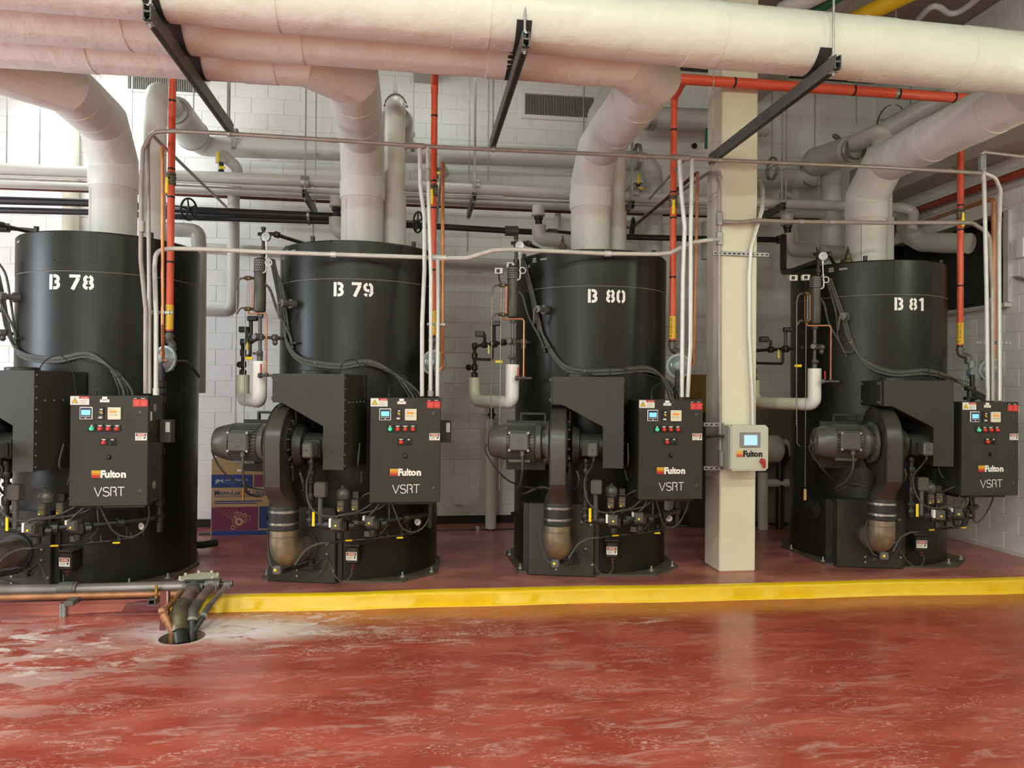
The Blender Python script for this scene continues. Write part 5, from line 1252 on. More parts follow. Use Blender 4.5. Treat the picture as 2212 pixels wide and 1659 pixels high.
def make_drop():
    t = thing('gas_pipe', 'x', 'pipe', (0, 0, 0)); gx, gy = .83, -.37
    b = M(); b.tube([(gx, gy, 4.68), (gx, gy, 2.27)], .0325, 14); b.build('drop_pipe', 'gas_red', t)
    for z in (4.66, 4.42, 3.79, 3.53, 2.93, 2.285):
        b = M(); b.lathe([(-.009, .034), (.009, .034)], (gx, gy, z), (0, 0, 1), 14); b.build('black_band', 'band_black', t)
    b = M(); b.lathe([(-.06, .034), (-.05, .042), (-.03, .042), (-.025, .036), (.02, .045), (.03, .036), (.035, .042), (.055, .042), (.06, .034)], (gx, gy, 3.70), (0, 0, 1), 12); b.cyl((gx, gy - .03, 3.70), (gx, gy - .065, 3.70), .014, 8); v = b.build('ball_valve', 'bronze_green', t)
    b = M(); b.box((gx - .004, gy - .066, 3.63), (.026, .008, .14), .004); b.box((gx - .004, gy - .066, 3.60), (.032, .012, .10), .006); o_ = b.build('valve_handle', 'tag_yellow', t); o_.parent = v
    # wrap-round label
    b = M(); b.m(0).lathe([(2.31, .0345), (2.535, .0345)], (gx, gy, 0), (0, 0, 1), 20, caps=False)
    b.m(1)
    for s_, a0, hgt in (('NATURAL GAS', -14, .012), ('TO BOILERS', -58, .010)):
        vs, fs = text_data(s_, 1.0, .02); x0 = min(v_[0] for v_ in vs); x1 = max(v_[0] for v_ in vs); y0 = min(v_[1] for v_ in vs); y1 = max(v_[1] for v_ in vs)
        q = []
        for v_ in vs:
            up = 2.36 + (v_[0] - x0) / (x1 - x0) * .16; side = (v_[1] - y0) / (y1 - y0) * hgt
            a = math.radians(-30 + a0) - side / .0345 + math.radians(34); q.append((gx + .0352 * math.sin(a), gy - .0352 * math.cos(a), up))
        b.add(q, [f[::-1] for f in fs])
    for a in (-26, -66):
        a = math.radians(a); n_ = Vector((math.sin(a), -math.cos(a), 0)); b.lathe([(0, .007), (.0005, .007)], Vector((gx, gy, 2.335)) + n_ * .035, n_, 8)
    b.build('gas_label', ['sticker_yellow', 'paint_black'], t)
    b = M(); b.tube(fillet([(gx, gy, 2.275), (gx, gy, 2.20), (gx + .06, gy - .05, 2.17), (gx + .06, gy - .06, 2.10)], .035, 4), .034, 12); b.lathe([(0, .042), (.025, .042)], (gx, gy, 2.235), (0, 0, 1), 12); b.lathe([(0, .042), (.025, .042)], (gx + .06, gy - .06, 2.11), (0, 0, 1), 12); b.build('bottom_fitting', 'grey_iron', t)
    return t
gp = make_drop()
gd = 'vertical orange gas pipe beside %s'
spread(gp, {bk: gd % WHICH[bk] for bk in BOILERS}, 'orange gas drops to the boilers')
def make_reg():
    t = thing('gas_regulator', 'x', 'regulator', (0, 0, 0)); rx, ry, rz = .88, -.51, 2.03
    b = M(); b.lathe([(-.05, .05), (-.03, .075), (-.012, .10), (-.010, .122), (.010, .122), (.012, .10), (.03, .085), (.05, .045), (.075, .04), (.08, .02)], (rx, ry, rz), (-.2, -1, 0), 32)
    d = Vector((-.2, -1, 0)).normalized(); u_ = Vector((1, -.2, 0)).normalized()
    for k in range(10):
        a = 2 * PI * k / 10; p = Vector((rx, ry, rz)) + u_ * .1 * math.cos(a) + Vector((0, 0, .1 * math.sin(a))); b.cyl(p - d * .016, p + d * .016, .007, 6)
    b.sphere((rx - .02, ry + .09, rz), .07, 14, 10); b.cyl((rx - .02, ry + .09, rz + .1), (rx - .02, ry + .09, rz - .1), .042, 12); b.build('regulator_body', 'regulator_grey', t)
    b = M(); b.box((0, 0, 0), (.03, .003, .035), mx=Matrix.Translation(Vector((rx - .065, ry - .025, rz + .01))) @ Matrix.Rotation(-.2, 4, 'Z')); b.build('regulator_tag', 'plate_white', t)
    b = M(); dx, dy = rx - .015, ry - .03
    b.cyl((dx, dy, rz - .05), (dx, dy, .65), .024, 12)
    for z in (1.80, 1.74, 1.66, 1.2, .74, .60): b.lathe([(-.03, .030), (-.022, .038), (.022, .038), (.03, .030)], (dx, dy, z), (0, 0, 1), 10)
    b.cyl((dx, dy, .66), (dx, dy, .48), .028, 12); b.build('down_pipe', 'black_iron', t)
    return t
rl = 'grey round gas regulator on %s'
spread(make_reg(), {bk: rl % WHICH[bk] for bk in BOILERS}, 'gas regulators behind the cabinets')
r81 = proto[('gas_regulator', '81')]; r81.location.x += .19
for c_ in kids(r81):
    if c_.name.startswith('down_pipe'): c_.location.x = -.19; r81.location.y -= .05; r81.scale = (1, 1, 1)
# strainer valve that only shows beside boiler B 81's regulator
p = Wy(2099, 806, 7.0); b = M(); b.sphere(p, .05, 14, 10); b.cyl(p + Vector((0, 0, .13)), p - Vector((0, 0, .06)), .036, 12); b.cyl(p, p + Vector((.16, .05, 0)), .034, 12); b.lathe([(-.012, .06), (.012, .06)], p + Vector((.0, -.04, .0)), (0, 1, 0), 12)
tag(b.build('gas_strainer', 'regulator_grey'), 'lumpy grey gas strainer next to the regulator of boiler B 81', 'valve')
p = Wy(2096, 850, 6.7); b = M(); b.cyl(p - Vector((0, 0, .05)), p + Vector((0, 0, .04)), .03, 10); b.lathe([(0, .05), (.02, .055), (.04, .05)], p + Vector((0, 0, .03)), (0, 0, 1), 10); b.box(p - Vector((0, 0, .05)), (.12, .06, .03), .006)
tag(b.build('black_valve', 'black_iron'), 'small black valve on top of the cabinet of boiler B 81', 'valve')

# ------------------------------------------------------------------ conduits
def pipe_px(name, label, cat, pts, y, diam, m_, round_=0.0, n=10, group=None, at=0, taper=None):
    """pts: (px, py) or (px, py, y): points of the room seen there, at wall distance y"""
    P = [Wy(p[0], p[1], p[2] if len(p) > 2 else y) for p in pts]
    r = rpx(diam, P[at]); Q = fillet(P, round_, 5) if round_ else P
    b = M(); b.tube(Q, r, n); o = b.build(name, m_)
    if cat: tag(o, label, cat, group)
    return o
def fittings(parent, specs, m_='conduit_dull', name='coupling'):
    """short sleeves at room points along a conduit; specs: (px, py, y, axis, len, diam_px)"""
    for px, py, y, ax, ln, dm in specs:
        p = Wy(px, py, y); b = M(); d = {'x': Vector((1, 0, 0)), 'z': Vector((0, 0, 1))}[ax]
        b.lathe([(-ln / 2, rpx(dm, p)), (ln / 2, rpx(dm, p))], p, d, 12)
        o = b.build(name, m_); o.parent = parent; o.location = o.location - parent.location
yT = lambda px: 6.95 + .35 * min(1, max(0, (px - 330) / 250.0))
# long upper conduit
long1 = pipe_px('conduit', 'long thin conduit spanning level above all four boilers', 'conduit',
    [(314.6, 850, 6.52), (315, 668, 6.52), (304, 560, 6.66), (305, 400, 6.62), (309, 322), (330, 285), (378, 283), (480, 288), (740, 304), (930, 317), (1250, 331), (1475, 341), (1555, 346), (1900, 361), (2122, 374)], 6.62, 9.5, 'conduit_dull', .10)
fittings(long1, [(307, 490, 6.64, 'z', .09, 12), (895, 315, 6.62, 'x', .18, 13), (1470, 341, 6.62, 'x', .16, 13), (720, 303, 6.62, 'x', .05, 11), (1390, 338, 6.62, 'x', .05, 11), (2050, 369, 6.62, 'x', .05, 9)])
for xt, px, py in ((-1.62, 480, 288), (.692, 1062, 322), (2.85, 1556, 346)):
    p = Vector((xt, 6.62, Wy(px, py, 6.62).z)); b = M(); b.lathe([(-.012, .029), (.012, .029)], p, (1, 0, 0), 10); b.box((xt, 6.62, (p.z + 4.10) / 2), (.02, .008, max(.02, 4.13 - p.z))); o = b.build('conduit_hanger', 'galv'); o.parent = long1; o.location = o.location - long1.location
# conduits of B 78
G78 = 'conduits dropping to cabinet B 78'
pipe_px('conduit', 'middle thin conduit of cabinet B 78, turning back overhead to the wall', 'conduit', [(323, 850, 6.53), (322.5, 640, 6.55), (320, 400, 6.68), (319, 318, 6.68), (324, 287, 6.72), (345, 308, 7.0), (490, 448, 9.4)], 6.7, 8.5, 'conduit_dull', .05, group=G78)
c = pipe_px('conduit', 'long lower conduit crossing in front of the boilers from cabinet B 78 to the column', 'conduit', [(337, 850, 6.53), (337, 680, 6.56), (334, 575, 6.70), (337, 540, 6.72), (378, 537, 6.74), (458, 539), (560, 544), (700, 549), (915, 556), (960, 558), (1008, 558), (1066, 541), (1106, 539), (1200, 543), (1310, 548), (1421, 549), (1450, 546), (1492, 524), (1535, 518), (1555, 517, 6.85)], 6.76, 10, 'conduit', .10)
fittings(c, [(720, 550, 6.76, 'x', .05, 13), (945, 557, 6.76, 'x', .16, 14), (1313, 548, 6.76, 'x', .06, 13), (337, 846, 6.53, 'z', .06, 13)], 'conduit')
# conduits of B 79
G79 = 'conduits dropping to cabinet B 79'
pipe_px('conduit', 'leftmost thin conduit dropping into cabinet B 79, jogging near its top', 'conduit', [(911.6, 856, 6.55), (912, 700, 6.57), (917, 580, 6.7), (917, 470, 6.68), (908, 400, 6.65), (907, 318, 6.62)], 6.6, 9.5, 'conduit', .10, group=G79)
o = pipe_px('conduit', 'middle thin conduit dropping into cabinet B 79 beside the orange pipe', 'conduit', [(929.7, 856, 6.55), (931, 600, 6.6), (926, 440, 6.62), (924, 319, 6.62)], 6.6, 8.5, 'conduit', .10, group=G79)
fittings(o, [(925, 378, 6.62, 'z', .12, 11), (930, 850, 6.55, 'z', .05, 13)])
pipe_px('conduit', 'short right conduit rising from cabinet B 79 to the lower level conduit', 'conduit', [(944.7, 856, 6.55), (945.5, 700, 6.6), (945.5, 560, 6.76)], 6.6, 9, 'conduit', group=G79)
G80 = 'conduits dropping to cabinet B 80'
pipe_px('conduit', 'left thin conduit dropping into cabinet B 80, jogging near its top', 'conduit', [(1472.6, 858, 6.6), (1475, 600, 6.65), (1479, 490, 6.66), (1472, 420, 6.64), (1468, 342, 6.62)], 6.6, 9.5, 'conduit', .10, group=G80)
pipe_px('conduit', 'right thin conduit dropping into cabinet B 80 with a jog at its foot', 'conduit', [(1485, 858, 6.6), (1491.5, 745, 6.6), (1492, 500, 6.65), (1495, 344, 6.62)], 6.6, 9, 'conduit', .10, group=G80)
G81 = 'conduits dropping to cabinet B 81'
o = pipe_px('conduit', 'left thin conduit from cabinet B 81 up to the small overhead junction', 'conduit', [(2133.5, 866, 6.52), (2131, 620, 6.6), (2126, 400, 6.62), (2122, 330, 6.62)], 6.6, 8.5, 'conduit', group=G81)
p = Wy(2122, 352, 6.62); b = M(); b.box(p, (.06, .06, .17), .012); q = b.build('conduit_body', 'galv'); q.parent = o; q.location -= o.location
o = pipe_px('conduit', 'middle conduit from cabinet B 81 turning level toward the cream column', 'conduit', [(2144, 866, 6.52), (2143, 620, 6.6), (2137, 505, 6.72), (2100, 481, 6.75), (1900, 481), (1700, 478.5), (1640, 476), (1600, 480), (1562, 479, 6.85)], 6.78, 9, 'conduit_dull', .12, group=G81)
fittings(o, [(1730, 479, 6.78, 'x', .05, 12), (1795, 480, 6.78, 'x', .05, 12), (2141, 655, 6.6, 'z', .10, 10)])
pipe_px('conduit', 'right thin conduit from cabinet B 81 hooking left at its top', 'conduit', [(2159, 866, 6.52), (2158, 500, 6.75), (2161, 410, 6.64), (2150, 384, 6.62), (2126, 374, 6.62)], 6.6, 8.5, 'conduit', .10, group=G81)
pipe_px('conduit', 'thin conduit leaving the overhead junction toward the right wall', 'conduit', [(2122, 328, 6.62), (2230, 341, 6.55)], 7.0, 7, 'conduit_dull')
o = pipe_px('conduit', 'conduit with black fitting curving down the right wall', 'conduit', [(2167, 470, 7.55), (2171, 560, 7.5), (2184, 597, 7.4), (2225, 606, 7.0)], 7.3, 8, 'conduit_dull', .12)
p = Wy(2167, 455, 7.55); b = M(); b.box(p, (.05, .05, .14), .01); q = b.build('conduit_fitting', 'black_iron'); q.parent = o; q.location -= o.location
# slotted clamp bars tying conduits and copper tubes
for px0, px1, py, y, lab in ((309, 371, 674, 6.60, 'B 78'), (923, 962, 700, 6.62, 'B 79'), (2114, 2187, 740, 6.63, 'B 81')):
    a = Wy(px0, py, y); c2 = Wy(px1, py, y); b = M(); m_ = (a + c2) / 2
    b.box(m_ + Vector((0, .03, 0)), ((c2 - a).length, .02, .026), .003)
    n = int((c2 - a).length / .045)
    for k in range(n): b.box(a.lerp(c2, (k + .5) / n) + Vector((0, .015, 0)), (.008, .02, .036), .002)
    tag(b.build('conduit_clamp_bar', 'galv'), 'slotted metal bar clamping the conduits of ' + WHICH[lab[2:]], 'clamp bar')
# copper vent tubes
GC = 'copper vent tubes'
o = pipe_px('copper_tube', 'vertical copper tube beside the orange gas pipe of boiler B 78', 'pipe', [(362, 780, 6.75), (352, 778, 6.75), (351.5, 700, 6.62), (351, 318, 6.62)], 6.62, 7, 'copper', .04, group=GC)
fittings(o, [(351.5, 765, 6.74, 'z', .04, 9), (351, 322, 6.62, 'z', .05, 9)], 'copper', 'elbow')
pipe_px('copper_tube', 'vertical copper tube right of the orange gas pipe of boiler B 79', 'pipe', [(950, 800, 6.8), (956, 792, 6.8), (955.5, 700, 6.66), (957, 352, 6.9)], 6.8, 8, 'copper', .04, group=GC)
pipe_px('copper_tube', 'dark tube leaning back from the top of the copper tube at B 79', 'pipe', [(957, 352, 6.9), (943, 478, 9.4)], 8, 6.5, 'conduit_dull', group=GC)
pipe_px('copper_tube', 'vertical copper tube nearest the cream column at boiler B 80', 'pipe', [(1490, 795, 6.95), (1498, 788, 6.95), (1500, 700, 6.9), (1507, 374, 6.95)], 6.95, 7, 'copper_dull', .04, group=GC)
pipe_px('copper_tube', 'dark tube running back from the copper tube at boiler B 80', 'pipe', [(1507, 374, 6.95), (1500, 378, 7.0), (1366, 492, 9.3)], 8, 8, 'copper_dark', group=GC)
o = pipe_px('copper_tube', 'copper tube at the right wall dropping behind cabinet B 81', 'pipe', [(1935, 500, 9.3), (2135, 432, 7.05), (2147, 432, 6.98), (2147.5, 800, 6.9)], 7, 8, 'copper', .05, group=GC)
# conduits on the column
yc = 7.075 - .1875 - .03
o = pipe_px('conduit', 'conduit on the left edge of the cream column, bending back at its top', 'conduit', [(1556, 1000, yc - .05), (1555, 915, yc), (1553.5, 550, yc), (1553, 395, yc), (1545, 374, yc + .06), (1530, 373, yc + .15), (1432, 441, 8.9)], yc, 7.5, 'conduit_dull', .08)
for py in (473, 515):
    p = Wy(1554, py, yc); b = M(); b.box(p, (.055, .055, .14), .01); q = b.build('conduit_body', 'galv'); q.parent = o; q.location -= o.location
p = Wy(1557, 990, yc - .06); b = M(); b.box(p, (.045, .06, .16), .012); q = b.build('conduit_body', 'galv'); q.parent = o; q.location -= o.location
pipe_px('conduit', 'pale bent conduit running down the right edge of the cream column', 'conduit', [(1641, 390, 7.3), (1648, 410, 7.0), (1647, 450, yc), (1622, 535, yc), (1618, 600, yc), (1618.5, 720, yc), (1625, 850, yc), (1626, 922, yc)], yc, 8.5, 'conduit', .12)
pipe_px('conduit', 'thin dark conduit running back to the wall left of the column', 'conduit', [(1478, 346, 6.65), (1420, 410, 8.0), (1395, 438, 8.9)], 8, 6, 'conduit_dull', .05)
# strut straps on the column
def slotted(px0, px1, py, y, hz, lab):
    a = Wy(px0, py, y); c2 = Wy(px1, py, y); b = M(); m_ = (a + c2) / 2; L_ = abs(c2.x - a.x)
    t = thing('slotted_strut', lab, 'strut', (m_.x, y, m_.z - hz / 2))
    b.box((0, 0, hz / 2), (L_, .03, hz), .003); b.build('channel', 'galv', t)
    b = M(); n = max(3, int(L_ / .045))
    for k in range(n): b.box((-L_ / 2 + L_ * (k + .5) / n, -.0155, hz / 2), (.024, .002, hz * .34))
    b.build('slots', 'paint_black', t)
slotted(1539, 1660, 549, yc + .02, .042, 'slotted strut fixed across the cream column above the control box')
slotted(1519, 1563, 917, yc + .01, .04, 'slotted strut behind the upper left corner of the pale control box')
slotted(1519, 1563, 1011, yc + .01, .04, 'slotted strut behind the lower left corner of the pale control box')

# ------------------------------------------------------------------ pale control box on the column
yb = 6.66; a = Wy(1577.8, 918, yb); c2 = Wy(1659, 1017, yb); bw, bh = c2.x - a.x, a.z - c2.z
t = thing('control_box', 'pale control box with blue screen and red handle on the cream column', 'control box', ((a.x + c2.x) / 2, yb, c2.z))
b = M(); b.box((-.008, .12, bh / 2), (bw - .01, .20, bh - .012), .008); b.build('enclosure', 'box_grey', t)
ch = .028; b = M()
b.prism([(-bw / 2 + ch, 0), (bw / 2 - ch, 0), (bw / 2, ch), (bw / 2, bh - ch), (bw / 2 - ch, bh), (-bw / 2 + ch, bh), (-bw / 2, bh - ch), (-bw / 2, ch)], (0, 0, 0), (1, 0, 0), (0, 0, 1), (0, .03, 0))
lid = b.build('lid', 'box_grey', t); b = M()
b.prism([(-bw / 2 + ch + .012, .012), (bw / 2 - ch - .012, .012), (bw / 2 - .012, ch + .012), (bw / 2 - .012, bh - ch - .012), (bw / 2 - ch - .012, bh - .012), (-bw / 2 + ch + .012, bh - .012), (-bw / 2 + .012, bh - ch - .012), (-bw / 2 + .012, ch + .012)], (0, -.006, 0), (1, 0, 0), (0, 0, 1), (0, .01, 0)); b.build('lid_face', 'box_grey', t)
def bx_(px, py): q = Wy(px, py, yb); return q.x - (a.x + c2.x) / 2, q.z - c2.z
x0, z1 = bx_(1597.6, 933.7); x1, z0 = bx_(1641, 966)
b = M(); b.box(((x0 + x1) / 2, -.012, (z0 + z1) / 2), (x1 - x0, .014, z1 - z0), .004); sc = b.build('screen_bezel', 'screen_frame', t)
x0, z1 = bx_(1605.8, 939.7); x1, z0 = bx_(1633.8, 961.4)
b = M(); b.box(((x0 + x1) / 2, -.0195, (z0 + z1) / 2), (x1 - x0, .002, z1 - z0)); b.build('screen', 'lcd_pale', sc)
b = M(); b.box(((x0 + x1) / 2, -.0195, z1 + .010), ((x1 - x0) * .55, .001, .005)); b.build('bezel_print', 'print_grey', sc)
x0, z0 = bx_(1590, 987); x1, _ = bx_(1646, 987); maker_logo('maker_logo', t, (x0, -.0065, z0), (1, 0, 0), (0, 0, 1), (0, -1, 0), x1 - x0, 'paint_black')
x0, z0 = bx_(1645.5, 996); b = M(); b.lathe([(0, .028), (.02, .028), (.03, .02), (.035, 0)], (x0, -.006, z0), (0, -1, 0), 18); b.box((x0 + .008, -.03, z0 - .035), (.03, .025, .06), .009); b.build('red_handle', 'handle_red', t)
pipe_px('black_hose', 'short black hose entering the left side of the pale control box', 'hose', [(1516, 948, yc), (1528, 943, yc - .03), (1552, 941, yc - .08), (1564, 943, yc - .1)], yc, 6, 'rubber', .03)
mat('gas_red_dull', rgb(150, 66, 40), 0.45, var=.15, vscale=8)
mat('pvc_cream_shaded', rgb(120, 116, 98), .5)  # darker copy of the cream; shade behind the column put into its colour
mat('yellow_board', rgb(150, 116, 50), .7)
# ------------------------------------------------------------------ pipes on and near the back wall
def jacket(name, label, pts, y, diam, m_='pipe_grey', rd=.12, n=18, group=None, cat='pipe', at=0): return pipe_px(name, label, cat, pts, y, diam, m_, rd, n, group, at)
jacket('insulated_pipe', 'long level white insulated pipe behind all the flues, nearest the black pipes', [(-70, 362), (0, 365), (735, 394), (1225, 420), (1600, 437), (1880, 447), (1945, 449), (1975, 455, 8.6), (1968, 500, 8.5)], 8.65, 26, 'pipe_grey', .14)
jacket('insulated_pipe', 'grey level pipe just under the long white insulated pipe', [(-60, 393), (0, 396), (400, 409), (735, 423), (1225, 446), (1560, 459), (1880, 466)], 9.25, 19, 'pipe_grey', 0)
pipe_px('conduit', 'upper thin conduit hugging the underside of the long white pipe', 'conduit', [(-60, 378), (0, 380), (375, 393), (735, 412), (1085, 425)], 8.6, 5, 'conduit')
pipe_px('conduit', 'lower thin conduit below the long white pipe, reaching boiler B 80 flue', 'conduit', [(-60, 384), (0, 386), (400, 401), (735, 419), (1225, 437), (1545, 450)], 8.62, 4.5, 'conduit_dull')
o = pipe_px('copper_pipe', 'dark red copper pipe running level above the black pipes', 'pipe', [(-60, 404), (0, 406), (380, 420), (735, 437), (900, 444), (1225, 458), (1530, 467), (1800, 476)], 9.45, 7, 'copper_dark')
pipe_px('copper_pipe', 'short dark copper branch dropping from the level copper pipe left of B 79', 'pipe', [(496, 425), (495, 452)], 9.44, 7, 'copper_dark')
bp1 = pipe_px('black_pipe', 'upper black iron pipe level behind boilers B 78 and B 79', 'pipe', [(-60, 431), (0, 433), (187, 438), (430, 455), (735, 468), (760, 469)], 8.75, 17, 'black_iron')
bp2 = pipe_px('black_pipe', 'lower black iron pipe running level behind all four boilers', 'pipe', [(-60, 452), (0, 454), (187, 458), (430, 470), (735, 479), (942, 489), (1105, 499), (1190, 503), (1235, 506), (1350, 512), (1525, 516), (1690, 518)], 8.85, 14, 'black_iron')
fittings(bp2, [(1105, 499, 8.85, 'x', .16, 22), (1193, 504, 8.85, 'x', .12, 20), (1688, 518, 8.85, 'x', .12, 18), (668, 476, 8.85, 'x', .03, 19), (900, 487, 8.85, 'x', .03, 19)], 'grey_iron', 'union')
fittings(bp1, [(666, 465, 8.75, 'x', .03, 20)], 'galv', 'clamp')
# strut racks on the back run
for px0, py0, py1, lab in ((657, 412, 452, 'small strut rack carrying the wall pipes between flues B 78 and B 79'), (1025, 418, 478, 'small strut rack carrying the wall pipes left of flue B 80'), (1367, 436, 470, 'small strut rack carrying the wall pipes right of flue B 80'), (1694, 440, 470, 'small strut rack carrying the wall pipes right of the column')):
    p = Wy(px0, py0, 8.42); strut_rack('pipe_rack', lab, p.x, 8.42, 9.38, p.z + .02, .045, 'small strut racks at the back wall')
    b = M(); q = Wy(px0 + 3, py0 - 17, 8.65); b.lathe([(-.045, .082), (.045, .082)], q, (1, 0, 0), 18); tag(b.build('pipe_clamp', 'galv'), 'bright metal band on the long white pipe, ' + lab.split('wall pipes ')[1], 'clamp')
# steam main on the wall and the risers feeding it
SZ = lambda x: 4.87 + .018 * (x + 2.6)
P = [Vector((-2.64, 9.2, SZ(-2.64) + .04)), Vector((-2.64, 9.42, SZ(-2.64))), Vector((2.0, 9.42, SZ(2.0))), Vector((3.14, 9.42, SZ(3.1))), Vector((3.14, 9.42, 3.4))]
b = M(); b.tube(fillet(P, .24, 8), .125, 26); tag(b.build('steam_main', 'pipe_grey'), 'long white steam main on the wall ending in an elbow before the column', 'pipe')
jacket('steam_main', 'large white steam pipe end at the cream column, highest on the wall', [(1412, 254), (1530, 259), (1657, 273)], 9.3, 46, 'pipe_grey', 0, 24)
p = Wy(1406, 255, 9.3); b = M(); b.lathe([(-.06, .158), (.05, .158)], p, (1, 0, .0), 24); tag(b.build('metal_band', 'galv'), 'dull metal band on the white pipe behind boiler B 80 flue', 'band')
def riser(bk, label, z1, y_end, sleeve=None):
    t = thing('steam_riser', label, 'pipe', (*BOILERS[bk], PADZ), -TH, 'white steam risers behind the flues'); x, y = .266, .256
    b = M(); b.lathe([(TOP - .1, .125), (z1, .125), (z1 + .01, .118)], (x, y, 0), (0, 0, 1), 28); b.build('lower_jacket', 'wrap_smooth', t)
    w = bmx(bk) @ Vector((x, y, 0)); zt = 4.95
    P = [Vector((x, y, z1)), to_local(bk, (w.x, w.y, zt)), to_local(bk, (w.x, y_end, SZ(w.x) + .03))]
    b = M(); b.tube(fillet(P, .17, 8), .108, 24); b.build('upper_jacket', 'wrap_smooth', t)
    if sleeve:
        a, c = to_local(bk, (w.x, sleeve[0], zt - .03)), to_local(bk, (w.x, sleeve[1], SZ(w.x) + .02)); d = (c - a); L_ = d.length; d.normalize()
        b = M(); b.ring(c - d * .05, d, .187, .006, 28, 6); b.build('end_ring', 'galv', t)
        b = M(); b.lathe([(0, .10), (.0, .165), (.02, .185), (L_, .185), (L_ + .02, .13)], a, d, 28, caps=False); b.build('sleeve', 'pipe_grey', t)
        b = M(); b.lathe([(-.05, .112), (-.04, .15), (-.015, .15), (-.005, .112)], a, d, 28); b.build('flange_ring', 'galv', t)
riser('78', 'white steam riser of boiler B 78 with fat sleeve to the wall', 3.35, 9.38, (8.42, 9.12))
riser('79', 'white steam riser right of flue B 79 with a capped bend', 3.82, 9.38, (8.3, 8.9))
riser('80', 'white steam riser half hidden right of flue B 80', 3.75, 9.38)
riser('81', 'white steam riser behind flue B 81, with fat sleeve running back', 3.8, 9.36, (8.45, 9.3))
jacket('steam_main', 'white angled steam pipe rising left of flue B 80 toward the ceiling', [(1288, 330), (1288, 250), (1322, 190), (1360, 120)], 9.2, 40, 'pipe_grey', .2, 22)
# drip legs with yellow handled valves
for k, (x, y, lab, ex) in enumerate(((478, 340, 'left of flue B 79', [(512, 362), (512, 400, 9.4)]), (941, 352, 'behind the orange pipe of B 79', [(960, 375, 9.4)]), (1378, 385, 'right of flue B 80', [(1350, 405, 9.4)]))):
    t = thing('drip_valve', 'white capped drip pipe with yellow handled valve %s' % lab, 'valve', Wy(x, y + 12, 9.1)); o = Vector(t.location)
    P = [Wy(x, y + 12, 9.1), Wy(x, y - 8, 9.1)] + [Wy(*(q if len(q) > 2 else (*q, 9.2))) for q in ex]
    b = M(); b.tube([q - o for q in fillet(P, .09, 5)], rpx(24, P[0]), 16); b.build('jacket', 'pipe_grey', t)
    b = M(); b.cyl((0, 0, 0), (0, 0, -.12), .028, 10); b.lathe([(-.13, .02), (-.12, .036), (-.09, .036), (-.08, .02)], (0, 0, 0), (0, 0, 1), 8); b.build('valve', 'black_iron', t)
    b = M(); b.box((-.02, -.085, .04), (.03, .01, .13), .004); b.box((.02, -.05, -.07), (.07, .02, .035), .005); b.build('yellow_handle', 'tag_yellow', t)
# vertical and return pipes
jacket('upright_pipe', 'grey pipe dropping down the wall between boilers B 78 and B 79 and turning left', [(505, 392), (504, 640), (503, 672), (470, 672), (425, 670)], 9.3, 25, 'pipe_grey', .14)
jacket('return_pipe', 'grey pipe with elbow dropping beside the right edge of boiler B 78', [(330, 494), (400, 497), (428, 500), (430, 540), (428, 849)], 8.75, 31, 'pipe_grey', .15, 20)
jacket('return_pipe', 'level grey pipe low on the wall passing behind boiler B 79', [(435, 536), (600, 545), (960, 565), (1115, 572)], 9.5, 24, 'pipe_grey', 0)
jacket('upright_pipe', 'broad cream vertical pipe on the wall left of flue B 78', [(154, 130), (152, 520)], 9.6, 32, 'column_paint', 0, 20)
jacket('upright_pipe', 'thin grey vertical pipe on the wall behind flue B 80 riser', [(1205, 462), (1203, 545)], 9.5, 14, 'pipe_grey', 0)
jacket('upright_pipe', 'grey vertical pipe beside the column, seen through to the wall', [(1528, 480), (1527, 560)], 9.3, 25, 'pipe_grey', 0)
jacket('upright_pipe', 'grey vertical pipe behind boiler B 81 under the big tee', [(1796, 372), (1793, 560)], 9.3, 45, 'pipe_grey', 0, 22)
# outlet pipes with capped check valves, one per boiler
for bk, cap, nip, el, end in (('79', (727, 438), (727, 465), (727, 500), (790, 512)), ('80', (1163, 458), (1164, 482), (1165, 515), (1245, 524)), ('81', (1700, 478), (1702, 500), (1704, 540), (1840, 547)), ('78', (115, 470), (115, 490), (115, 520), (190, 530))):
    if bk == '78': continue
    y = 8.55; a, c_, e, f = (Wy(*q, y) for q in (cap, nip, el, end)); t = thing('outlet_valve', 'white capped outlet pipe with black valve behind %s' % WHICH[bk], 'valve', e, 0, 'capped outlet pipes'); o = Vector(e)
    b = M(); b.tube([q - o for q in fillet([c_ - Vector((0, 0, .03)), e, f], .12, 6)], .085, 18); b.build('outlet_jacket', 'pipe_grey', t)
    b = M(); b.cyl(a - o, c_ - o - Vector((0, 0, .05)), .042, 12); b.lathe([(-.03, .04), (-.02, .055), (.02, .055), (.03, .04)], (a + c_) / 2 - o, (0, 0, 1), 8); b.build('valve_nipple', 'black_iron', t)
    b = M(); b.lathe([(-.055, .06), (-.045, .082), (-.03, .082), (-.028, .074), (.075, .074)], a - o, (0, 0, 1), 20); b.build('cap', 'pipe_grey', t)
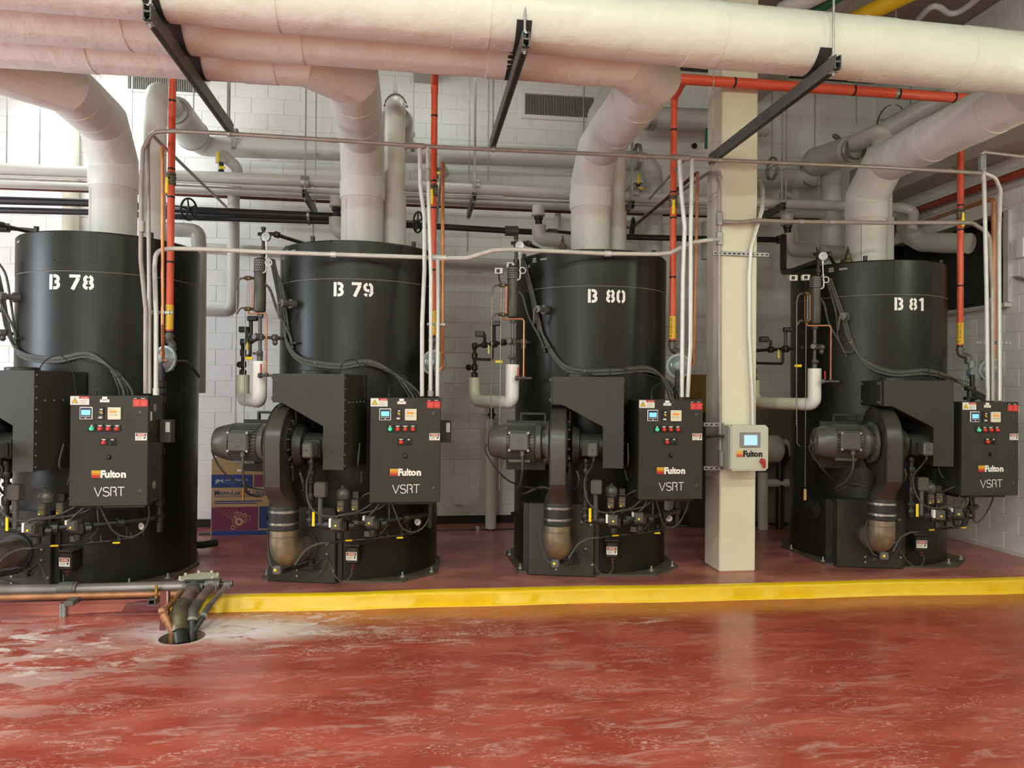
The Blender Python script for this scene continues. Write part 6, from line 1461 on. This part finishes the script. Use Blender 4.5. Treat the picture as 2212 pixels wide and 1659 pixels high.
# gate valves with spoked handwheels
for bk, (px, py) in {'78': (408, 452), '79': (903, 480), '80': (1366, 492), '81': (1930, 502)}.items():
    p = Wy(px, py, 8.15); t = thing('gate_valve', 'black gate valve with spoked handwheel behind %s' % WHICH[bk], 'valve', p, 0, 'gate valves with handwheels')
    ax = Vector((.86, -.42, -.12)).normalized()
    b = M(); b.ring((0, 0, 0), ax, .112, .011, 24, 8)
    s1 = ax.cross(Vector((0, 0, 1))).normalized(); s2 = ax.cross(s1)
    for k in range(5): a_ = 2 * PI * k / 5; b.cyl((0, 0, 0), (s1 * math.cos(a_) + s2 * math.sin(a_)) * .11, .009, 6)
    b.lathe([(-.02, .024), (.02, .024)], (0, 0, 0), ax, 10); b.build('handwheel', 'black_iron', t)
    b = M(); b.cyl((0, 0, 0), -ax * .34, .014, 8); b.build('stem', 'grey_iron', t)
    b = M(); b.lathe([(-.46, .05), (-.40, .085), (-.36, .085), (-.34, .04), (-.22, .04), (-.20, .028)], (0, 0, 0), ax, 14); b.box(-ax * .42 + Vector((0, 0, .0)), (.12, .14, .16), .02); b.build('valve_body', 'black_iron', t)
# brass safety valves
for bk in ('80', '81'):
    t = thing('safety_valve', 'bronze safety valve on top of %s' % WHICH[bk], 'valve', bmx(bk) @ Vector((-.287, .277 - .55, TOP)), 0, 'bronze safety valves')
    b = M(); b.lathe([(0, .034), (.03, .04), (.06, .046), (.09, .046), (.10, .036), (.15, .034), (.165, .02), (.20, .018), (.22, .009), (.245, .007)], (0, 0, 0), (0, 0, 1), 16); b.build('valve_body', 'bronze', t)
    b = M(); b.cyl((-.035, 0, .07), (-.075, -.01, .07), .028, 12); b.build('outlet', 'bronze', t)
# thin hanger rods with clevises
GR = 'thin hanger rods at the back wall'
ROD = ['leftmost thin hanger rod at the photo edge, left of flue B 78', 'second thin hanger rod left of flue B 78', 'thin hanger rod between flue B 78 and its steam riser', 'thin hanger rod under the wall grille beside the orange pipe of B 78',
       'thin hanger rod just behind the left pipe rack end', 'thin hanger rod ending at the long pipe left of flue B 79', 'left one of two rods above the steam riser of B 79', 'right one of two rods above the steam riser of B 79', 'thin hanger rod left of the orange pipe of B 79',
       'left rod of the pair before the middle pipe rack', 'thin hanger rod holding the small strut rack left of flue B 80', 'thin rod right of the pair before the middle pipe rack', 'thin rod in front of the wide wall grille', 'thin rod holding the small strut rack right of flue B 80',
       'short steel rod under the black pipe left of boiler B 80', 'short steel rod standing on the left rim of boiler B 79', 'thin rod passing the left edge of the cream column', 'first thin rod right of the cream column', 'second thin rod right of the column, reaching the small rack', 'third thin rod right of the column, above the fat sleeve', 'thin rod above the riser bend of boiler B 81', 'rightmost thin rod behind the orange gas main']
rod_specs = [(14, 195, 356, 9.0), (85, 214, 358, 9.0), (284, 165, 300, 9.2), (418, 165, 238, 9.1), (491, 180, 262, 8.6), (681, 205, 392, 9.2), (851, 140, 212, 8.6), (856, 140, 212, 8.62), (893, 158, 296, 9.3), (1013, 168, 398, 9.3), (1026, 168, 420, 8.45), (1054, 170, 400, 9.3), (1261, 188, 282, 9.4), (1366, 290, 436, 8.45), (1010, 497, 545, 9.2), (676, 470, 512, 9.2), (1537, 150, 310, 7.4), (1667, 190, 346, 9.0), (1698, 170, 442, 8.45), (1760, 165, 325, 8.9), (1850, 190, 268, 8.7), (1967, 190, 225, 8.6)]
for k, (px, y0_, y1_, y) in enumerate(rod_specs):
    a, c_ = Wy(px, y1_, y), Wy(px, y0_, y); top = CEIL if y0_ < 400 else c_.z
    b = M(); b.cyl((a.x, y, a.z), (a.x, y, top), .0085, 6)
    o = b.build('hanger_rod' if top == CEIL else 'support_rod', 'galv'); tag(o, ROD[k], 'rod', GR)
def clevis(px, py, y, R, label, ax=(1, 0, 0)):
    p = Wy(px, py, y); b = M(); a = Vector(ax).normalized(); s1 = a.cross(Vector((0, 0, 1))).normalized(); pts = []
    for k in range(19):
        t_ = math.radians(-90 + 360 * k / 18.0); pts.append((math.cos(t_) * R, math.sin(t_) * R))
    for (x0, z0), (x1, z1) in zip(pts[:-1], pts[1:]):
        vs = []
        for (x_, z_) in ((x0, z0), (x1, z1)):
            zz = z_ if z_ < 0 else z_ * 1.35
            for w in (-.025, .025): vs.append(p + s1 * x_ + Vector((0, 0, zz)) + a * w)
        b.add(vs, [(0, 1, 3, 2)])
        vs2 = [v + (p - v).normalized() * .008 for v in vs]; b.add(vs2, [(0, 2, 3, 1)])
    b.cyl(p + s1 * R + Vector((0, 0, R * .35)), p - s1 * R + Vector((0, 0, R * .35)), .008, 6)
    tag(b.build('clevis_hanger', 'galv'), label, 'hanger')
clevis(509, 310, 9.4, .135, 'steel clevis hanger on the steam pipe left of flue B 79')
clevis(892, 318, 9.4, .14, 'steel clevis hanger on the steam pipe behind the orange pipe of B 79')
clevis(1377, 343, 9.4, .15, 'steel clevis hanger on the steam pipe right of flue B 80')
clevis(855, 238, 7.98, .13, 'steel clevis hanger around the top of the steam riser of boiler B 79', (0, 1, 0))
clevis(1668, 368, 9.0, .13, 'steel clevis hanger right of the cream column')
clevis(1757, 374, 9.33, .2, 'large steel clevis hanger at the wall end of the fat sleeve above B 81', (0, 1, 0))
clevis(1848, 322, 8.38, .13, 'steel clevis hanger on the riser bend left of flue B 81', (0, 1, 0))
clevis(1925, 264, 8.6, .17, 'highest steel clevis hanger near the orange gas main', (.8, .6, .3))
# the big tee and its branches behind B 81
jacket('steam_main', 'white steam pipe running up right behind the orange gas main', [(1915, 282, 8.6), (2110, 172, 7.9)], 8.6, 46, 'pipe_grey', 0, 22)
jacket('steam_main', 'grey steam branch coming from behind the column to the riser of boiler B 81', [(1590, 388, 9.42), (1690, 384, 9.42), (1755, 385, 9.42)], 9.42, 40, 'pipe_grey', .15, 20)
p = Wy(1808, 298, 8.8); b = M(); b.ring((p.x, p.y, p.z), (.5, -.3, .8), .06, .012, 18, 6); b.ring((p.x, p.y, p.z + .02), (.5, -.3, .8), .05, .008, 18, 6); tag(b.build('test_plug', 'steel'), 'shiny ring fitting on top of the fat sleeve above boiler B 81', 'fitting')
jacket('outlet_pipe', 'grey pipe elbowing out of the dark wall opening behind boiler B 81', [(1960, 462, 8.9), (1962, 505, 8.7), (1992, 523, 8.5), (2040, 525, 8.2), (2094, 526, 7.9)], 8.5, 40, 'pipe_grey', .22, 22)
a, c_ = Wx(1955, 463, WALLX - .14), Wx(2225, 366, WALLX - .14); b = M(); b.tube([a, c_], .042, 12); tag(b.build('side_pipe', 'gas_red_dull'), 'dull orange pipe sloping along the right wall under the grey beam', 'pipe')
# white U bend on the ceiling, coloured pipes near the ceiling
for nm, m_, p0, p1, dm, lab in (('ceiling_pipe', 'pipe_yellow', (1850, 40), (1975, -20), 36, 'yellow pipe near the ceiling above the big flue'), ('ceiling_pipe', 'pipe_green', (1740, 30), (1830, -25), 34, 'green pipe near the ceiling above the big flue'), ('ceiling_pipe', 'pipe_grey', (1690, 25), (1790, -25), 40, 'pale pipe near the ceiling left of the green one')):
    a, c_ = Wz(*p0, 5.75), Wz(*p1, 5.75); b = M(); b.tube([a, c_], rpx(dm, a), 16); tag(b.build(nm, m_), lab, 'pipe')
P = [Wz(1985, 40, 5.9), Wz(2010, 16, 5.9), Wz(2030, 16, 5.9), Wz(2050, 29, 5.9), Wz(2075, 24, 5.9), Wz(2108, 0, 5.9), Wz(2130, -20, 5.9)]
b = M(); b.tube(smooth(P, 4), .03, 10); tag(b.build('ceiling_conduit', 'pipe_grey'), 'wavy pale conduit along the ceiling at the upper right', 'conduit')
jacket('standing_pipe', 'green vertical pipe sliver left of the cream column top', [(1528, 278), (1526, 320)], 9.2, 9, 'pipe_green', 0)
p = Wy(1500, 315, WALLY - .03); b = M(); b.lathe([(0, .04), (.004, .04)], p, (0, -1, 0), 16); tag(b.build('pipe_hole', 'paint_black'), 'small round black hole high in the wall left of the column', 'hole')
# left edge bits
o = pipe_px('black_pipe', 'short black pipe with valve at the left photo edge beside boiler B 78', 'pipe', [(-30, 489), (10, 492), (75, 498)], 7.6, 9, 'black_iron')
fittings(o, [(8, 492, 7.6, 'x', .09, 20)], 'black_iron', 'valve_nut')
# drain riser below the loop of B 80, and behind the column
a = thing('drain_riser', 'tall cream pipe standing between boilers B 79 and B 80 on the floor pipe', 'pipe', Wy(1060, 1141, 9.25)); o = Vector(a.location); q = Wy(1062, 905, 9.25) - o
b = M(); b.tube([(0, 0, 0), q], rpx(24, o), 18); b.build('jacket', 'pvc_cream', a)
b = M(); b.cyl(q, q + Vector((0, 0, .14)), .03, 10); b.lathe([(.03, .03), (.04, .05), (.07, .05), (.08, .03)], q, (0, 0, 1), 10); b.build('union', 'black_iron', a)
b = M(); b.cyl((0, 0, 0), (0, 0, -.10), .05, 12); b.lathe([(-.13, .055), (-.12, .066), (.12, .066), (.13, .055)], (0, 0, -.10), (1, 0, 0), 14); b.build('tee', 'black_iron', a)
b = M(); w_ = Wy(1055, 884, 9.3); b.box(w_, (.12, .1, .16), .01); tag(b.build('pipe_stub', 'pvc_cream'), 'short cream stub under the U-shaped pipe of boiler B 80', 'pipe')
fp = pipe_px('floor_pipe', 'black pipe clamped low above the pad along the back wall', 'pipe', [(430, 1156), (600, 1154), (985, 1150), (1110, 1147), (1700, 1130)], 9.25, 12, 'black_iron')
for px, py in ((570, 1158), (1031, 1152)):
    p = Wy(px, py, 9.25); b = M(); b.box(p + Vector((0, -.04, .02)), (.045, .012, .16), .004); b.box(p + Vector((0, 0, -.06)), (.06, .10, .03), .004); q = b.build('clamp', 'steel'); q.parent = fp; q.location -= fp.location
p = Wy(432, 1185, 8.2); b = M(); b.tube(fillet([p + Vector((.12, .2, .02)), p + Vector((.0, .1, .02)), p + Vector((-.3, .1, .02))], .06), .04, 12); tag(b.build('floor_hose', 'rubber'), 'black hose end lying on the pad behind boiler B 78', 'hose')
p = Wy(985, 1093, WALLY - .04); b = M(); b.tube(smooth([p, p + Vector((.03, -.03, .02)), p + Vector((.09, -.03, .0))]), .012, 8); tag(b.build('hook', 'pipe_grey'), 'small hook low on the wall right of cabinet B 79', 'hook')
p = Wy(1024, 585, WALLY - .04); b = M(); b.box(p, (.17, .06, .04), .006); b.box(p + Vector((0, 0, .03)), (.1, .04, .03), .006); tag(b.build('light_fitting', 'block_paint'), 'small pale wall fitting left of boiler B 80 water column', 'fitting')
p = Wx(2206, 535, WALLX - .03); b = M(); b.box(p, (.05, .12, .22), .01); tag(b.build('junction_box', 'block_paint'), 'pale electrical box on the right wall at the photo edge', 'box')
# things seen between the column and boiler B 81
jacket('standing_pipe', 'pale vertical pipe standing right of the column foot', [(1648, 1020), (1648, 1174)], 9.0, 22, 'pvc_cream', 0)
p = Wy(1655, 970, 9.0); b = M(); b.lathe([(0, .0), (.0, .16), (.12, .18), (.30, .18), (.32, .13), (.42, .13)], p - Vector((.15, 0, 0)), (1, 0, 0), 24, caps=False); tag(b.build('pump_head', 'pvc_cream'), 'rounded pale pump end behind the pale control box', 'pump')
p = Wy(1685, 980, 9.0); b = M(); b.lathe([(0, .17), (.03, .17)], p, (1, 0, 0), 20); b.cyl(p, p + Vector((.2, 0, 0)), .09, 16); b.cyl(p - Vector((0, 0, .1)), Vector((p.x, p.y, PADZ)), .05, 12); tag(b.build('pipe_flange', 'black_iron'), 'black flange and pipe between the column and boiler B 81', 'flange')
jacket('standing_pipe', 'short pale level pipe behind the column foot', [(1650, 1043), (1704, 1043)], 9.0, 18, 'pvc_cream', 0)
p = Wy(1665, 880, 9.4); b = M(); b.box(Vector((p.x, 9.4, .9)), (.55, .35, 1.56), .03); tag(b.build('storage_tank', 'pvc_cream_shaded'), 'tall pale tank in the shade behind the column', 'tank')
p = Wy(1512, 850, 9.3); b = M(); b.box(Vector((p.x, 9.35, (p.z - .25 + PADZ) / 2)), (.36, .36, p.z - .25 - PADZ), .01); tag(b.build('stand', 'charcoal_dark'), 'added dark stand, filling the shaded gap under the yellow carton', 'stand')  # unseen support added under the carton, coloured dark to pass for shade
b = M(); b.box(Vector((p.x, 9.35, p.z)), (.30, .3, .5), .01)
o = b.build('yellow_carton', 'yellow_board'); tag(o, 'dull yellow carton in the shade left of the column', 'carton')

pipe_px('black_pipe', 'black pipe dropping past the outlet pipe and along the left rim of boiler B 81', 'pipe', [(1692, 508, 8.3), (1692, 588, 8.2), (1712, 586, 7.9), (1776, 563, 7.3)], 8, 13, 'black_iron', .06, 12)
pipe_px('vent_hose', 'short black hose curving right from the gas regulator of boiler B 78', 'hose', [(374, 786, 6.95), (385, 780, 6.9), (402, 779, 6.92), (417, 795, 6.98), (430, 814, 7.1)], 7, 5.5, 'rubber', .05)
mat('pipe_rusty', rgb(112, 92, 81), .5, bump=.1, bscale=30, var=.35, vscale=14)
mat('pipe_worn', rgb(124, 116, 111), .3, metal=.35, bump=.05, bscale=20, var=.22, vscale=5)
# ------------------------------------------------------------------ floor pipes by the drain
dp = thing('drain_header', 'thick dark drain pipe along the pad edge turning down into the floor drain', 'pipe', Wy(200, 1284, 6.45)); o = Vector(dp.location)
r1 = rpx(24, o); A = [Wy(-80, 1276, 6.45), Wy(131, 1274, 6.45), Wy(420, 1266, 6.45)]
b = M(); b.tube([q - o for q in A], r1, 20); b.build('header_pipe', 'pipe_worn', dp)
p = Wy(148, 1272, 6.45) - o; b = M(); b.lathe([(-.075, r1 * 1.02), (-.07, r1 * 1.2), (-.05, r1 * 1.2), (-.045, r1 * 1.28), (.045, r1 * 1.28), (.05, r1 * 1.2), (.07, r1 * 1.2), (.075, r1 * 1.02)], p, (1, 0, 0), 20); b.build('coupling', 'grey_iron', dp)
def yy(px, py, y): return Wy(px, py, y)
rp = rpx(28, yy(405, 1295, 6.2)); e0 = yy(421, 1267, 6.43); e1 = yy(395, 1310, 6.10); e2 = yy(386, 1330, 5.99); e3 = yy(389, 1362, 5.90)
b = M(); b.lathe([(-.09, r1 * 1.02), (-.085, r1 * 1.28), (.075, r1 * 1.28), (.08, r1)], e0 - o, (1, 0, 0), 20); b.tube([e0 - o, e0.lerp(e1, .30) - o], rp * 1.22, 20); b.build('tee', 'grey_iron', dp)
b = M(); b.tube([e0 - o, yy(450, 1262, 6.42) - o], r1 * .8, 16); b.build('end_stub', 'black_iron', dp)
b = M(); b.tube([e0.lerp(e1, .28) - o, e1 - o], rp, 20); b.build('slanted_pipe', 'pipe_rusty', dp)
b = M(); q = fillet([e0.lerp(e1, .98), e2 + Vector((0, -.01, .02)), e3], .12, 8); b.tube([k - o for k in q], rp * 1.25, 22); d_ = (e3 - e2).normalized(); b.lathe([(-.02, rp * 1.32), (.02, rp * 1.32)], e3 - o, d_, 22); b.lathe([(-.015, rp * 1.32), (.015, rp * 1.32)], e0.lerp(e1, .99) - o, e1 - e0, 22); b.build('bronze_elbow', 'bronze_green', dp)
b = M(); b.tube([e3 - o, e3 + d_ * .1 - o, Vector((e3.x, e3.y - .01, -.3)) - o], rp * 1.05, 20); b.build('outlet_tail', 'black_iron', dp)
def dropper(label, start, mid, bend, low, end, dm, mats):
    t = thing('drain_branch', label, 'pipe', start, 0, 'branch pipes into the floor drain'); o = Vector(start); r = rpx(dm, start)
    b = M(); b.lathe([(-r * 1.7, r * 1.25), (r * 1.5, r * 1.25)], (0, 0, 0), (1, 0, 0), 14); b.sphere((0, 0, 0), r * 1.35, 14, 8); b.build('end_fitting', 'grey_iron', t)
    b = M(); b.tube([(-.22, .0, .0), (0, 0, 0)], r * .9, 14); b.build('supply_stub', 'black_iron', t)
    b = M(); b.lathe([(-.012, r * 1.3), (.012, r * 1.3)], (mid - o) * .12, mid - o, 16); b.build('bright_ring', 'galv', t)
    b = M(); b.tube([(0, 0, 0), mid - o], r, 16); b.build('slanted_pipe', mats[0], t)
    b = M(); b.tube([k - o for k in fillet([mid.lerp(start, .06), bend, low], r * 2.2, 5)], r * 1.2, 16); b.build('lower_elbow', mats[1], t)
    b = M(); b.lathe([(-.012, r * 1.28), (.012, r * 1.28)], low - o, low - bend, 16); b.build('bright_ring', 'galv', t)
    b = M(); b.tube([low - o, end - o, Vector((end.x, end.y, -.28)) - o], r * .98, 16); b.build('tail', 'black_iron', t)
dropper('middle dark branch pipe slanting from the pad into the floor drain', yy(461, 1262, 6.41), yy(424, 1307, 6.12), yy(415.5, 1322, 6.02), yy(414.5, 1341, 5.97), yy(414.5, 1372, 5.91), 19, ('pipe_rusty', 'grey_iron'))
dropper('thinnest branch pipe, nearest the yellow kerb, slanting into the floor drain', yy(494, 1261, 6.40), yy(450, 1311, 6.10), yy(445, 1320, 6.05), yy(439.5, 1331, 6.0), yy(417, 1367, 5.91), 11, ('pipe_worn', 'grey_iron'))
q0 = yy(389, 1282, 6.38); P = [Wy(-80, 1293, 6.38), Wy(0, 1291, 6.38), q0, yy(373.7, 1299.5, 6.12), yy(351, 1320, 5.91), yy(357, 1335, 5.90), yy(373, 1365, 5.87), Vector((drain.x - .085, drain.y + .03, -.25))]
t = thing('copper_pipe', 'bright copper pipe along the dark red kerb bending into the floor drain', 'pipe', q0); o = Vector(q0); r = rpx(13, q0)
b = M(); b.tube([q - o for q in fillet(P, .045, 4)], r, 14); b.build('tube', 'copper_dull', t)
for q in (P[2], P[4]):
    b = M(); b.sphere(q - o, r * 1.28, 12, 8); b.build('elbow', 'copper_dull', t)
b = M(); b.lathe([(-.03, r * 1.2), (.03, r * 1.2)], P[5] - o, P[6] - P[5], 14); b.build('collar', 'copper_dull', t)
b = M(); b.ring(P[3] - o, P[4] - P[3], r * 1.25, .007, 14, 6); b.box(P[3] - o + Vector((.04, 0, -.01)), (.012, .012, .05)); b.build('hanger_ring', 'brass', t)
# strut supports
p = Wz(354, 1362, 0.0); z1 = Wy(354, 1277, p.y).z
t = thing('strut_post', 'dark red strut post standing on the floor at the drain', 'strut', p); b = M()
w = .065; b.prism([(-w / 2, 0), (w / 2, 0), (w / 2, .04), (w * .3, .04), (w * .3, .03), (w * .4, .03), (w * .4, .008), (-w * .4, .008), (-w * .4, .03), (-w * .3, .03), (-w * .3, .04), (-w / 2, .04)], (0, 0, 0), (1, 0, 0), (0, 1, 0), (0, 0, z1)); b.build('channel', 'curb_maroon', t)
M().box((w * .36, -.002, z1 / 2), (w * .16, .006, z1)).build('bare_edge', 'steel', t)
p = Wy(136, 1336, kerb_y(-3.2) - .03); b = M(); b.box((p.x, p.y, .055), (.05, .03, .11), .003); b.box((p.x - .012, p.y - .016, .055), (.012, .006, .11)); b.box((p.x + .012, p.y - .016, .055), (.012, .006, .11)); tag(b.build('strut_bracket', 'galv'), 'short strut bracket fixed to the dark red kerb face', 'strut')
p = Wy(327, 1300, 6.30); t = thing('strut_bracket', 'strut arm end with a copper clamp carrying the copper pipe by the drain', 'strut', (p.x, 6.30, p.z - .03)); b = M(); w = .06
b.prism([(-w / 2, 0), (w / 2, 0), (w / 2, w * .8), (-w / 2, w * .8), (-w / 2, w * .12), (-w * .36, w * .12), (-w * .36, w * .68), (w * .36, w * .68), (w * .36, w * .12), (-w / 2, w * .12)], (0, 0, 0), (1, 0, 0), (0, 0, 1), (0, .32, 0)); b.build('channel', 'grey_iron', t)
b = M(); b.box((.02, .05, .10), (.022, .012, .12), .003); b.ring((.02, .08, .075), (1, 0, 0), .032, .008, 16, 6); b.build('clamp', 'brass', t)
p = Wy(160, 1297, 6.33); b = M(); b.box(p, (.07, .2, .04), .004); tag(b.build('strut_bracket', 'grey_iron'), 'short strut arm under the copper pipe at the dark red kerb', 'strut')
p = Wz(430, 1247, PADZ + .11); t = thing('cleanout_cover', 'round pale bolted cover plate behind the drain pipes', 'cover', (p.x, p.y, PADZ)); b = M(); R = .165
b.lathe([(0, .09), (.09, .09), (.09, .0)], (0, 0, 0), (0, 0, 1), 24); b.build('neck', 'grey_iron', t)
b = M(); b.lathe([(.09, R), (.105, R + .002), (.115, R - .01), (.118, R * .6), (.118, 0)], (0, 0, 0), (0, 0, 1), 36); b.build('plate', 'plate_pale', t)
for k in range(8):
    a = 2 * PI * k / 8 + .3; b = M(); b.cyl((R * .92 * math.cos(a), R * .92 * math.sin(a), .10), (R * .92 * math.cos(a), R * .92 * math.sin(a), .135), .012, 6); b.build('bolt', 'plate_pale', t)

# ------------------------------------------------------------------ cardboard carton behind the motor of B 79
bl = Wz(455, 1157, PADZ); yc_ = bl.y
def cxz(px, py): q = Wy(px, py, yc_); return q.x - bl.x, q.z - PADZ
wd_, ht_ = cxz(592, 1157)[0], cxz(455, 991)[1]
t = thing('cardboard_carton', 'large printed cardboard carton behind the burner of boiler B 79', 'carton', (bl.x, yc_, PADZ))
b = M(); b.box((wd_ / 2, .24, ht_ / 2), (wd_, .48, ht_), .006); b.build('carton_body', 'cardboard', t)
b = M(); b.prism([(0, ht_ - .004), (wd_, ht_ - .004), (wd_ - .05, ht_ + .02), (.05, ht_ + .02)], (0, .02, 0), (1, 0, 0), (0, 0, 1), (0, .46, 0)); b.build('top_flaps', 'cardboard', t)
b = M()
def area_(px0, py0, px1, py1, mi, lift=.001, skew=0):
    x0, z1 = cxz(px0, py0); x1, z0 = cxz(px1, py1); b.m(mi).add([(x0 - skew, -lift, z0), (x1 - skew, -lift, z0), (x1, -lift, z1), (x0, -lift, z1)], [(0, 1, 2, 3)])
area_(457, 1025.6, 546, 1053, 0); area_(549, 1025.6, 590, 1052, 1); area_(457, 1095.5, 557, 1145, 1); area_(560, 1094, 590, 1141, 0); area_(457, 1147, 590, 1155.5, 0)
b.m(3)
def words(s, px, py_bottom, px1, hpx, mi, sh=0, off=0.0):
    x0, z0 = cxz(px, py_bottom); x1, _ = cxz(px1, py_bottom); _, z1 = cxz(px, py_bottom - hpx); b.m(mi); put_text(b, s, (x0, -.002, z0), (1, 0, 0), (0, 0, 1), x1 - x0, z1 - z0, off, 1.0, sh)
words('JM', 464, 1045, 482, 9.5, 2, 0, .04); words('Johns Manville', 485, 1041, 535, 7, 2, .25); words('A Berkshire Hathaway Company', 485, 1044.5, 532, 1.5, 2)
words('Micro-Lok', 463.6, 1069.5, 521, 10, 0, 0, .02); words('HP', 526, 1069, 541, 10, 0, .25, .02); words('Ultra', 546, 1069.5, 571, 10, 0, 0, .02)
words('Polycoated ASJ Fiberglass Pipe Insulation', 463.6, 1075.5, 566, 5, 0)
for py in (1083, 1087.5): area_(463.6, py - 1, 566 if py < 1085 else 555, py + .4, 4)
for k in range(6):
    x0, z0 = cxz(460 + 10 * k, 1096); x1, z1 = cxz(500 + 4 * k, 1122 + 2 * k); vs, fs = ribbon([(x0, z0), (x1, z1)], .002); b.m(5).add([(v[0], -.0015, v[1]) for v in vs], fs)
for px, py, ro, ri in ((516.5, 1127, 8.5, 4), (510, 1107.5, 2.8, 1.6), (518.5, 1110.5, 4.2, 2.8), (528.5, 1113.5, 4.2, 2.6), (536.5, 1118, 4.8, 4.1), (508.5, 1117, 3.8, 2.2), (504.5, 1127, 3.6, 2.6), (503.5, 1139, 5, 3.2), (528.5, 1126, 3.2, 2.0)):
    cx_, cz_ = cxz(px, py); k_ = cxz(px + 1, py)[0] - cx_; n = 18; vs = []
    for j in range(n):
        a = 2 * PI * j / n; vs += [(cx_ + ro * k_ * math.cos(a), -.002, cz_ + ro * k_ * math.sin(a) * 1.1), (cx_ + ri * k_ * math.cos(a), -.002, cz_ + ri * k_ * math.sin(a) * 1.1)]
    b.m(5).add(vs, [(2 * j, 2 * j + 1, (2 * j + 3) % (2 * n), (2 * j + 2) % (2 * n)) for j in range(n)])
b.build('carton_print', ['print_blue', 'print_purple', 'print_pale', 'paint_black', 'print_blue', 'print_tan'], t)
x0, z0 = cxz(521, 1016); b = M(); b.prism([(-.045, -.014), (.045, -.014), (.055, 0), (.045, .014), (-.045, .014), (-.055, 0)], (x0, -.002, z0), (1, 0, 0), (0, 0, 1), (0, .004, 0)); b.build('hand_hole', 'plate_white', t)

# ------------------------------------------------------------------ wall blocks: the 300 that show largest are single blocks
dg = bpy.context.evaluated_depsgraph_get(); dg.update()
def seen(p):
    d = Vector(p) - CAM; L_ = d.length; d.normalize()
    px, py = proj(p)
    if not (-20 < px < W + 20 and -20 < py < H + 20): return 0
    hit, loc, nrm, idx, ob, mx_ = scene.ray_cast(dg, CAM, d, distance=L_ - .05)
    return 0 if hit else 1
def block_mesh(w, h, axis):
    b = M(); t_ = .012
    if axis == 'y': b.box((0, t_ / 2, 0), (w, t_, h), .0035)
    else: b.box((t_ / 2, 0, 0), (t_, w, h), .0035)
    return b
def lay(wall, blocks, axis):
    sc = []
    for i, (a0, a1, z0, z1) in enumerate(blocks):
        n_ = 0
        for u in (.12, .5, .88):
            for v in (.2, .8):
                a_ = a0 + (a1 - a0) * u; z_ = z0 + (z1 - z0) * v
                n_ += seen((a_, WALLY - .002, z_) if axis == 'y' else (WALLX - .002, a_, z_))
        mid = ((a0 + a1) / 2, WALLY, (z0 + z1) / 2) if axis == 'y' else (WALLX, (a0 + a1) / 2, (z0 + z1) / 2)
        sc.append((-n_ * (a1 - a0) * (z1 - z0) / depth(mid) ** 2 if depth(mid) > .5 else 0, i))
    sc.sort(); best = set(i for s_, i in sc[:300] if s_ < 0); cache = {}; rest = M()
    for i, (a0, a1, z0, z1) in enumerate(blocks):
        w, h = a1 - a0 - .006, z1 - z0 - .006
        c = Vector(((a0 + a1) / 2, WALLY, (z0 + z1) / 2)) if axis == 'y' else Vector((WALLX, (a0 + a1) / 2, (z0 + z1) / 2))
        if i in best:
            key = (round(w, 3), round(h, 3))
            if key not in cache: cache[key] = block_mesh(w, h, axis).mesh('block', 'block_paint')
            o = bpy.data.objects.new('block', cache[key]); COL.objects.link(o); o.parent = wall; o.location = c - wall.location
        else:
            bm_ = block_mesh(w, h, axis); rest.add([v + c - wall.location for v in bm_.v], bm_.f)
    if rest.v:
        o = rest.build('block_field', 'block_paint', wall); o['kind'] = 'stuff'
lay(wall_back, blocks_back, 'y'); lay(wall_right, blocks_right, 'x')
